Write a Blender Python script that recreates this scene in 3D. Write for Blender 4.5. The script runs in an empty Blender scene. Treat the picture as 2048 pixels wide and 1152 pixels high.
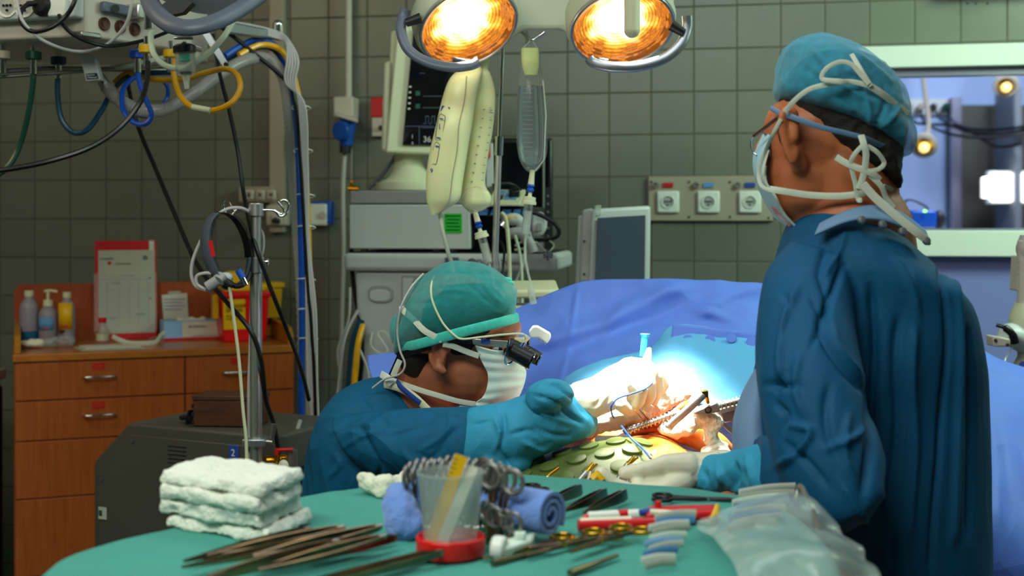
import bpy, bmesh, math, random
import numpy as np
from mathutils import Vector, Matrix, Quaternion, noise
random.seed(7)
S = bpy.context.scene
C = S.collection
# ------------------------------------------------ camera, world, lights, exposure
F, H = 2600.0, 1.47              # focal length in pixels of a 2048 wide frame, eye height
def P(x, y, d): return Vector(((x-1024)*d/F, d, H-(y-438)*d/F))
cam = bpy.data.cameras.new('camera'); co = bpy.data.objects.new('camera', cam); C.objects.link(co)
cam.sensor_width = 36; cam.lens = F/2048*36; cam.shift_y = -(576-438)/2048.0
co.location = (0, 0, H); co.rotation_euler = (math.pi/2, 0, 0)
cam.dof.use_dof = True; cam.dof.focus_distance = 2.35; cam.dof.aperture_fstop = 4.4
cam.clip_start = .05
S.camera = co
S.view_settings.view_transform = 'Standard'; S.view_settings.look = 'None'
S.view_settings.exposure = 0.0; S.view_settings.gamma = 1.0; S.view_settings.use_curve_mapping = False
S.cycles.use_denoising = True
S.cycles.max_bounces = 8; S.cycles.transparent_max_bounces = 16; S.cycles.sample_clamp_indirect = 6
w = bpy.data.worlds.new('world'); S.world = w; w.use_nodes = True
w.node_tree.nodes['Background'].inputs[0].default_value = (.6, .75, .8, 1); w.node_tree.nodes['Background'].inputs[1].default_value = .15
def area(name, loc, tgt, sx, sy, power, col):
    l = bpy.data.lights.new(name, 'AREA'); l.shape = 'RECTANGLE'; l.size = sx; l.size_y = sy; l.energy = power; l.color = col
    o = bpy.data.objects.new(name, l); C.objects.link(o); o.location = loc
    o.rotation_euler = (Vector(tgt)-Vector(loc)).to_track_quat('-Z', 'Y').to_euler(); return o
area('ceiling_panel_light_over_table', (-.8, .55, 2.85), (-.5, 1.25, 1.0), 1.6, .9, 56, (.92, 1, .88))
area('ceiling_panel_light_by_window', (2.1, 2.9, 2.85), (1.5, 4.2, 1.7), .9, .9, 66, (.66, 1, .76))
area('ceiling_panel_light_left', (-2.0, 2.6, 2.85), (-1.5, 4.2, .9), .8, .8, 13, (1, .78, .5))
area('ceiling_panel_light_centre', (.4, 2.2, 2.88), (.4, 2.6, 0), 1.2, 1.2, 14, (.85, .95, 1))
def spot(name, loc, tgt, power, ang, blend, col, rad=.07):
    l = bpy.data.lights.new(name, 'SPOT'); l.energy = power; l.color = col; l.spot_size = math.radians(ang); l.spot_blend = blend; l.shadow_soft_size = rad
    o = bpy.data.objects.new(name, l); C.objects.link(o); o.location = loc
    o.rotation_euler = (Vector(tgt)-Vector(loc)).to_track_quat('-Z', 'Y').to_euler(); return o
FIELD = P(1330, 790, 2.5)
spot('operating_lamp_beam_right', P(1252, 78, 2.83), P(1310, 775, 2.50), 560, 27, .95, (1, .96, .84))
spot('operating_lamp_beam_left', P(940, 76, 2.83), P(1275, 770, 2.48), 480, 25, .95, (1, .96, .84))

spot('operating_lamp_beam_front', P(1190, -215, 2.24), P(1282, 762, 2.44), 620, 20, .9, (1, .96, .84))  # added beam from an unseen pod, brightens the glove's camera side

# ------------------------------------------------ materials
def lin(c):
    if isinstance(c, str): c = tuple(int(c[i:i+2], 16)/255 for i in (0, 2, 4))
    return tuple((x/12.92 if x <= .04045 else ((x+.055)/1.055)**2.4) for x in c)
def nd(nt, t, **k):
    n = nt.nodes.new(t)
    for a, b in k.items(): setattr(n, a, b)
    return n
def mat(name, col, rough=.5, metal=0, bump=0, bscale=40, var=0, vscale=6, alpha=1, trans=0, emit=0, ior=1.45, spec=.5, col2=None, stretch=(1, 1, 1), sheen=0, sss=0, coat=0):
    m = bpy.data.materials.new(name); m.use_nodes = True; nt = m.node_tree; b = nt.nodes['Principled BSDF']
    c = lin(col); I = b.inputs
    I['Base Color'].default_value = (*c, 1); I['Roughness'].default_value = rough; I['Metallic'].default_value = metal
    I['IOR'].default_value = ior; I['Specular IOR Level'].default_value = spec; I['Alpha'].default_value = alpha
    I['Transmission Weight'].default_value = trans
    if sheen: I['Sheen Weight'].default_value = sheen
    if coat: I['Coat Weight'].default_value = coat
    if sss: I['Subsurface Weight'].default_value = sss; I['Subsurface Scale'].default_value = .01; I['Subsurface Radius'].default_value = (1, .35, .2)
    tc = nd(nt, 'ShaderNodeTexCoord'); mp = nd(nt, 'ShaderNodeMapping'); mp.inputs['Scale'].default_value = stretch
    nt.links.new(tc.outputs['Object'], mp.inputs[0])
    if var or col2:
        n = nd(nt, 'ShaderNodeTexNoise'); n.inputs['Scale'].default_value = vscale; n.inputs['Detail'].default_value = 6; nt.links.new(mp.outputs[0], n.inputs[0])
        r = nd(nt, 'ShaderNodeValToRGB'); r.color_ramp.elements[0].position = .3; r.color_ramp.elements[1].position = .7
        c2 = lin(col2) if col2 else tuple(min(1, x*(1+var)) for x in c); c1 = c if col2 else tuple(x*(1-var) for x in c)
        r.color_ramp.elements[0].color = (*c1, 1); r.color_ramp.elements[1].color = (*c2, 1)
        nt.links.new(n.outputs[0], r.inputs[0]); nt.links.new(r.outputs[0], I['Base Color'])
    if bump:
        n = nd(nt, 'ShaderNodeTexNoise'); n.inputs['Scale'].default_value = bscale; n.inputs['Detail'].default_value = 5; nt.links.new(mp.outputs[0], n.inputs[0])
        u = nd(nt, 'ShaderNodeBump'); u.inputs['Strength'].default_value = min(1, bump); u.inputs['Distance'].default_value = .004
        nt.links.new(n.outputs[0], u.inputs['Height']); nt.links.new(u.outputs[0], I['Normal'])
    if emit: I['Emission Color'].default_value = (*c, 1); I['Emission Strength'].default_value = emit
    return m
def tiles(name, col, grout, size, zoff):
    m = mat(name, col, rough=.28, spec=.5); nt = m.node_tree; b = nt.nodes['Principled BSDF']; L = nt.links
    tc = nd(nt, 'ShaderNodeTexCoord'); sp = nd(nt, 'ShaderNodeSeparateXYZ'); L.new(tc.outputs['Object'], sp.inputs[0])
    def mth(op, a, b_=None):
        n = nd(nt, 'ShaderNodeMath', operation=op)
        for i, v in enumerate((a, b_)):
            if v is None: continue
            if isinstance(v, (int, float)): n.inputs[i].default_value = v
            else: L.new(v, n.inputs[i])
        return n.outputs[0]
    us = mth('DIVIDE', sp.outputs[0], size); vs = mth('DIVIDE', mth('SUBTRACT', sp.outputs[2], zoff), size)
    def edge(v): f = mth('FRACT', v); return mth('MINIMUM', f, mth('SUBTRACT', 1, f))
    e = mth('MINIMUM', edge(us), edge(vs))
    g = nd(nt, 'ShaderNodeMapRange'); g.inputs['From Min'].default_value = .010; g.inputs['From Max'].default_value = .028; L.new(e, g.inputs[0])
    cb = nd(nt, 'ShaderNodeCombineXYZ'); L.new(mth('FLOOR', us), cb.inputs[0]); L.new(mth('FLOOR', vs), cb.inputs[1])
    wn = nd(nt, 'ShaderNodeTexWhiteNoise'); L.new(cb.outputs[0], wn.inputs['Vector'])
    ns = nd(nt, 'ShaderNodeTexNoise'); ns.inputs['Scale'].default_value = 9; L.new(tc.outputs['Object'], ns.inputs[0])
    c = lin(col); mx = nd(nt, 'ShaderNodeMix', data_type='RGBA'); mx.inputs[6].default_value = (*[x*.86 for x in c], 1); mx.inputs[7].default_value = (*[x*1.12 for x in c], 1)
    L.new(mth('MULTIPLY', mth('ADD', wn.outputs[0], ns.outputs[0]), .5), mx.inputs[0])
    m2 = nd(nt, 'ShaderNodeMix', data_type='RGBA'); m2.inputs[6].default_value = (*lin(grout), 1); L.new(g.outputs[0], m2.inputs[0]); L.new(mx.outputs[2], m2.inputs[7])
    L.new(m2.outputs[2], b.inputs['Base Color'])
    u = nd(nt, 'ShaderNodeBump'); u.inputs['Strength'].default_value = .6; u.inputs['Distance'].default_value = .002; L.new(g.outputs[0], u.inputs['Height']); L.new(u.outputs[0], b.inputs['Normal'])
    rr = nd(nt, 'ShaderNodeMapRange'); rr.inputs['To Min'].default_value = .8; rr.inputs['To Max'].default_value = .32; L.new(g.outputs[0], rr.inputs[0]); L.new(rr.outputs[0], b.inputs['Roughness'])
    return m
def woodmat(name, c1, c2, sc=(1, 1, 1), rough=.35):
    m = mat(name, c1, rough=rough, col2=c2, vscale=9, stretch=sc, bump=.05, bscale=60); return m
MT = {}
def D(k, *a, **kw): MT[k] = mat(k, *a, **kw)
MT['tile'] = tiles('glazed_wall_tiles', '727468', '585748', .15, 0)
D('plaster', '8c8f88', .8, bump=.05); D('ceil', 'c8ccc4', .9); D('floor', '5d6b66', .35, var=.08)
D('lav', '7f86c4', .45); D('lavfar', '9fb4dc', .6); D('whitefr', 'e2e8dc', .3); D('alu', '8c8a9c', .35, .6)
D('dark', '17161a', .5); D('black', '0c0b0d', .35); D('blackmat', '100d0f', .6)
D('steel', 'd0ccc8', .36, 1); D('steeldull', 'a09c98', .42, 1); D('chrome', 'dcdcdc', .08, 1); D('alum', 'a9abb0', .35, .9)
D('darksteel', '5a504a', .28, 1, col2='a5835c', vscale=14); D('goldm', 'e0a020', .18, 1)
MT['wood'] = woodmat('beech_veneer', 'a4501c', 'b4602a', (9, 9, .7)); MT['woodtop'] = woodmat('beech_worktop', 'ad6322', 'bd7430', (1, 7, 7), .28)
MT['woodback'] = woodmat('beech_backboard', '9a4420', 'a9532a', (7, 7, .6)); D('edge', 'b0741e', .4)
MT['boxwood'] = woodmat('dark_wooden_box', '3f2013', '57301c', (1, 9, 9), .5)
D('cream', 'd8d8b4', .4); D('beige', 'c9bfb0', .45, var=.03); D('beigedk', 'a89c8a', .5); D('offwhite', 'cfd3cc', .4); D('lampwhite', 'bcc0a8', .35)
D('white', 'e6e8e0', .4); D('mach', 'c6c8c6', .4); D('machgrey', 'a2a09e', .45); D('grey', '777b80', .5); D('greydk', '4c4a42', .42, bump=.04, bscale=200, var=.05)
D('bluegrey', '59606e', .4); D('red', 'c8141a', .4); D('redglow', 'e01515', .3); D('yellow', 'e8b30c', .4); D('green', '12c42c', .6); D('blueplug', '0f4fb0', .4)
D('hosegreen', '0b3b2c', .3); D('hosenavy', '0d3d55', .3); D('hoseblue', '0b49ae', .3); D('hoseyellow', 'e8a808', .3); D('cablewhite', 'bdb9b6', .4); D('hosewhite', 'c9d4bb', .35)
D('skin', 'a86242', .5, bump=.06, bscale=300, var=.08, vscale=25, sss=.08); D('skinr', 'b5653f', .5, bump=.06, bscale=260, var=.1, vscale=22, sss=.08)
D('iodine', 'b4561a', .3, col2='c8742c', vscale=18, sss=.05); D('flesh', 'a82c12', .25, col2='d86a28', vscale=60, bump=.3)
D('hair', '1d140f', .7, bump=.6, bscale=500); D('glove', 'e8e0c6', .42, bump=.08, bscale=120, sss=.1); D('maskw', 'dfeee2', .8, bump=.06, bscale=500); D('maskb', 'a9cfe0', .8)
D('strap', 'd3d8c8', .85, bump=.3, bscale=700)
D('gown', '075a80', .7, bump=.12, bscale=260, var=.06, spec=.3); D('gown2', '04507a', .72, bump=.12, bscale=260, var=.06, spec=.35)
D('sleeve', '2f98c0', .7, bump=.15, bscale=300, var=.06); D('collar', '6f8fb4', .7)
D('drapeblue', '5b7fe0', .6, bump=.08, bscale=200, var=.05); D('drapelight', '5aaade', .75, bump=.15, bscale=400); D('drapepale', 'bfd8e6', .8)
D('foldedtop', 'ccd98a', .4, alpha=.75); D('tablecloth', '43958a', .75, bump=.15, bscale=350, var=.06); D('towelw', 'f4f6e8', .95, bump=1, bscale=260, sheen=.3); D('gauze', 'e9e8d2', .95, bump=1, bscale=180)
D('towelblue', '6f93e0', .95, bump=.7, bscale=300, sheen=.4); D('matgreen', '57662f', .55, var=.06)
D('paper', 'd9d8c8', .8); D('papergrey', 'b9bcae', .8); D('ink', '3a3f48', .8); D('inkblue', '23459c', .7)
D('screenoff', '47505f', .2); D('screendark', '07080f', .12); D('lcdblue', '3e6a9a', .5, emit=.15)
D('screengreen', '0f3d33', .5, emit=.25); D('screenline', '4a5566', .5, emit=.4); D('screentext', 'a8a8a0', .5, emit=.35)
D('glass', 'ffffff', .02, trans=1, ior=1.02, alpha=.25, spec=.8); D('clear', 'eef2f0', .06, trans=.9, ior=1.2, alpha=.45); D('clearg', 'dfe8d8', .12, alpha=.4, spec=.8)
D('fluidbag', 'f4f6bc', .35, sss=.3, alpha=.97, bump=.05, bscale=30); D('water', 'cfe0e6', .03, trans=.95, ior=1.33); D('corr', 'b9b4ae', .25, alpha=.55, spec=.7)
D('plastic', 'c4d2d0', .18, alpha=.27, spec=1, bump=.7, bscale=22); D('plbottle', '9d97a6', .4, alpha=.85); D('bluefluid', '1c5e86', .3); D('cup', 'c4d0d0', .25, alpha=.27, spec=.6)
D('sleevemat', 'e8e8e8', .12, alpha=.16, spec=.8); D('labelblue', '5d96d0', .7); D('boxblue', '8db8e8', .6); D('seafoam', '46c8a4', .8)
D('lamp_core', 'fff3c4', emit=9); D('lamp_mid', 'ffc23a', emit=1.6); D('litpanel', 'ffffff', emit=3.5); D('led', '9aff20', emit=4); D('warmglow', 'ffd27a', emit=1.6)
D('tubelight', 'f2fff6', emit=2.2); D('skyblue', '2fc8f0', .4)
def capmat(name, c, a):
    m = mat(name, c, .85, alpha=a, bump=.25, bscale=420, var=.12, vscale=90, sheen=.3); return m
MT['cap'] = capmat('bouffant_fabric', '27a8a8', .62); MT['capedge'] = capmat('bouffant_band', '3fc4b4', 1.0); MT['capr'] = capmat('bouffant_fabric_light', '35a0c0', .58)

def crease(k, scale, strength, dist=.012, st=(1, 1, 1)):      # sharp paper-like creases of disposable gowns and drapes
    m = MT[k]; nt = m.node_tree; b = nt.nodes['Principled BSDF']; L = nt.links; tc = nd(nt, 'ShaderNodeTexCoord'); mp = nd(nt, 'ShaderNodeMapping'); mp.inputs['Scale'].default_value = st; L.new(tc.outputs['Object'], mp.inputs[0])
    n0 = nd(nt, 'ShaderNodeTexNoise'); n0.inputs['Scale'].default_value = 3; L.new(mp.outputs[0], n0.inputs[0]); mx = nd(nt, 'ShaderNodeMix', data_type='VECTOR'); mx.inputs[0].default_value = .25; L.new(mp.outputs[0], mx.inputs[4]); L.new(n0.outputs['Color'], mx.inputs[5])
    v = nd(nt, 'ShaderNodeTexVoronoi'); v.feature = 'F1'; v.inputs['Scale'].default_value = scale; L.new(mx.outputs[1], v.inputs[0])
    v2 = nd(nt, 'ShaderNodeTexVoronoi'); v2.inputs['Scale'].default_value = scale*2.7; L.new(mx.outputs[1], v2.inputs[0])
    ad = nd(nt, 'ShaderNodeMath', operation='MULTIPLY_ADD'); ad.inputs[1].default_value = .35; L.new(v2.outputs[0], ad.inputs[0]); L.new(v.outputs[0], ad.inputs[2])
    u = nd(nt, 'ShaderNodeBump'); u.inputs['Strength'].default_value = strength; u.inputs['Distance'].default_value = dist; L.new(ad.outputs[0], u.inputs['Height'])
    if b.inputs['Normal'].links: L.new(b.inputs['Normal'].links[0].from_socket, u.inputs['Normal'])
    L.new(u.outputs[0], b.inputs['Normal'])
crease('tablecloth', 5, .5, .02); crease('gown', 11, .8, .02); crease('gown2', 6, .45, .02, (1.2, 1, .55)); crease('sleeve', 12, .8, .018); crease('drapeblue', 4, .6, .03); crease('drapelight', 9, .4, .012)
# reflector of the operating lamps: amber dichroic glass with rings (lamp gives off light)
def reflector():
    m = bpy.data.materials.new('dichroic_reflector'); m.use_nodes = True; nt = m.node_tree; b = nt.nodes['Principled BSDF']; L = nt.links
    tc = nd(nt, 'ShaderNodeTexCoord'); ln = nd(nt, 'ShaderNodeVectorMath', operation='LENGTH')
    sp = nd(nt, 'ShaderNodeMapping'); sp.inputs['Scale'].default_value = (1, 1, 0); L.new(tc.outputs['Object'], sp.inputs[0]); L.new(sp.outputs[0], ln.inputs[0])
    n = nd(nt, 'ShaderNodeTexNoise'); n.inputs['Scale'].default_value = 30; n.inputs['Detail'].default_value = 8; L.new(tc.outputs['Object'], n.inputs[0])
    wv = nd(nt, 'ShaderNodeMath', operation='SINE'); ml = nd(nt, 'ShaderNodeMath', operation='MULTIPLY'); ml.inputs[1].default_value = 900; L.new(ln.outputs['Value'], ml.inputs[0]); L.new(ml.outputs[0], wv.inputs[0])
    a = nd(nt, 'ShaderNodeMath', operation='MULTIPLY_ADD'); a.inputs[1].default_value = .006; L.new(wv.outputs[0], a.inputs[0]); L.new(ln.outputs['Value'], a.inputs[2])
    a2 = nd(nt, 'ShaderNodeMath', operation='MULTIPLY_ADD'); a2.inputs[1].default_value = .085; L.new(n.outputs[0], a2.inputs[0]); L.new(a.outputs[0], a2.inputs[2])
    r = nd(nt, 'ShaderNodeValToRGB'); e = r.color_ramp.elements
    e[0].position = .0; e[0].color = (1, .97, .8, 1); e[1].position = 1; e[1].color = (.14, .03, .0, 1)
    for p, c in ((.62, (1, .93, .66, 1)), (.72, (1, .60, .07, 1)), (.82, (.72, .24, .01, 1)), (.89, (.30, .07, .005, 1)), (.94, (.60, .18, .02, 1))):
        x = e.new(p); x.color = c
    d = nd(nt, 'ShaderNodeMath', operation='DIVIDE'); d.inputs[1].default_value = .150; L.new(a2.outputs[0], d.inputs[0]); L.new(d.outputs[0], r.inputs[0])
    L.new(r.outputs[0], b.inputs['Emission Color']); b.inputs['Emission Strength'].default_value = 1.5; b.inputs['Base Color'].default_value = (.1, .05, .02, 1); b.inputs['Roughness'].default_value = .15
    return m
MT['reflector'] = reflector()

# ------------------------------------------------ geometry helpers
def cat_(p, n, closed=False):
    p = [Vector(q) for q in p]; out = []; k = len(p)
    if k < 3 and not closed: return [p[0].lerp(p[-1], i/n) for i in range(n+1)]
    for i in range(k if closed else k-1):
        g = (lambda j: p[j % k]) if closed else (lambda j: p[max(0, min(k-1, j))])
        a, b, c, d = g(i-1), g(i), g(i+1), g(i+2)
        for s in range(n):
            t = s/n; out.append(.5*((2*b)+(c-a)*t+(2*a-5*b+4*c-d)*t*t+(3*b-a-3*c+d)*t**3))
    if not closed: out.append(p[-1])
    return out
def root_of(o):
    while o.parent: o = o.parent
    return o
class M:
    def __init__(s): s.v = []; s.f = []
    def add(s, v, f):
        n = len(s.v); s.v += [Vector(q) for q in v]; s.f += [tuple(i+n for i in q) for q in f]; return s
    def box(s, c, sz, ax=None):
        c = Vector(c); ax = ax or (Vector((1, 0, 0)), Vector((0, 1, 0)), Vector((0, 0, 1)))
        v = [c+ax[0]*(i*sz[0]/2)+ax[1]*(j*sz[1]/2)+ax[2]*(k*sz[2]/2) for i in (-1, 1) for j in (-1, 1) for k in (-1, 1)]
        return s.add(v, [(0, 1, 3, 2), (4, 6, 7, 5), (0, 4, 5, 1), (2, 3, 7, 6), (0, 2, 6, 4), (1, 5, 7, 3)])
    def prism(s, pts, off):
        off = Vector(off); n = len(pts); v = [Vector(p) for p in pts]; v += [p+off for p in v]
        return s.add(v, [tuple(range(n))[::-1], tuple(range(n, 2*n))]+[(i, (i+1) % n, (i+1) % n+n, i+n) for i in range(n)])
    def rings(s, R, closed=False, caps=True, cu=True):
        n = len(R[0]); v = [p for r in R for p in r]; f = []
        for i in range(len(R) if closed else len(R)-1):
            for j in range(n if cu else n-1):
                a = i*n+j; b = i*n+(j+1) % n; i2 = (i+1) % len(R); f.append((a, b, i2*n+(j+1) % n, i2*n+j))
        if caps and not closed and cu: f += [tuple(range(n))[::-1], tuple(range((len(R)-1)*n, len(R)*n))]
        return s.add(v, f)
    def tube(s, pts, r, n=10, closed=False, flat=None, nrm=None):
        pts = [Vector(p) for p in pts]; k = len(pts); R = []; up = None
        for i, p in enumerate(pts):
            t = (pts[(i+1) % k]-pts[i-1]) if closed else (pts[min(k-1, i+1)]-pts[max(0, i-1)])
            if t.length < 1e-9: t = Vector((0, 0, 1))
            t.normalize()
            if up is None: up = Vector(nrm) if nrm else (Vector((0, 1, 0)) if abs(t.y) < .9 else Vector((1, 0, 0)))
            if nrm: up = Vector(nrm)
            up = (up-t*up.dot(t)); 
            if up.length < 1e-6: up = t.orthogonal()
            up.normalize(); sd = t.cross(up)
            ri = r[i] if isinstance(r, (list, tuple)) else r
            fl = flat if flat else 1
            R.append([p+up*(math.cos(2*math.pi*j/n)*ri*fl)+sd*(math.sin(2*math.pi*j/n)*ri) for j in range(n)])
        return s.rings(R, closed)
    def cyl(s, a, b, r, r2=None, n=20): return s.tube([a, b], [r, r if r2 is None else r2], n)
    def lathe(s, prof, base, ax=(0, 0, 1), n=28, caps=True):
        ax = Vector(ax).normalized(); u = ax.orthogonal().normalized(); w_ = ax.cross(u); base = Vector(base)
        return s.rings([[base+ax*z+(u*math.cos(2*math.pi*j/n)+w_*math.sin(2*math.pi*j/n))*max(r, 1e-5) for j in range(n)] for r, z in prof], caps=caps)
    def ell(s, c, r, ax=None, n=20):
        c = Vector(c); ax = ax or (Vector((1, 0, 0)), Vector((0, 1, 0)), Vector((0, 0, 1)))
        if isinstance(r, (int, float)): r = (r, r, r)
        return s.rings([[c+ax[0]*(r[0]*math.sin(a)*math.cos(2*math.pi*j/n))+ax[1]*(r[1]*math.sin(a)*math.sin(2*math.pi*j/n))+ax[2]*(-r[2]*math.cos(a)) for j in range(n)] for a in [max(1e-3, min(math.pi-1e-3, math.pi*i/(n//2))) for i in range(n//2+1)]])
    def torus(s, c, R_, r, ax=(0, 1, 0), n=24, m=8, sx=1, u=None):
        ax = Vector(ax).normalized(); u = (Vector(u) if u else ax.orthogonal()).normalized(); w_ = ax.cross(u)
        return s.tube([Vector(c)+u*(R_*sx*math.cos(2*math.pi*i/n))+w_*(R_*math.sin(2*math.pi*i/n)) for i in range(n)], r, m, closed=True)
    def chain(s, pts, ky=1.0, n=16):     # pts: (vector, radius); spheres joined by cones, depth scaled by ky about the axis
        for i, (p, r) in enumerate(pts):
            s.ell(p, (r, r*ky, r), n=n)
            if i:
                q, rq = pts[i-1]; m = M(); m.cyl(q, p, rq, r, n)
                for j, v in enumerate(m.v):
                    cy = q.y if j < n else p.y; v.y = cy+(v.y-cy)*ky
                s.add(m.v, m.f)
        return s
    def loft(s, st, seg=8, n=36, power=2.0):
        # st: (cx, cy, d, half width px, half depth m, image angle deg) ; ring spans the image direction and the depth
        a = np.array([list(q)+[0]*(6-len(q)) for q in st], float); V = []
        for i in range(len(a)-1):
            p0, p1, p2, p3 = a[max(0, i-1)], a[i], a[i+1], a[min(len(a)-1, i+2)]
            for k in range(seg):
                t = k/seg; V.append(.5*((2*p1)+(p2-p0)*t+(2*p0-5*p1+4*p2-p3)*t*t+(3*p1-p0-3*p2+p3)*t**3))
        V.append(a[-1]); R = []
        for cx, cy, d, hw, hd, an in V:
            c = P(cx, cy, d); w_ = Vector((math.cos(math.radians(an)), 0, -math.sin(math.radians(an)))); hw = max(hw, .3)*d/F; hd = max(hd, .0005)
            ring = []
            for j in range(n):
                q = 2*math.pi*j/n; x, y = math.cos(q), math.sin(q); e = 2/power
                ring.append(c+w_*(hw*math.copysign(abs(x)**e, x))+Vector((0, hd*math.copysign(abs(y)**e, y), 0)))
            R.append(ring)
        return s.rings(R)
    def grid(s, G): return s.rings(G, caps=False, cu=False)
    def build(s, name, m, parent=None, bevel=0, solid=0, sub=0, angle=40, seg=2):
        me = bpy.data.meshes.new(name); o = bpy.data.objects.new(name, me); C.objects.link(o)
        if parent is not None: off = Vector(root_of(parent).location)
        else:
            lo = Vector([min(q[i] for q in s.v) for i in range(3)]); hi = Vector([max(q[i] for q in s.v) for i in range(3)]); off = Vector(((lo.x+hi.x)/2, (lo.y+hi.y)/2, lo.z))
            o.location = off
        me.from_pydata([tuple(q-off) for q in s.v], [], s.f)
        b = bmesh.new(); b.from_mesh(me); bmesh.ops.recalc_face_normals(b, faces=b.faces); b.to_mesh(me); b.free()
        me.polygons.foreach_set('use_smooth', [True]*len(me.polygons)); me.set_sharp_from_angle(angle=math.radians(angle))
        if m: me.materials.append(MT[m] if isinstance(m, str) else m)
        if parent is not None: o.parent = parent
        if bevel: q = o.modifiers.new('bevel', 'BEVEL'); q.width = bevel; q.segments = seg; q.limit_method = 'ANGLE'
        if solid: q = o.modifiers.new('thickness', 'SOLIDIFY'); q.thickness = solid; q.offset = 0
        if sub: q = o.modifiers.new('smooth', 'SUBSURF'); q.levels = sub; q.render_levels = sub
        return o
def tag(o, label, cat, group=None):
    o['label'] = label; o['category'] = cat
    if group: o['group'] = group
    return o
def T(name, label, cat, loc, group=None):
    o = bpy.data.objects.new(name, None); C.objects.link(o); o.location = loc; o.empty_display_size = .05; return tag(o, label, cat, group)
def struct(o): o['kind'] = 'structure'; return o
def copy_tree(o, parent=None):
    c = o.copy(); C.objects.link(c)
    if parent: c.parent = parent
    for ch in [x for x in kids.get(o.name, [])]: copy_tree(ch, c)
    return c
kids = {}
def index_kids():
    kids.clear()
    for o in S.objects:
        if o.parent: kids.setdefault(o.parent.name, []).append(o)
def text(s, name, m, parent, p, size, right=(1, 0, 0), up=(0, 0, 1), ext=.0003, align='LEFT'):
    cu = bpy.data.curves.new(name, 'FONT'); cu.body = s; cu.size = size; cu.extrude = ext; cu.align_x = align
    t = bpy.data.objects.new('tmp', cu); C.objects.link(t); bpy.context.view_layer.update()
    me = bpy.data.meshes.new_from_object(t.evaluated_get(bpy.context.evaluated_depsgraph_get())); bpy.data.objects.remove(t)
    r = Vector(right).normalized(); u = Vector(up).normalized(); nn = r.cross(u)
    mx = Matrix(((r.x, u.x, nn.x, p[0]), (r.y, u.y, nn.y, p[1]), (r.z, u.z, nn.z, p[2]), (0, 0, 0, 1)))
    off = Vector(root_of(parent).location) if parent else Vector(p)
    me.transform(Matrix.Translation(-off) @ mx); me.name = name; me.materials.clear(); me.materials.append(MT[m])
    o = bpy.data.objects.new(name, me); C.objects.link(o)
    if parent: o.parent = parent
    else: o.location = off
    return o
def remesh(m, name, mt, parent, voxel=.005, smooth=6, fn=None):
    o = m.build('tmp', None, parent); loc0 = o.location.copy()
    q = o.modifiers.new('r', 'REMESH'); q.mode = 'VOXEL'; q.voxel_size = voxel; q.use_smooth_shade = True
    if smooth: q = o.modifiers.new('s', 'SMOOTH'); q.factor = .5; q.iterations = smooth
    bpy.context.view_layer.update()
    me = bpy.data.meshes.new_from_object(o.evaluated_get(bpy.context.evaluated_depsgraph_get())); bpy.data.objects.remove(o)
    me.name = name; me.materials.clear(); me.materials.append(MT[mt] if isinstance(mt, str) else mt)
    if parent is None: me.transform(Matrix.Translation(loc0))
    ob = bpy.data.objects.new(name, me); C.objects.link(ob); off = Vector((0, 0, 0))
    if parent is not None: ob.parent = parent; off = Vector(root_of(parent).location)
    if fn: deform(ob, off, fn)
    me.polygons.foreach_set('use_smooth', [True]*len(me.polygons))
    return ob
def arr(me):
    co_ = np.empty(len(me.vertices)*3, 'f'); me.vertices.foreach_get('co', co_); no = np.empty(len(me.vertices)*3, 'f'); me.vertices.foreach_get('normal', no)
    return co_.reshape(-1, 3).astype(float), no.reshape(-1, 3).astype(float)
def deform(o, off, fn):
    me = o.data; v, n = arr(me); off = np.array(off); v2 = fn(v+off, n)-off
    me.vertices.foreach_set('co', v2.astype('f').ravel()); me.update()
def proj(v): d = np.maximum(v[:, 1], .1); return np.stack([v[:, 0]*F/d+1024, (H-v[:, 2])*F/d+438], 1)
def seglines(px, path):
    best = np.full(len(px), 1e9)
    for a, b in zip(path[:-1], path[1:]):
        a = np.array(a[:2], float); b = np.array(b[:2], float); ab = b-a; t = np.clip(((px-a)@ab)/max(ab@ab, 1e-9), 0, 1)
        best = np.minimum(best, np.linalg.norm(px-(a+t[:, None]*ab), axis=1))
    return best
def folds(lines, amp=0, scale=8, stretch=(1, 1, 1), seed=0, ridged=True):
    # lines: (pixel path, width px, height m (negative = groove)) raised or sunk along the surface normal on the side seen in the photo
    def fn(v, n):
        px = proj(v); dsp = np.zeros(len(v)); face = np.clip(-n[:, 1]*1.6+.35, 0, 1)
        for path, wd, h in lines:
            q = [tuple(a) for a in cat_([(p[0], p[1], 0) for p in path], 5)] if len(path) > 2 else path
            dd = seglines(px, q); e0 = np.minimum(np.linalg.norm(px-np.array(q[0][:2]), axis=1), np.linalg.norm(px-np.array(q[-1][:2]), axis=1)); dsp += face*h*np.exp(-(dd/wd)**2)*np.clip(e0/(5*wd), 0, 1)**.8
        if amp:
            for i in range(len(v)):
                p = Vector((v[i, 0]*stretch[0]*scale+seed, v[i, 1]*stretch[1]*scale, v[i, 2]*stretch[2]*scale))
                a = noise.noise(p); b = noise.noise(p*2.3+Vector((5, 1, 2))); c = noise.noise(p*5.1)
                dsp[i] += amp*(((.5-abs(a))*1.2+(.5-abs(b))*.5+c*.15)-.8 if ridged else a+b*.5+c*.2)
        return v+n*dsp[:, None]
    return fn
def sheet(rows, nu=10, nv=10):
    R = [cat_([P(*p) for p in r], nu) for r in rows]; k = min(len(r) for r in R); cols = [cat_([r[i] for r in R], nv) for i in range(k)]
    return [[cols[i][j] for i in range(k)] for j in range(len(cols[0]))]
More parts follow.
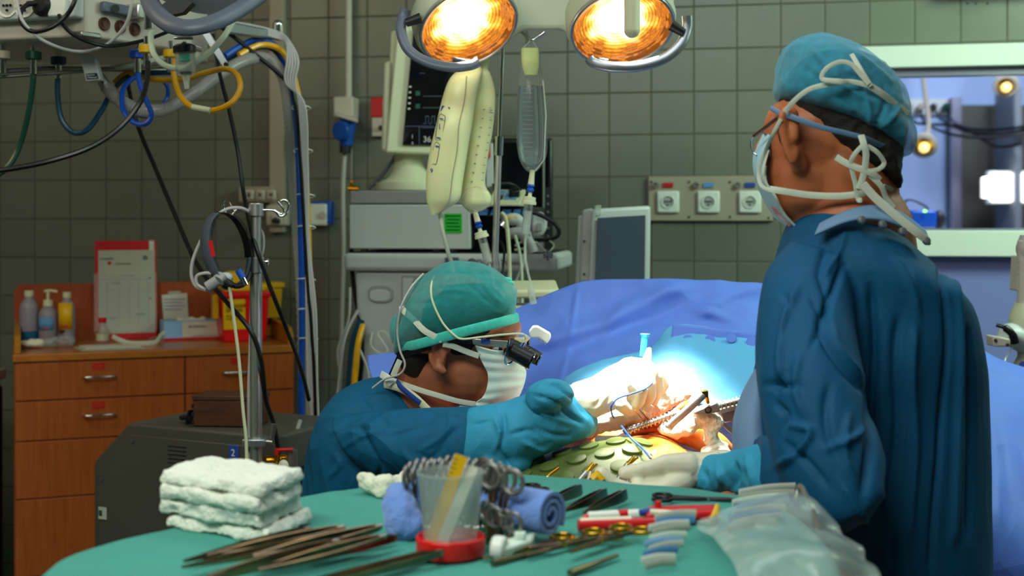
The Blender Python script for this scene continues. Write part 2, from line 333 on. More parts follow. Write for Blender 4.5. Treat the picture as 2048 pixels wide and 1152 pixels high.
def crumple(G, amp, scale, seed=0, st=(1, 1, 1), edge=True):
    out = []
    for r in G:
        out.append([p+Vector((0, -1, .6))*(amp*noise.noise(Vector((p.x*st[0], p.y*st[1], p.z*st[2]))*scale+Vector((seed, 0, 0)))+amp*.5*(.5-abs(noise.noise(Vector((p.x*st[0], p.y*st[1], p.z*st[2]))*scale*2.1+Vector((0, seed, 0)))))) for p in r])
    return out
class Fr:                                # a yawed frame: u along the front, b going back, z up
    def __init__(s, x, y, yaw): s.o = Vector((x, y, 0)); a = math.radians(yaw); s.u = Vector((math.cos(a), math.sin(a), 0)); s.b = Vector((-math.sin(a), math.cos(a), 0)); s.z = Vector((0, 0, 1)); s.ax = (s.u, s.b, s.z)
    def p(s, u, b, z): return s.o+s.u*u+s.b*b+Vector((0, 0, z))
    def box(s, m, u0, u1, b0, b1, z0, z1): return m.box(s.p((u0+u1)/2, (b0+b1)/2, (z0+z1)/2), (abs(u1-u0), abs(b1-b0), abs(z1-z0)), s.ax)
    def at(s, px, b=0):                  # u of the point at depth b seen at pixel column px
        k = (px-1024)/F; q = s.o+s.b*b; return (k*q.y-q.x)/(s.u.x-k*s.u.y)
    def zat(s, py, u, b=0): return H-(py-438)*s.p(u, b, 0).y/F
# ------------------------------------------------ the room
WF = Fr((1218-1024)*4.646/F, 4.646, -10.91)
def WP(px, py, b=0): u = WF.at(px, b); return WF.p(u, b, WF.zat(py, u, b))
def local_build(m, name, mt, o3, yaw):
    o = m.build(name, mt); o.data.transform(Matrix.Translation(o.location)); o.location = o3; o.rotation_euler = (0, 0, math.radians(yaw)); return o
wu0, wu1 = WF.at(1742), 2.30; wz0, wz1 = 1.432, 1.985
m = M()
for a in ((-3.45, wu0, -H, 2.95-H), (wu1, 2.72, -H, 2.95-H), (wu0, wu1, -H, wz0-H), (wu0, wu1, wz1-H, 2.95-H)):
    m.box(((a[0]+a[1])/2, .06, (a[2]+a[3])/2), (a[1]-a[0], .12, a[3]-a[2]))
struct(local_build(m, 'wall_back', 'tile', (WF.o.x, WF.o.y, H), -10.91))
struct(M().box((0, 3.2, -.05), (6.4, 11.6, .1)).build('floor', 'floor'))
struct(M().box((0, 1.4, 3.0), (6.4, 8.2, .1)).build('ceiling', 'ceil'))
struct(M().box((-3.05, 1.5, 1.475), (.1, 8, 2.95)).build('wall_left', 'plaster'))
struct(M().box((3.05, 1.2, 1.475), (.1, 6.4, 2.95)).build('wall_right', 'plaster'))
struct(M().box((0, -2.25, 1.475), (6.2, .1, 2.95)).build('wall_front', 'plaster'))
# lavender panel under the window
m = M(); WF.box(m, WF.at(1700), 2.66, -.012, 0, .1, 1.345); struct(m.build('trim_1', 'lav', bevel=.003))
# window
m = M(); a, b_, c, d = wu0, wu1, wz0, wz1; o = .045
WF.box(m, a-o, b_+o, -.035, .02, d, d+.075); WF.box(m, a-o, b_+o, -.075, .02, c-.088, c); WF.box(m, a-o, a, -.035, .02, c, d); WF.box(m, b_, b_+o, -.035, .02, c, d)
win = struct(m.build('window_1', 'whitefr', bevel=.004))
m = M(); e = .028
WF.box(m, a, b_, .0, .05, d-e, d); WF.box(m, a, b_, .0, .05, c, c+.006); WF.box(m, a, a+e, .0, .05, c, d); WF.box(m, b_-e, b_, .0, .05, c, d); m.build('window_frame', 'alu', win, bevel=.002)
m = M(); WF.box(m, a+e*.5, b_-e*.5, .026, .032, c+.004, d-e*.5); m.build('glass', 'glass', win)
# the room beyond the glass
struct(M().box((2.9, 7.75, 1.5), (5.6, .1, 3.1)).build('wall_beyond', 'lavfar'))
struct(M().box((2.9, 6.2, 3.0), (5.6, 3.2, .1)).build('ceiling_beyond', 'lavfar'))
struct(M().box((.12, 6.3, 1.5), (.1, 2.8, 3.0)).build('wall_beyond_left', 'lavfar'))
struct(M().box((5.7, 6.0, 1.5), (.1, 3.6, 3.0)).build('wall_beyond_right', 'lavfar'))
l = area('ceiling_light_beyond_window', (2.6, 5.9, 2.85), (2.2, 6.9, .8), .9, .5, 60, (.72, .84, 1))
m = M()
for i in range(5): m.box((2.74+i*.36, 7.66, 1.07), (.345, .05, 2.14))
dr = struct(m.build('door_1', 'greydk', bevel=.004)); M().box((2.60, 7.64, 1.08), (.06, .08, 2.2)).build('door_frame', 'alu', dr, bevel=.004)
dr['label'] = 'dark panelled sliding door in the room beyond the window'
t = T('light_box', 'brightly lit white viewing box seen through the window', 'light box', (2.9, 7.3, 1.5))  # glowing stand-in for a light box mirrored in the window glass
c0 = P(2030, 375, 7.25)
M().box(c0+Vector((0, .04, 0)), (.28, .06, .19)).build('housing', 'white', t, bevel=.008); M().box(c0, (.26, .02, .16)).build('screen', 'litpanel', t, bevel=.006)
M().box(c0+Vector((0, .1, -.1)), (.04, .3, 1.3)).box(c0+Vector((0, .05, -.745)), (.3, .3, .03)).build('stand', 'grey', t, bevel=.003)
M().box(P(1976, 375, 7.25), (.055, .05, .12)).build('side_lamp', 'litpanel', t, bevel=.006)
M().tube([P(1990, 375, 7.25), P(1982, 375, 7.25)], .01).build('bracket', 'grey', t)
t = T('gas_outlet_rail', 'pale wall rail with four round gas outlets beyond the window', 'gas outlet', P(1855, 214, 7.68))
M().box(P(1855, 214, 7.68), (.30, .03, .10)).build('rail', 'mach', t, bevel=.01)
for x, k in ((1818, 'beigedk'), (1842, 'beigedk'), (1867, 'dark'), (1892, 'hosegreen')):
    M().cyl(P(x, 214, 7.66), P(x, 214, 7.60), .021).build('outlet', k, t, bevel=.004)
for i, (pts, lb) in enumerate((([(1842, 216, 7.62), (1850, 245, 7.5), (1900, 268, 7.3), (1975, 275, 7.2), (2070, 262, 7.1)], 'lower'), ([(1867, 216, 7.62), (1885, 240, 7.5), (1930, 262, 7.3), (2000, 268, 7.2), (2070, 255, 7.1)], 'middle'),
                   ([(1892, 216, 7.62), (1905, 242, 7.5), (1945, 258, 7.3), (2010, 258, 7.2), (2070, 250, 7.1)], 'upper'), ([(1818, 216, 7.62), (1830, 245, 7.5), (1920, 254, 7.3), (1990, 292, 7.2), (2040, 288, 7.1)], 'thin'))):
    tag(M().tube(cat_([P(*p) for p in pts], 10), .0085, 8).build('gas_hose', 'black'), ['lowest', 'middle', 'uppermost', 'far-sagging'][i]+' black hose looping from the outlets beyond the window', 'hose', 'hoses beyond the window')
t = T('monitor_box', 'small blue device with a glowing green light beyond the window', 'device', P(1838, 456, 6.4))
M().box(P(1840, 438, 6.4), (.13, .12, .085)).build('casing', 'blueplug', t, bevel=.012); M().ell(P(1850, 422, 6.33), .006).build('indicator_light', 'led', t)
M().tube(cat_([P(1795, 430, 6.4), P(1815, 400, 6.4), P(1850, 412, 6.4), P(1856, 425, 6.4)], 8), .005).build('cable', 'black', t); M().ell(P(1878, 440, 6.42), (.03, .03, .05)).build('battery_pack', 'dark', t)
tag(M().box(P(1840, 438, 6.4)+Vector((0, 0, -.066)), (.9, .4, .03)).box(P(1840, 438, 6.4)+Vector((0, 0, -.7)), (.7, .3, 1.26)).build('side_counter', 'mach', bevel=.004), 'pale counter beyond the window carrying the blue device', 'counter')
for i, (x, y, r) in enumerate(((1848, 292, .062), (2012, 172, .058))):  # lamp reflections of the glass, built as glowing heads behind it
    t = T('surgical_lamp_beyond', ['warm glowing round lamp in the middle of the window', 'warm glowing round lamp at the top right of the window'][i], 'lamp', P(x, y, 6.9)); q = P(x, y, 6.9); ax = Vector((-.25, -.8, -.5)).normalized()
    M().lathe([(r*.5, .05), (r*1.1, .02), (r*1.15, 0), (r*1.05, -.005)], q, -ax).build('housing', 'beigedk', t); M().lathe([(0, .012), (r*.6, .01), (r, 0)], q, ax).build('lens', 'goldm', t); M().ell(q+ax*.02, r*.45).build('bulb', 'warmglow', t)
    M().tube(cat_([q-ax*.05, q+Vector((.12, .3, .15)), q+Vector((.15, .5, .5)), Vector((q.x+.15, q.y+.5, 2.95))], 8), .014).build('arm', 'beigedk', t)
tag(M().box((3.0, 6.6, 2.93), (1.1, .12, .05)).build('tube_light', 'tubelight', bevel=.01), 'long white ceiling tube light beyond the window', 'light')
# wall light at the top right corner
t = T('wall_light', 'grey wall light fitting above the window, at top right', 'light', WP(1970, 0, -.03))
m = M(); WF.box(m, WF.at(1890), WF.at(1890)+.62, -.09, -.005, 2.232, 2.30); m.build('housing', 'alu', t, bevel=.006)
m = M()
for x in (1935, 1952, 1975): m.cyl(WP(x, 5, -.05), WP(x, 9, -.05), .004)
m.build('screw', 'black', t)
m = M(); WF.box(m, WF.at(1885), WF.at(1890)+.6, -.07, -.02, 2.302, 2.33); m.build('tube', 'tubelight', t, bevel=.008)
# fittings on the left part of the wall
m = M(); u = WF.at(559); WF.box(m, u-.028, u+.028, -.035, 0, 1.42, 2.95)
tr = T('cable_trunking', 'beige vertical cable trunking behind the hose bundle', 'trunking', WF.p(u, -.02, 1.42)); m.build('channel', 'beigedk', tr, bevel=.003)
def socket(t, px, py, s, b, k='white', boxk=None):
    q = WP(px, py, b); m = M(); m.box(q, (s, .012, s), WF.ax); m.build('socket_plate', k, t, bevel=s*.12)
    m = M(); m.lathe([(s*.30, 0), (s*.30, .004), (s*.26, .004), (s*.25, .0)], q-WF.b*.006, -WF.b); m.build('socket_ring', k, t)
    m = M()
    for dx, dz in ((-.11, .02), (0, .02), (.11, .02), (0, -.12)): m.cyl(q+WF.u*dx*s+Vector((0, 0, dz*s))-WF.b*.006, q+WF.u*dx*s+Vector((0, 0, dz*s))-WF.b*.0095, s*.038, n=10)
    m.build('socket_hole', 'black', t)
t = T('triple_socket', 'beige triple wall socket left of the cable trunking', 'socket', WP(522, 403, -.02))
m = M(); WF.box(m, WF.at(487), WF.at(556), -.05, 0, WP(522, 405).z, WP(522, 374).z); m.build('box', 'beigedk', t, bevel=.004)
for x in (499, 521, 543): socket(t, x, 390, .036, -.052, 'beige')
t = T('double_socket', 'small beige wall socket with a plug below the triple socket', 'socket', WP(560, 450, -.02))
m = M(); WF.box(m, WF.at(541), WF.at(582), -.045, 0, WP(560, 451).z, WP(560, 411).z); m.build('box', 'beige', t, bevel=.004); socket(t, 553, 440, .04, -.048, 'beige')
m = M(); m.box(WP(552, 442, -.07), (.022, .04, .018), WF.ax); m.build('plug', 'dark', t, bevel=.004)
t = T('junction_box', 'square white junction box with blue cover beside the hoses', 'socket', WP(648, 450, -.02))
m = M(); WF.box(m, WF.at(626), WF.at(662), -.05, 0, WP(645, 451).z, WP(645, 408).z); m.build('box', 'white', t, bevel=.005)
m = M(); WF.box(m, WF.at(630), WF.at(669), -.045, 0, WP(645, 448).z, WP(645, 403).z); m.build('cover', 'blueplug', t, bevel=.004)
m = M(); q = WP(646, 430, -.051); m.cyl(q, q-WF.b*.006, .013); m.build('knob', 'beige', t)
t = T('isolator_switch', 'grey wall isolator with a blue industrial plug on a steel pipe', 'socket', WP(693, 240, -.02))
m = M(); m.cyl(WP(697, 197, -.04), WP(697, -160, -.04), .0125); m.build('conduit', 'beige', t)
m = M(); q0 = WP(674, 238, -.09); WF.box(m, WF.at(680), WF.at(719), -.08, 0, WP(696, 238).z, WP(696, 197).z); m.build('box', 'beige', t, bevel=.006)
m = M(); m.prism([WP(672, 233, -.13), WP(716, 246, -.13), WP(716, 238, -.02), WP(676, 226, -.02)], (0, 0, .012)); m.build('lid', 'beige', t, bevel=.003)
m = M(); m.cyl(WP(697, 236, -.07), WP(692, 292, -.07), .030, .024); m.build('plug', 'blueplug', t, bevel=.004)
m = M(); m.lathe([(0, 0), (.036, 0), (.036, .02), (0, .022)], WP(686, 262, -.11), -WF.b+Vector((-.4, 0, 0))); m.build('socket_lid', 'blueplug', t, bevel=.004)
m = M(); m.cyl(WP(691, 290, -.07), WP(690, 306, -.07), .021); m.build('collar', 'dark', t)
m = M(); m.tube(cat_([WP(x, y, -.05) for x, y in ((690, 304), (686, 380), (687, 500), (684, 620), (682, 700), (676, 800), (664, 900))], 8), .0085); m.build('cable', 'cablewhite', t)
t = T('fire_alarm_point', 'small red and white wall call point left of the monitor', 'alarm', WP(758, 272, -.02))
m = M(); WF.box(m, WF.at(748), WF.at(772), -.04, 0, WP(758, 236).z, WP(758, 197).z); m.build('cover', 'red', t, bevel=.003)
m = M(); WF.box(m, WF.at(749), WF.at(772), -.035, 0, WP(758, 274).z, WP(758, 236).z); m.build('base', 'beige', t, bevel=.003); M().cyl(WP(762, 256, -.03), WP(762, 256, -.045), .010).build('button', 'dark', t)
t = T('brass_valve', 'small brass pipe valve on the wall beside the white machine', 'valve', WP(704, 380, -.05))
M().cyl(WP(697, 377, -.04), WP(718, 378, -.04), .009).cyl(WP(703, 376, -.04), WP(703, 366, -.04), .006).ell(WP(703, 364, -.04), .008).build('body', 'goldm', t); M().cyl(WP(703, 362, -.04), WP(703, 298, -.04), .003).build('pipe', 'steeldull', t)
# socket panel on the right
t = T('socket_panel', 'beige metal wall panel with three white sockets and colour tags', 'socket panel', WP(1420, 441, -.01))
m = M(); WF.box(m, WF.at(1297), WF.at(1546), -.016, 0, WP(1297, 442).z, WP(1297, 353).z); m.build('plate', 'beigedk', t, bevel=.003)
for x, k in ((1336, 'red'), (1417, 'labelblue'), (1500, 'inkblue')):
    socket(t, x, 404, .078, -.022); q = WP(x, 370, -.02); m = M(); m.box(q, (.036, .004, .016), WF.ax); m.build('colour_tag', k, t)
    q = WP(x-24, 370, -.016); m = M(); m.lathe([(.011, 0), (.011, .014), (.006, .014), (.005, .006)], q, -WF.b, 16); m.build('terminal', 'steeldull', t)
m = M()
for x, y in ((1303, 364), (1378, 364), (1460, 364), (1378, 434), (1460, 434), (1537, 436)): q = WP(x, y, -.016); m.cyl(q, q-WF.b*.003, .004, n=10)
m.build('screw', 'dark', t)
# dark thing at the left edge
t = T('trolley', 'dark trolley with grey rail at the left edge beside the cabinet', 'trolley', (-1.95, 4.2, 0))
M().box((-1.93, 4.25, .47), (.36, .45, .86)).build('body', 'black', t, bevel=.01); M().box((-1.9, 4.1, .955), (.42, .5, .035)).build('shelf', 'beigedk', t, bevel=.008)
M().box((-1.93, 4.2, 1.0), (.40, .38, .05)).build('top', 'grey', t, bevel=.012)
for x in (-2.07, -1.79):
    for y in (4.07, 4.42): M().cyl((x, y-.015, .03), (x, y+.015, .03), .03).build('castor', 'dark', t)

# ------------------------------------------------ wooden drawer cabinet
K = Fr(-1.578, 4.12, 21); KT = 1.04; KW = .896; KD = .48
cab = T('drawer_cabinet', 'light brown wooden drawer cabinet with raised backboard against the tiles', 'cabinet', K.p(KW/2, KD/2, 0))
m = M(); K.box(m, .0, KW, .018, KD, .06, KT-.025); m.build('body', 'woodback', cab, bevel=.002)
m = M(); K.box(m, .02, KW-.02, .04, KD-.02, 0, .06); m.build('plinth', 'dark', cab)
m = M(); K.box(m, -.004, KW+.004, -.006, KD, KT-.025, KT); m.build('worktop', 'woodtop', cab, bevel=.003)
pr = [K.p(u, KD-.02, z) for u, z in ((.0, KT), (0, KT+.175), (.012, KT+.195), (.03, KT+.2), (.62, KT+.2), (.66, KT+.17), (.70, KT+.13), (KW, KT+.11), (KW, KT))]
M().prism(pr, K.b*.02).build('backboard', 'woodback', cab, bevel=.001)
for u in (0, KW-.02):
    pr = [K.p(u, b, z) for b, z in ((.02, KT), (.02, KT+.03), (.05, KT+.055), (.1, KT+.06), (KD-.02, KT+.075), (KD-.02, KT))]; M().prism(pr, K.u*.02).build('side_rail', 'edge', cab, bevel=.002)
def handle(t, u, z):
    m = M(); m.tube(cat_([K.p(u-.048, -.0, z), K.p(u-.046, -.022, z), K.p(u-.03, -.028, z), K.p(u+.03, -.028, z), K.p(u+.046, -.022, z), K.p(u+.048, 0, z)], 5), .0042); m.build('handle', 'chrome', t)
zz = [1.013, .890, .762, .578, .33, .07]
for col, (u0, u1, uh) in enumerate(((.004, .527, .257), (.532, KW-.004, .70))):
    for i in range(5):
        m = M(); K.box(m, u0, u1, 0, .018, zz[i+1]+.002, zz[i]-.002); dw = m.build('drawer', 'wood', cab, bevel=.0015)
        if i < 2 or col: handle(dw, uh, zz[i]-.052 if col == 0 else zz[i]-.056)
        if i < 2:
            m = M(); K.box(m, uh-.02, uh+.018, -.0015, 0, zz[i]-.03-.004*i, zz[i]-.010); m.build('red_sticker', 'red', dw)
            for k in range(2+i): m = M(); K.box(m, uh-.015, uh+.012, -.002, -.0014, zz[i]-.026+k*.007, zz[i]-.0245+k*.007); m.build('sticker_writing', 'woodtop', dw)
def KP(px, b, py=None, z=None): u = K.at(px, b); return K.p(u, b, K.zat(py, u, b) if z is None else z)
# bottles
def bottle(px, b, h, r, label, kind):
    q = KP(px, b, z=KT); t = T('bottle', label, 'bottle', q, 'bottles at the left end of the cabinet')
    M().lathe([(0, 0), (r*.92, .0), (r, .006), (r, h*.66), (r*.93, h*.74), (r*.6, h*.83), (r*.45, h*.86), (r*.45, h*.9), (0, h*.9)], q).build('body', 'plbottle', t)
    if kind != 'pump': M().lathe([(0, h*.89), (r*.5, h*.89), (r*.5, h), (0, h)], q, n=24).build('cap', 'cream', t, bevel=.001)
    else:
        M().lathe([(0, h*.87), (r*.55, h*.87), (r*.5, h*1.01), (0, h*1.01)], q).build('collar', 'cream', t)
        M().cyl(q+Vector((0, 0, h)), q+Vector((0, 0, h*1.2)), r*.16).tube(cat_([q+Vector((-.012, 0, h*1.2)), q+Vector((.005, 0, h*1.215)), q+Vector((.026, 0, h*1.2)), q+Vector((.03, 0, h*1.18))], 5), .005).build('pump', 'cream', t)
    def lab(w, z0, z1, k, n='label'):
        R = [[q+Vector((math.sin(a)*(r+.0008), -math.cos(a)*(r+.0008), z)) for a in np.linspace(-w, w, 14)] for z in (z0, z1)]; return M().grid(R).build(n, k, t, solid=.0006)
    if kind == 'blue': M().lathe([(r*1.004, .004), (r*1.006, h*.26), (r*.9, h*.262)], q).build('blue_liquid', 'bluefluid', t)
    if kind == 'pump': lab(.9, h*.34, h*.62, 'labelblue'); lab(.45, h*.36, h*.39, 'red', 'red_band')
    if kind == 'yellow': lab(1.0, h*.3, h*.8, 'yellow'); lab(.5, h*.33, h*.38, 'red', 'red_band')
bottle(58, .33, .185, .031, 'translucent bottle a quarter full of blue liquid', 'blue')
bottle(96, .31, .152, .031, 'translucent pump bottle with blue label between two bottles', 'pump')
bottle(134, .29, .18, .028, 'capped bottle with yellow label right of the pump bottle', 'yellow')
def lump(name, c, r, mt, label, cat, seed=0, amp=.012, group=None, sc=30, vox=None):
    def fn(v, n):
        d = np.array([noise.noise(Vector(p)*sc+Vector((seed, 0, 0)))+.5*noise.noise(Vector(p)*sc*2.4) for p in v]); return v+n*(d*amp)[:, None]
    m = M().ell(c, r, n=28); m.ell(Vector(c)+Vector((r[0]*.3, 0, r[2]*.25)), (r[0]*.6, r[1]*.7, r[2]*.8)); o = remesh(m, name, mt, None, vox or max(.0025, min(r)*.12), 2, fn)
    v, _ = arr(o.data); zmin = v[:, 2].min(); c_ = Vector((float(v[:, 0].mean()), float(v[:, 1].mean()), float(zmin))); o.data.transform(Matrix.Translation(-c_)); o.location = c_
    return tag(o, label, cat, group)
lump('gauze_wad', KP(64, .18, z=KT+.017), (.042, .03, .013), 'gauze', 'crumpled white gauze lying in front of the bottles', 'gauze', 3, .008)
o = lump('plastic_bag', KP(120, .17, z=KT+.024), (.05, .035, .018), 'plastic', 'small crumpled clear plastic bag in front of the yellow bottle', 'bag', 5, .014)
M().lathe([(.012, 0), (.006, .006), (.011, .02), (.002, .022)], Vector(o.location)+Vector((.006, 0, .036))).build('knot', 'boxwood', o)
# sheets of paper
t = T('clipboard', 'flat pile of papers on a board at the front of the cabinet', 'papers', KP(215, .12, z=KT))
m = M(); m.prism([KP(148, .14, z=KT+.001), KP(165, .03, z=KT+.001), KP(290, .03, z=KT+.001), KP(262, .15, z=KT+.001)], (0, 0, .004)); m.build('board', 'papergrey', t)
m = M(); m.prism([KP(158, .15, z=KT+.0055), KP(172, .05, z=KT+.0055), KP(282, .055, z=KT+.0055), KP(258, .16, z=KT+.0055)], (0, 0, .003)); m.build('sheet', 'paper', t)
# jar
q = KP(205, .27, z=KT); t = T('glass_jar', 'small clear jar with a dark red lid', 'jar', q)
M().lathe([(0, .002), (.024, 0), (.026, .01), (.026, .04), (.012, .062), (.011, .075), (.009, .075), (.010, .06), (.022, .04), (.022, .006), (0, .006)], q).build('body', 'clear', t)
M().lathe([(0, .012), (.021, .012), (.021, .035), (0, .035)], q).build('contents', 'cream', t); M().lathe([(0, .073), (.0135, .073), (.0135, .09), (0, .091)], q).build('lid', 'red', t, bevel=.001)
# strap
m = M(); m.tube(cat_([KP(x, b, z=KT+z) for x, b, z in ((225, .22, .03), (240, .19, .018), (262, .17, .008), (290, .16, .007), (312, .17, .01), (322, .2, .03), (330, .22, .035), (325, .22, .02), (305, .2, .02), (298, .2, .012))], 7), .008, 8, flat=.2)
tag(m.build('white_strap', 'strap'), 'curled white fabric strap lying behind the papers', 'strap')
# chart folder
t = T('chart_folder', 'red folder holding a printed medical chart, leaning on the backboard', 'folder', KP(252, .40, z=KT))
def lean(b0, z): return b0+(.45-b0)*max(0, (z-KT))/.36
def leanbox(m, x0, x1, z0, z1, off, th=.002):
    a = lean(.42, z0)-off; b_ = lean(.42, z1)-off; ua = K.at(x0, .43); ub = K.at(x1, .43)
    return m.prism([K.p(ua, a, z0), K.p(ub, a, z0), K.p(ub, b_, z1), K.p(ua, b_, z1)], K.b*th)
leanbox(M(), 190, 314, KT+.001, KT+.352, .0, .006).build('cover', 'red', t, bevel=.002)
pg = leanbox(M(), 197, 310, KT+.022, KT+.318, .003).build('chart_page', 'papergrey', t)
leanbox(M(), 299, 309, KT+.318, KT+.352, .003).build('page_tab', 'paper', t)
def ZK(py, px=250): return K.zat(py, K.at(px, .43), .43)
m = M()
for y in (559, 579, 634): leanbox(m, 200, 300, ZK(y), ZK(y)+.001, .0036, .0006)
for x in (215, 237, 258, 277, 296): leanbox(m, x, x+.6, ZK(650), ZK(560), .0036, .0006)
for y in range(586, 632, 6): leanbox(m, 200, 300, ZK(y), ZK(y)+.0005, .0036, .0006)
for x, y, w_, h in ((223, 567, 18, 2), (243, 553, 24, 1.6), (218, 637, 14, 1.6), (272, 630, 18, 3)): leanbox(m, x, x+w_, ZK(y), ZK(y-h), .0036, .0006)
m.build('table_lines', 'inkblue' if 0 else 'grey', pg)
text('sarstedta', 'heading', 'ink', pg, K.p(K.at(201, .43), lean(.42, ZK(518))-.0042, ZK(519)), .0125, K.u, ext=.0002)
text('CARDIOSURGERY', 'subheading', 'ink', pg, K.p(K.at(231, .43), lean(.42, ZK(528))-.0042, ZK(529)), .007, K.u, ext=.0002)
q = K.p(K.at(219, .43), lean(.42, ZK(526))-.0045, ZK(526)); M().cyl(q, q+K.b*.001, .0065).build('heart_mark', 'red', pg)
q = K.p(K.at(291, .43), lean(.42, ZK(516))-.0045, ZK(516)); M().torus(q, .0055, .002, K.b).build('round_mark', 'dark', pg)
m = M()
for y in (558, 599): leanbox(m, 298, 302, ZK(y), ZK(y-3), .004, .001)
m.build('punch_hole', 'dark', pg)
m = M(); leanbox(m, 188, 313, KT+.03, KT+.235, .006, .001); m.build('clear_sleeve', 'sleevemat', t)
# note on the backboard
t = T('handwritten_note', 'small white note taped to the backboard above the glove box', 'note', KP(350, .44, 640))
m = M(); m.prism([KP(327, .455, 640), KP(377, .455, 638), KP(374, .455, 586), KP(323, .455, 590)], -K.b*.001); m.build('sheet', 'paper', t)
m = M()
for i, y in enumerate((600, 606, 613, 620)): m.prism([KP(328, .4535, y), KP(370-6*(i % 2), .4535, y-1), KP(370-6*(i % 2), .4535, y-2.2), KP(328, .4535, y-1.4)], K.b*.0004)
m.build('writing', 'inkblue', t); m = M(); m.prism([KP(336, .453, 590), KP(361, .453, 588), KP(361, .453, 582), KP(336, .453, 583)], K.b*.0005); m.build('tape', 'clearg', t)
# glove box
u0, u1 = K.at(327, .30), K.at(440, .30); t = T('glove_box', 'open blue and white cardboard glove box with a red bottom stripe', 'box', K.p((u0+u1)/2, .36, KT))
m = M(); K.box(m, u0, u1, .30, .42, KT, KT+.068); bx = m.build('carton', 'boxblue', t, bevel=.001)
m = M(); K.box(m, u0+.065, u1, .299, .3, KT+.011, KT+.067); m.build('white_print', 'paper', t); m = M(); K.box(m, u0, u1, .2985, .2999, KT+.001, KT+.010); m.build('red_stripe', 'red', t)
text('eccemso', 'lettering', 'ink', t, K.p(u0+.085, .2982, KT+.044), .018, K.u, ext=.0003); text('LATEX EXAMINATION GLOVES', 'small_lettering', 'ink', t, K.p(u0+.10, .2982, KT+.014), .0062, K.u, ext=.0002)
m = M(); R = [[K.p(u0+.05+.0115*i, .36+.02*math.cos(a), KT+.066+.010*math.sin(a)*(1+.4*math.sin(i*1.7))) for a in np.linspace(0, math.pi, 8)] for i in range(10)]; m.grid(R); m.build('glove_tuft', 'glove', t, solid=.001)
# sharps bins
def bin_(px0, px1, b0, b1, ztop, label, red=True):
    u0, u1 = K.at(px0, b0), K.at(px1, b0); z0 = KT; t = T('sharps_bin', label, 'sharps container', K.p((u0+u1)/2, (b0+b1)/2, z0), 'sharps bins')
    bm_ = M(); k = .012
    bm_.add([K.p(u0+k, b0+k, z0), K.p(u1-k, b0+k, z0), K.p(u1-k, b1-k, z0), K.p(u0+k, b1-k, z0), K.p(u0, b0, ztop), K.p(u1, b0, ztop), K.p(u1, b1, ztop), K.p(u0, b1, ztop)], [(3, 2, 1, 0), (4, 5, 6, 7), (0, 1, 5, 4), (1, 2, 6, 5), (2, 3, 7, 6), (3, 0, 4, 7)])
    bm_.build('bin', 'redglow' if red else 'yellow', t, bevel=.006); m = M(); K.box(m, u0-.006, u1+.006, b0-.006, b1+.006, ztop-.012, ztop+.008); m.build('rim', 'redglow' if red else 'yellow', t, bevel=.004)
    return t, u0, u1
t, u0, u1 = bin_(441, 540, .16, .31, KT+.168, 'red sharps bin with a yellow lid and warning label')
m = M(); K.box(m, u0+.01, u1-.01, .17, .30, KT+.176, KT+.20); m.build('lid', 'yellow', t, bevel=.006); m = M(); K.box(m, u0+.03, u1-.045, .22, .29, KT+.2, KT+.245); m.build('lid_flap', 'yellow', t, bevel=.01)
m = M(); K.box(m, u0-.02, u0+.0, .19, .24, KT+.08, KT+.165); m.build('side_clip', 'yellow', t, bevel=.004)
lb = M(); v = [K.p(u0+.012, .1665, KT+.045), K.p(u0+.088, .1665, KT+.045), K.p(u0+.084, .1585, KT+.15), K.p(u0+.008, .1585, KT+.15)]; lb.prism(v, -K.b*.001); lb.build('warning_label', 'yellow', t)
for i, (s, z, sz) in enumerate((('DANGER', .122, .0165), ('SHARPS', .106, .0165), ('Biohazard waste', .09, .0085), ('Handle with care', .08, .008))): text(s, 'label_writing', 'black', t, K.p(u0+.02, .1655-(z-.045)*.08-.0022, KT+z), sz, K.u, ext=.0002)
t, u0, u1 = bin_(500, 566, .33, .45, KT+.19, 'yellow sharps container standing behind the red one', red=False)
m = M(); K.box(m, u0+.02, u1-.005, .325, .33, KT+.05, KT+.07); m.build('dark_marking', 'dark', t)
# ------------------------------------------------ ceiling pendant with gas hoses
def PT(*a): return [P(*p) for p in a]
def hose(name, pts, rpx, mt, label, cat, group=None, n=8, seg=10, d0=None):
    d = sum(p[2] for p in pts)/len(pts); return tag(M().tube(cat_(PT(*pts), seg), rpx*d/F, n).build(name, mt), label, cat, group)
pz = 1.877
pen = T('ceiling_pendant', 'beige ceiling supply pendant with sockets and gas outlets, top left', 'medical pendant', (-1.1, 3.2, pz))
poly = [(-1.5, 3.05), (-.95, 2.9), (-.81, 3.15), (-.80, 3.42), (-1.05, 3.44), (-1.5, 3.30)]
M().prism([(x, y, pz) for x, y in poly], (0, 0, .34)).build('housing', 'beige', pen, bevel=.006)
M().cyl((-1.15, 3.22, 2.2), (-1.15, 3.22, 2.95), .07).build('column', 'beigedk', pen)
PL = Fr(-.95, 2.9, math.degrees(math.atan2(-.15, .55)))   # left face frame, u runs right to the corner
def pl(px, py, b=0): u = PL.at(px, b); return PL.p(u, b, PL.zat(py, u, b))
m = M(); PL.box(m, PL.at(-60), -.004, -.03, 0, PL.zat(41, -.1), 2.2); pnl = m.build('socket_panel', 'offwhite', pen, bevel=.005)
for x in (15, 50):
    q = pl(x, 12, -.031); M().lathe([(.026, 0), (.026, .003), (.022, .003), (.021, 0)], q, -PL.b).build('socket_ring', 'white', pnl)
    for dx, dz in ((-.009, .001), (0, .001), (.009, .001), (0, -.010)): M().cyl(q+PL.u*dx+Vector((0, 0, dz)), q+PL.u*dx+Vector((0, 0, dz))-PL.b*.004, .003, n=8).build('socket_hole', 'black', pnl)
M().box(pl(117, 16, -.038), (.045, .018, .04), PL.ax).build('switch', 'white', pnl, bevel=.004)
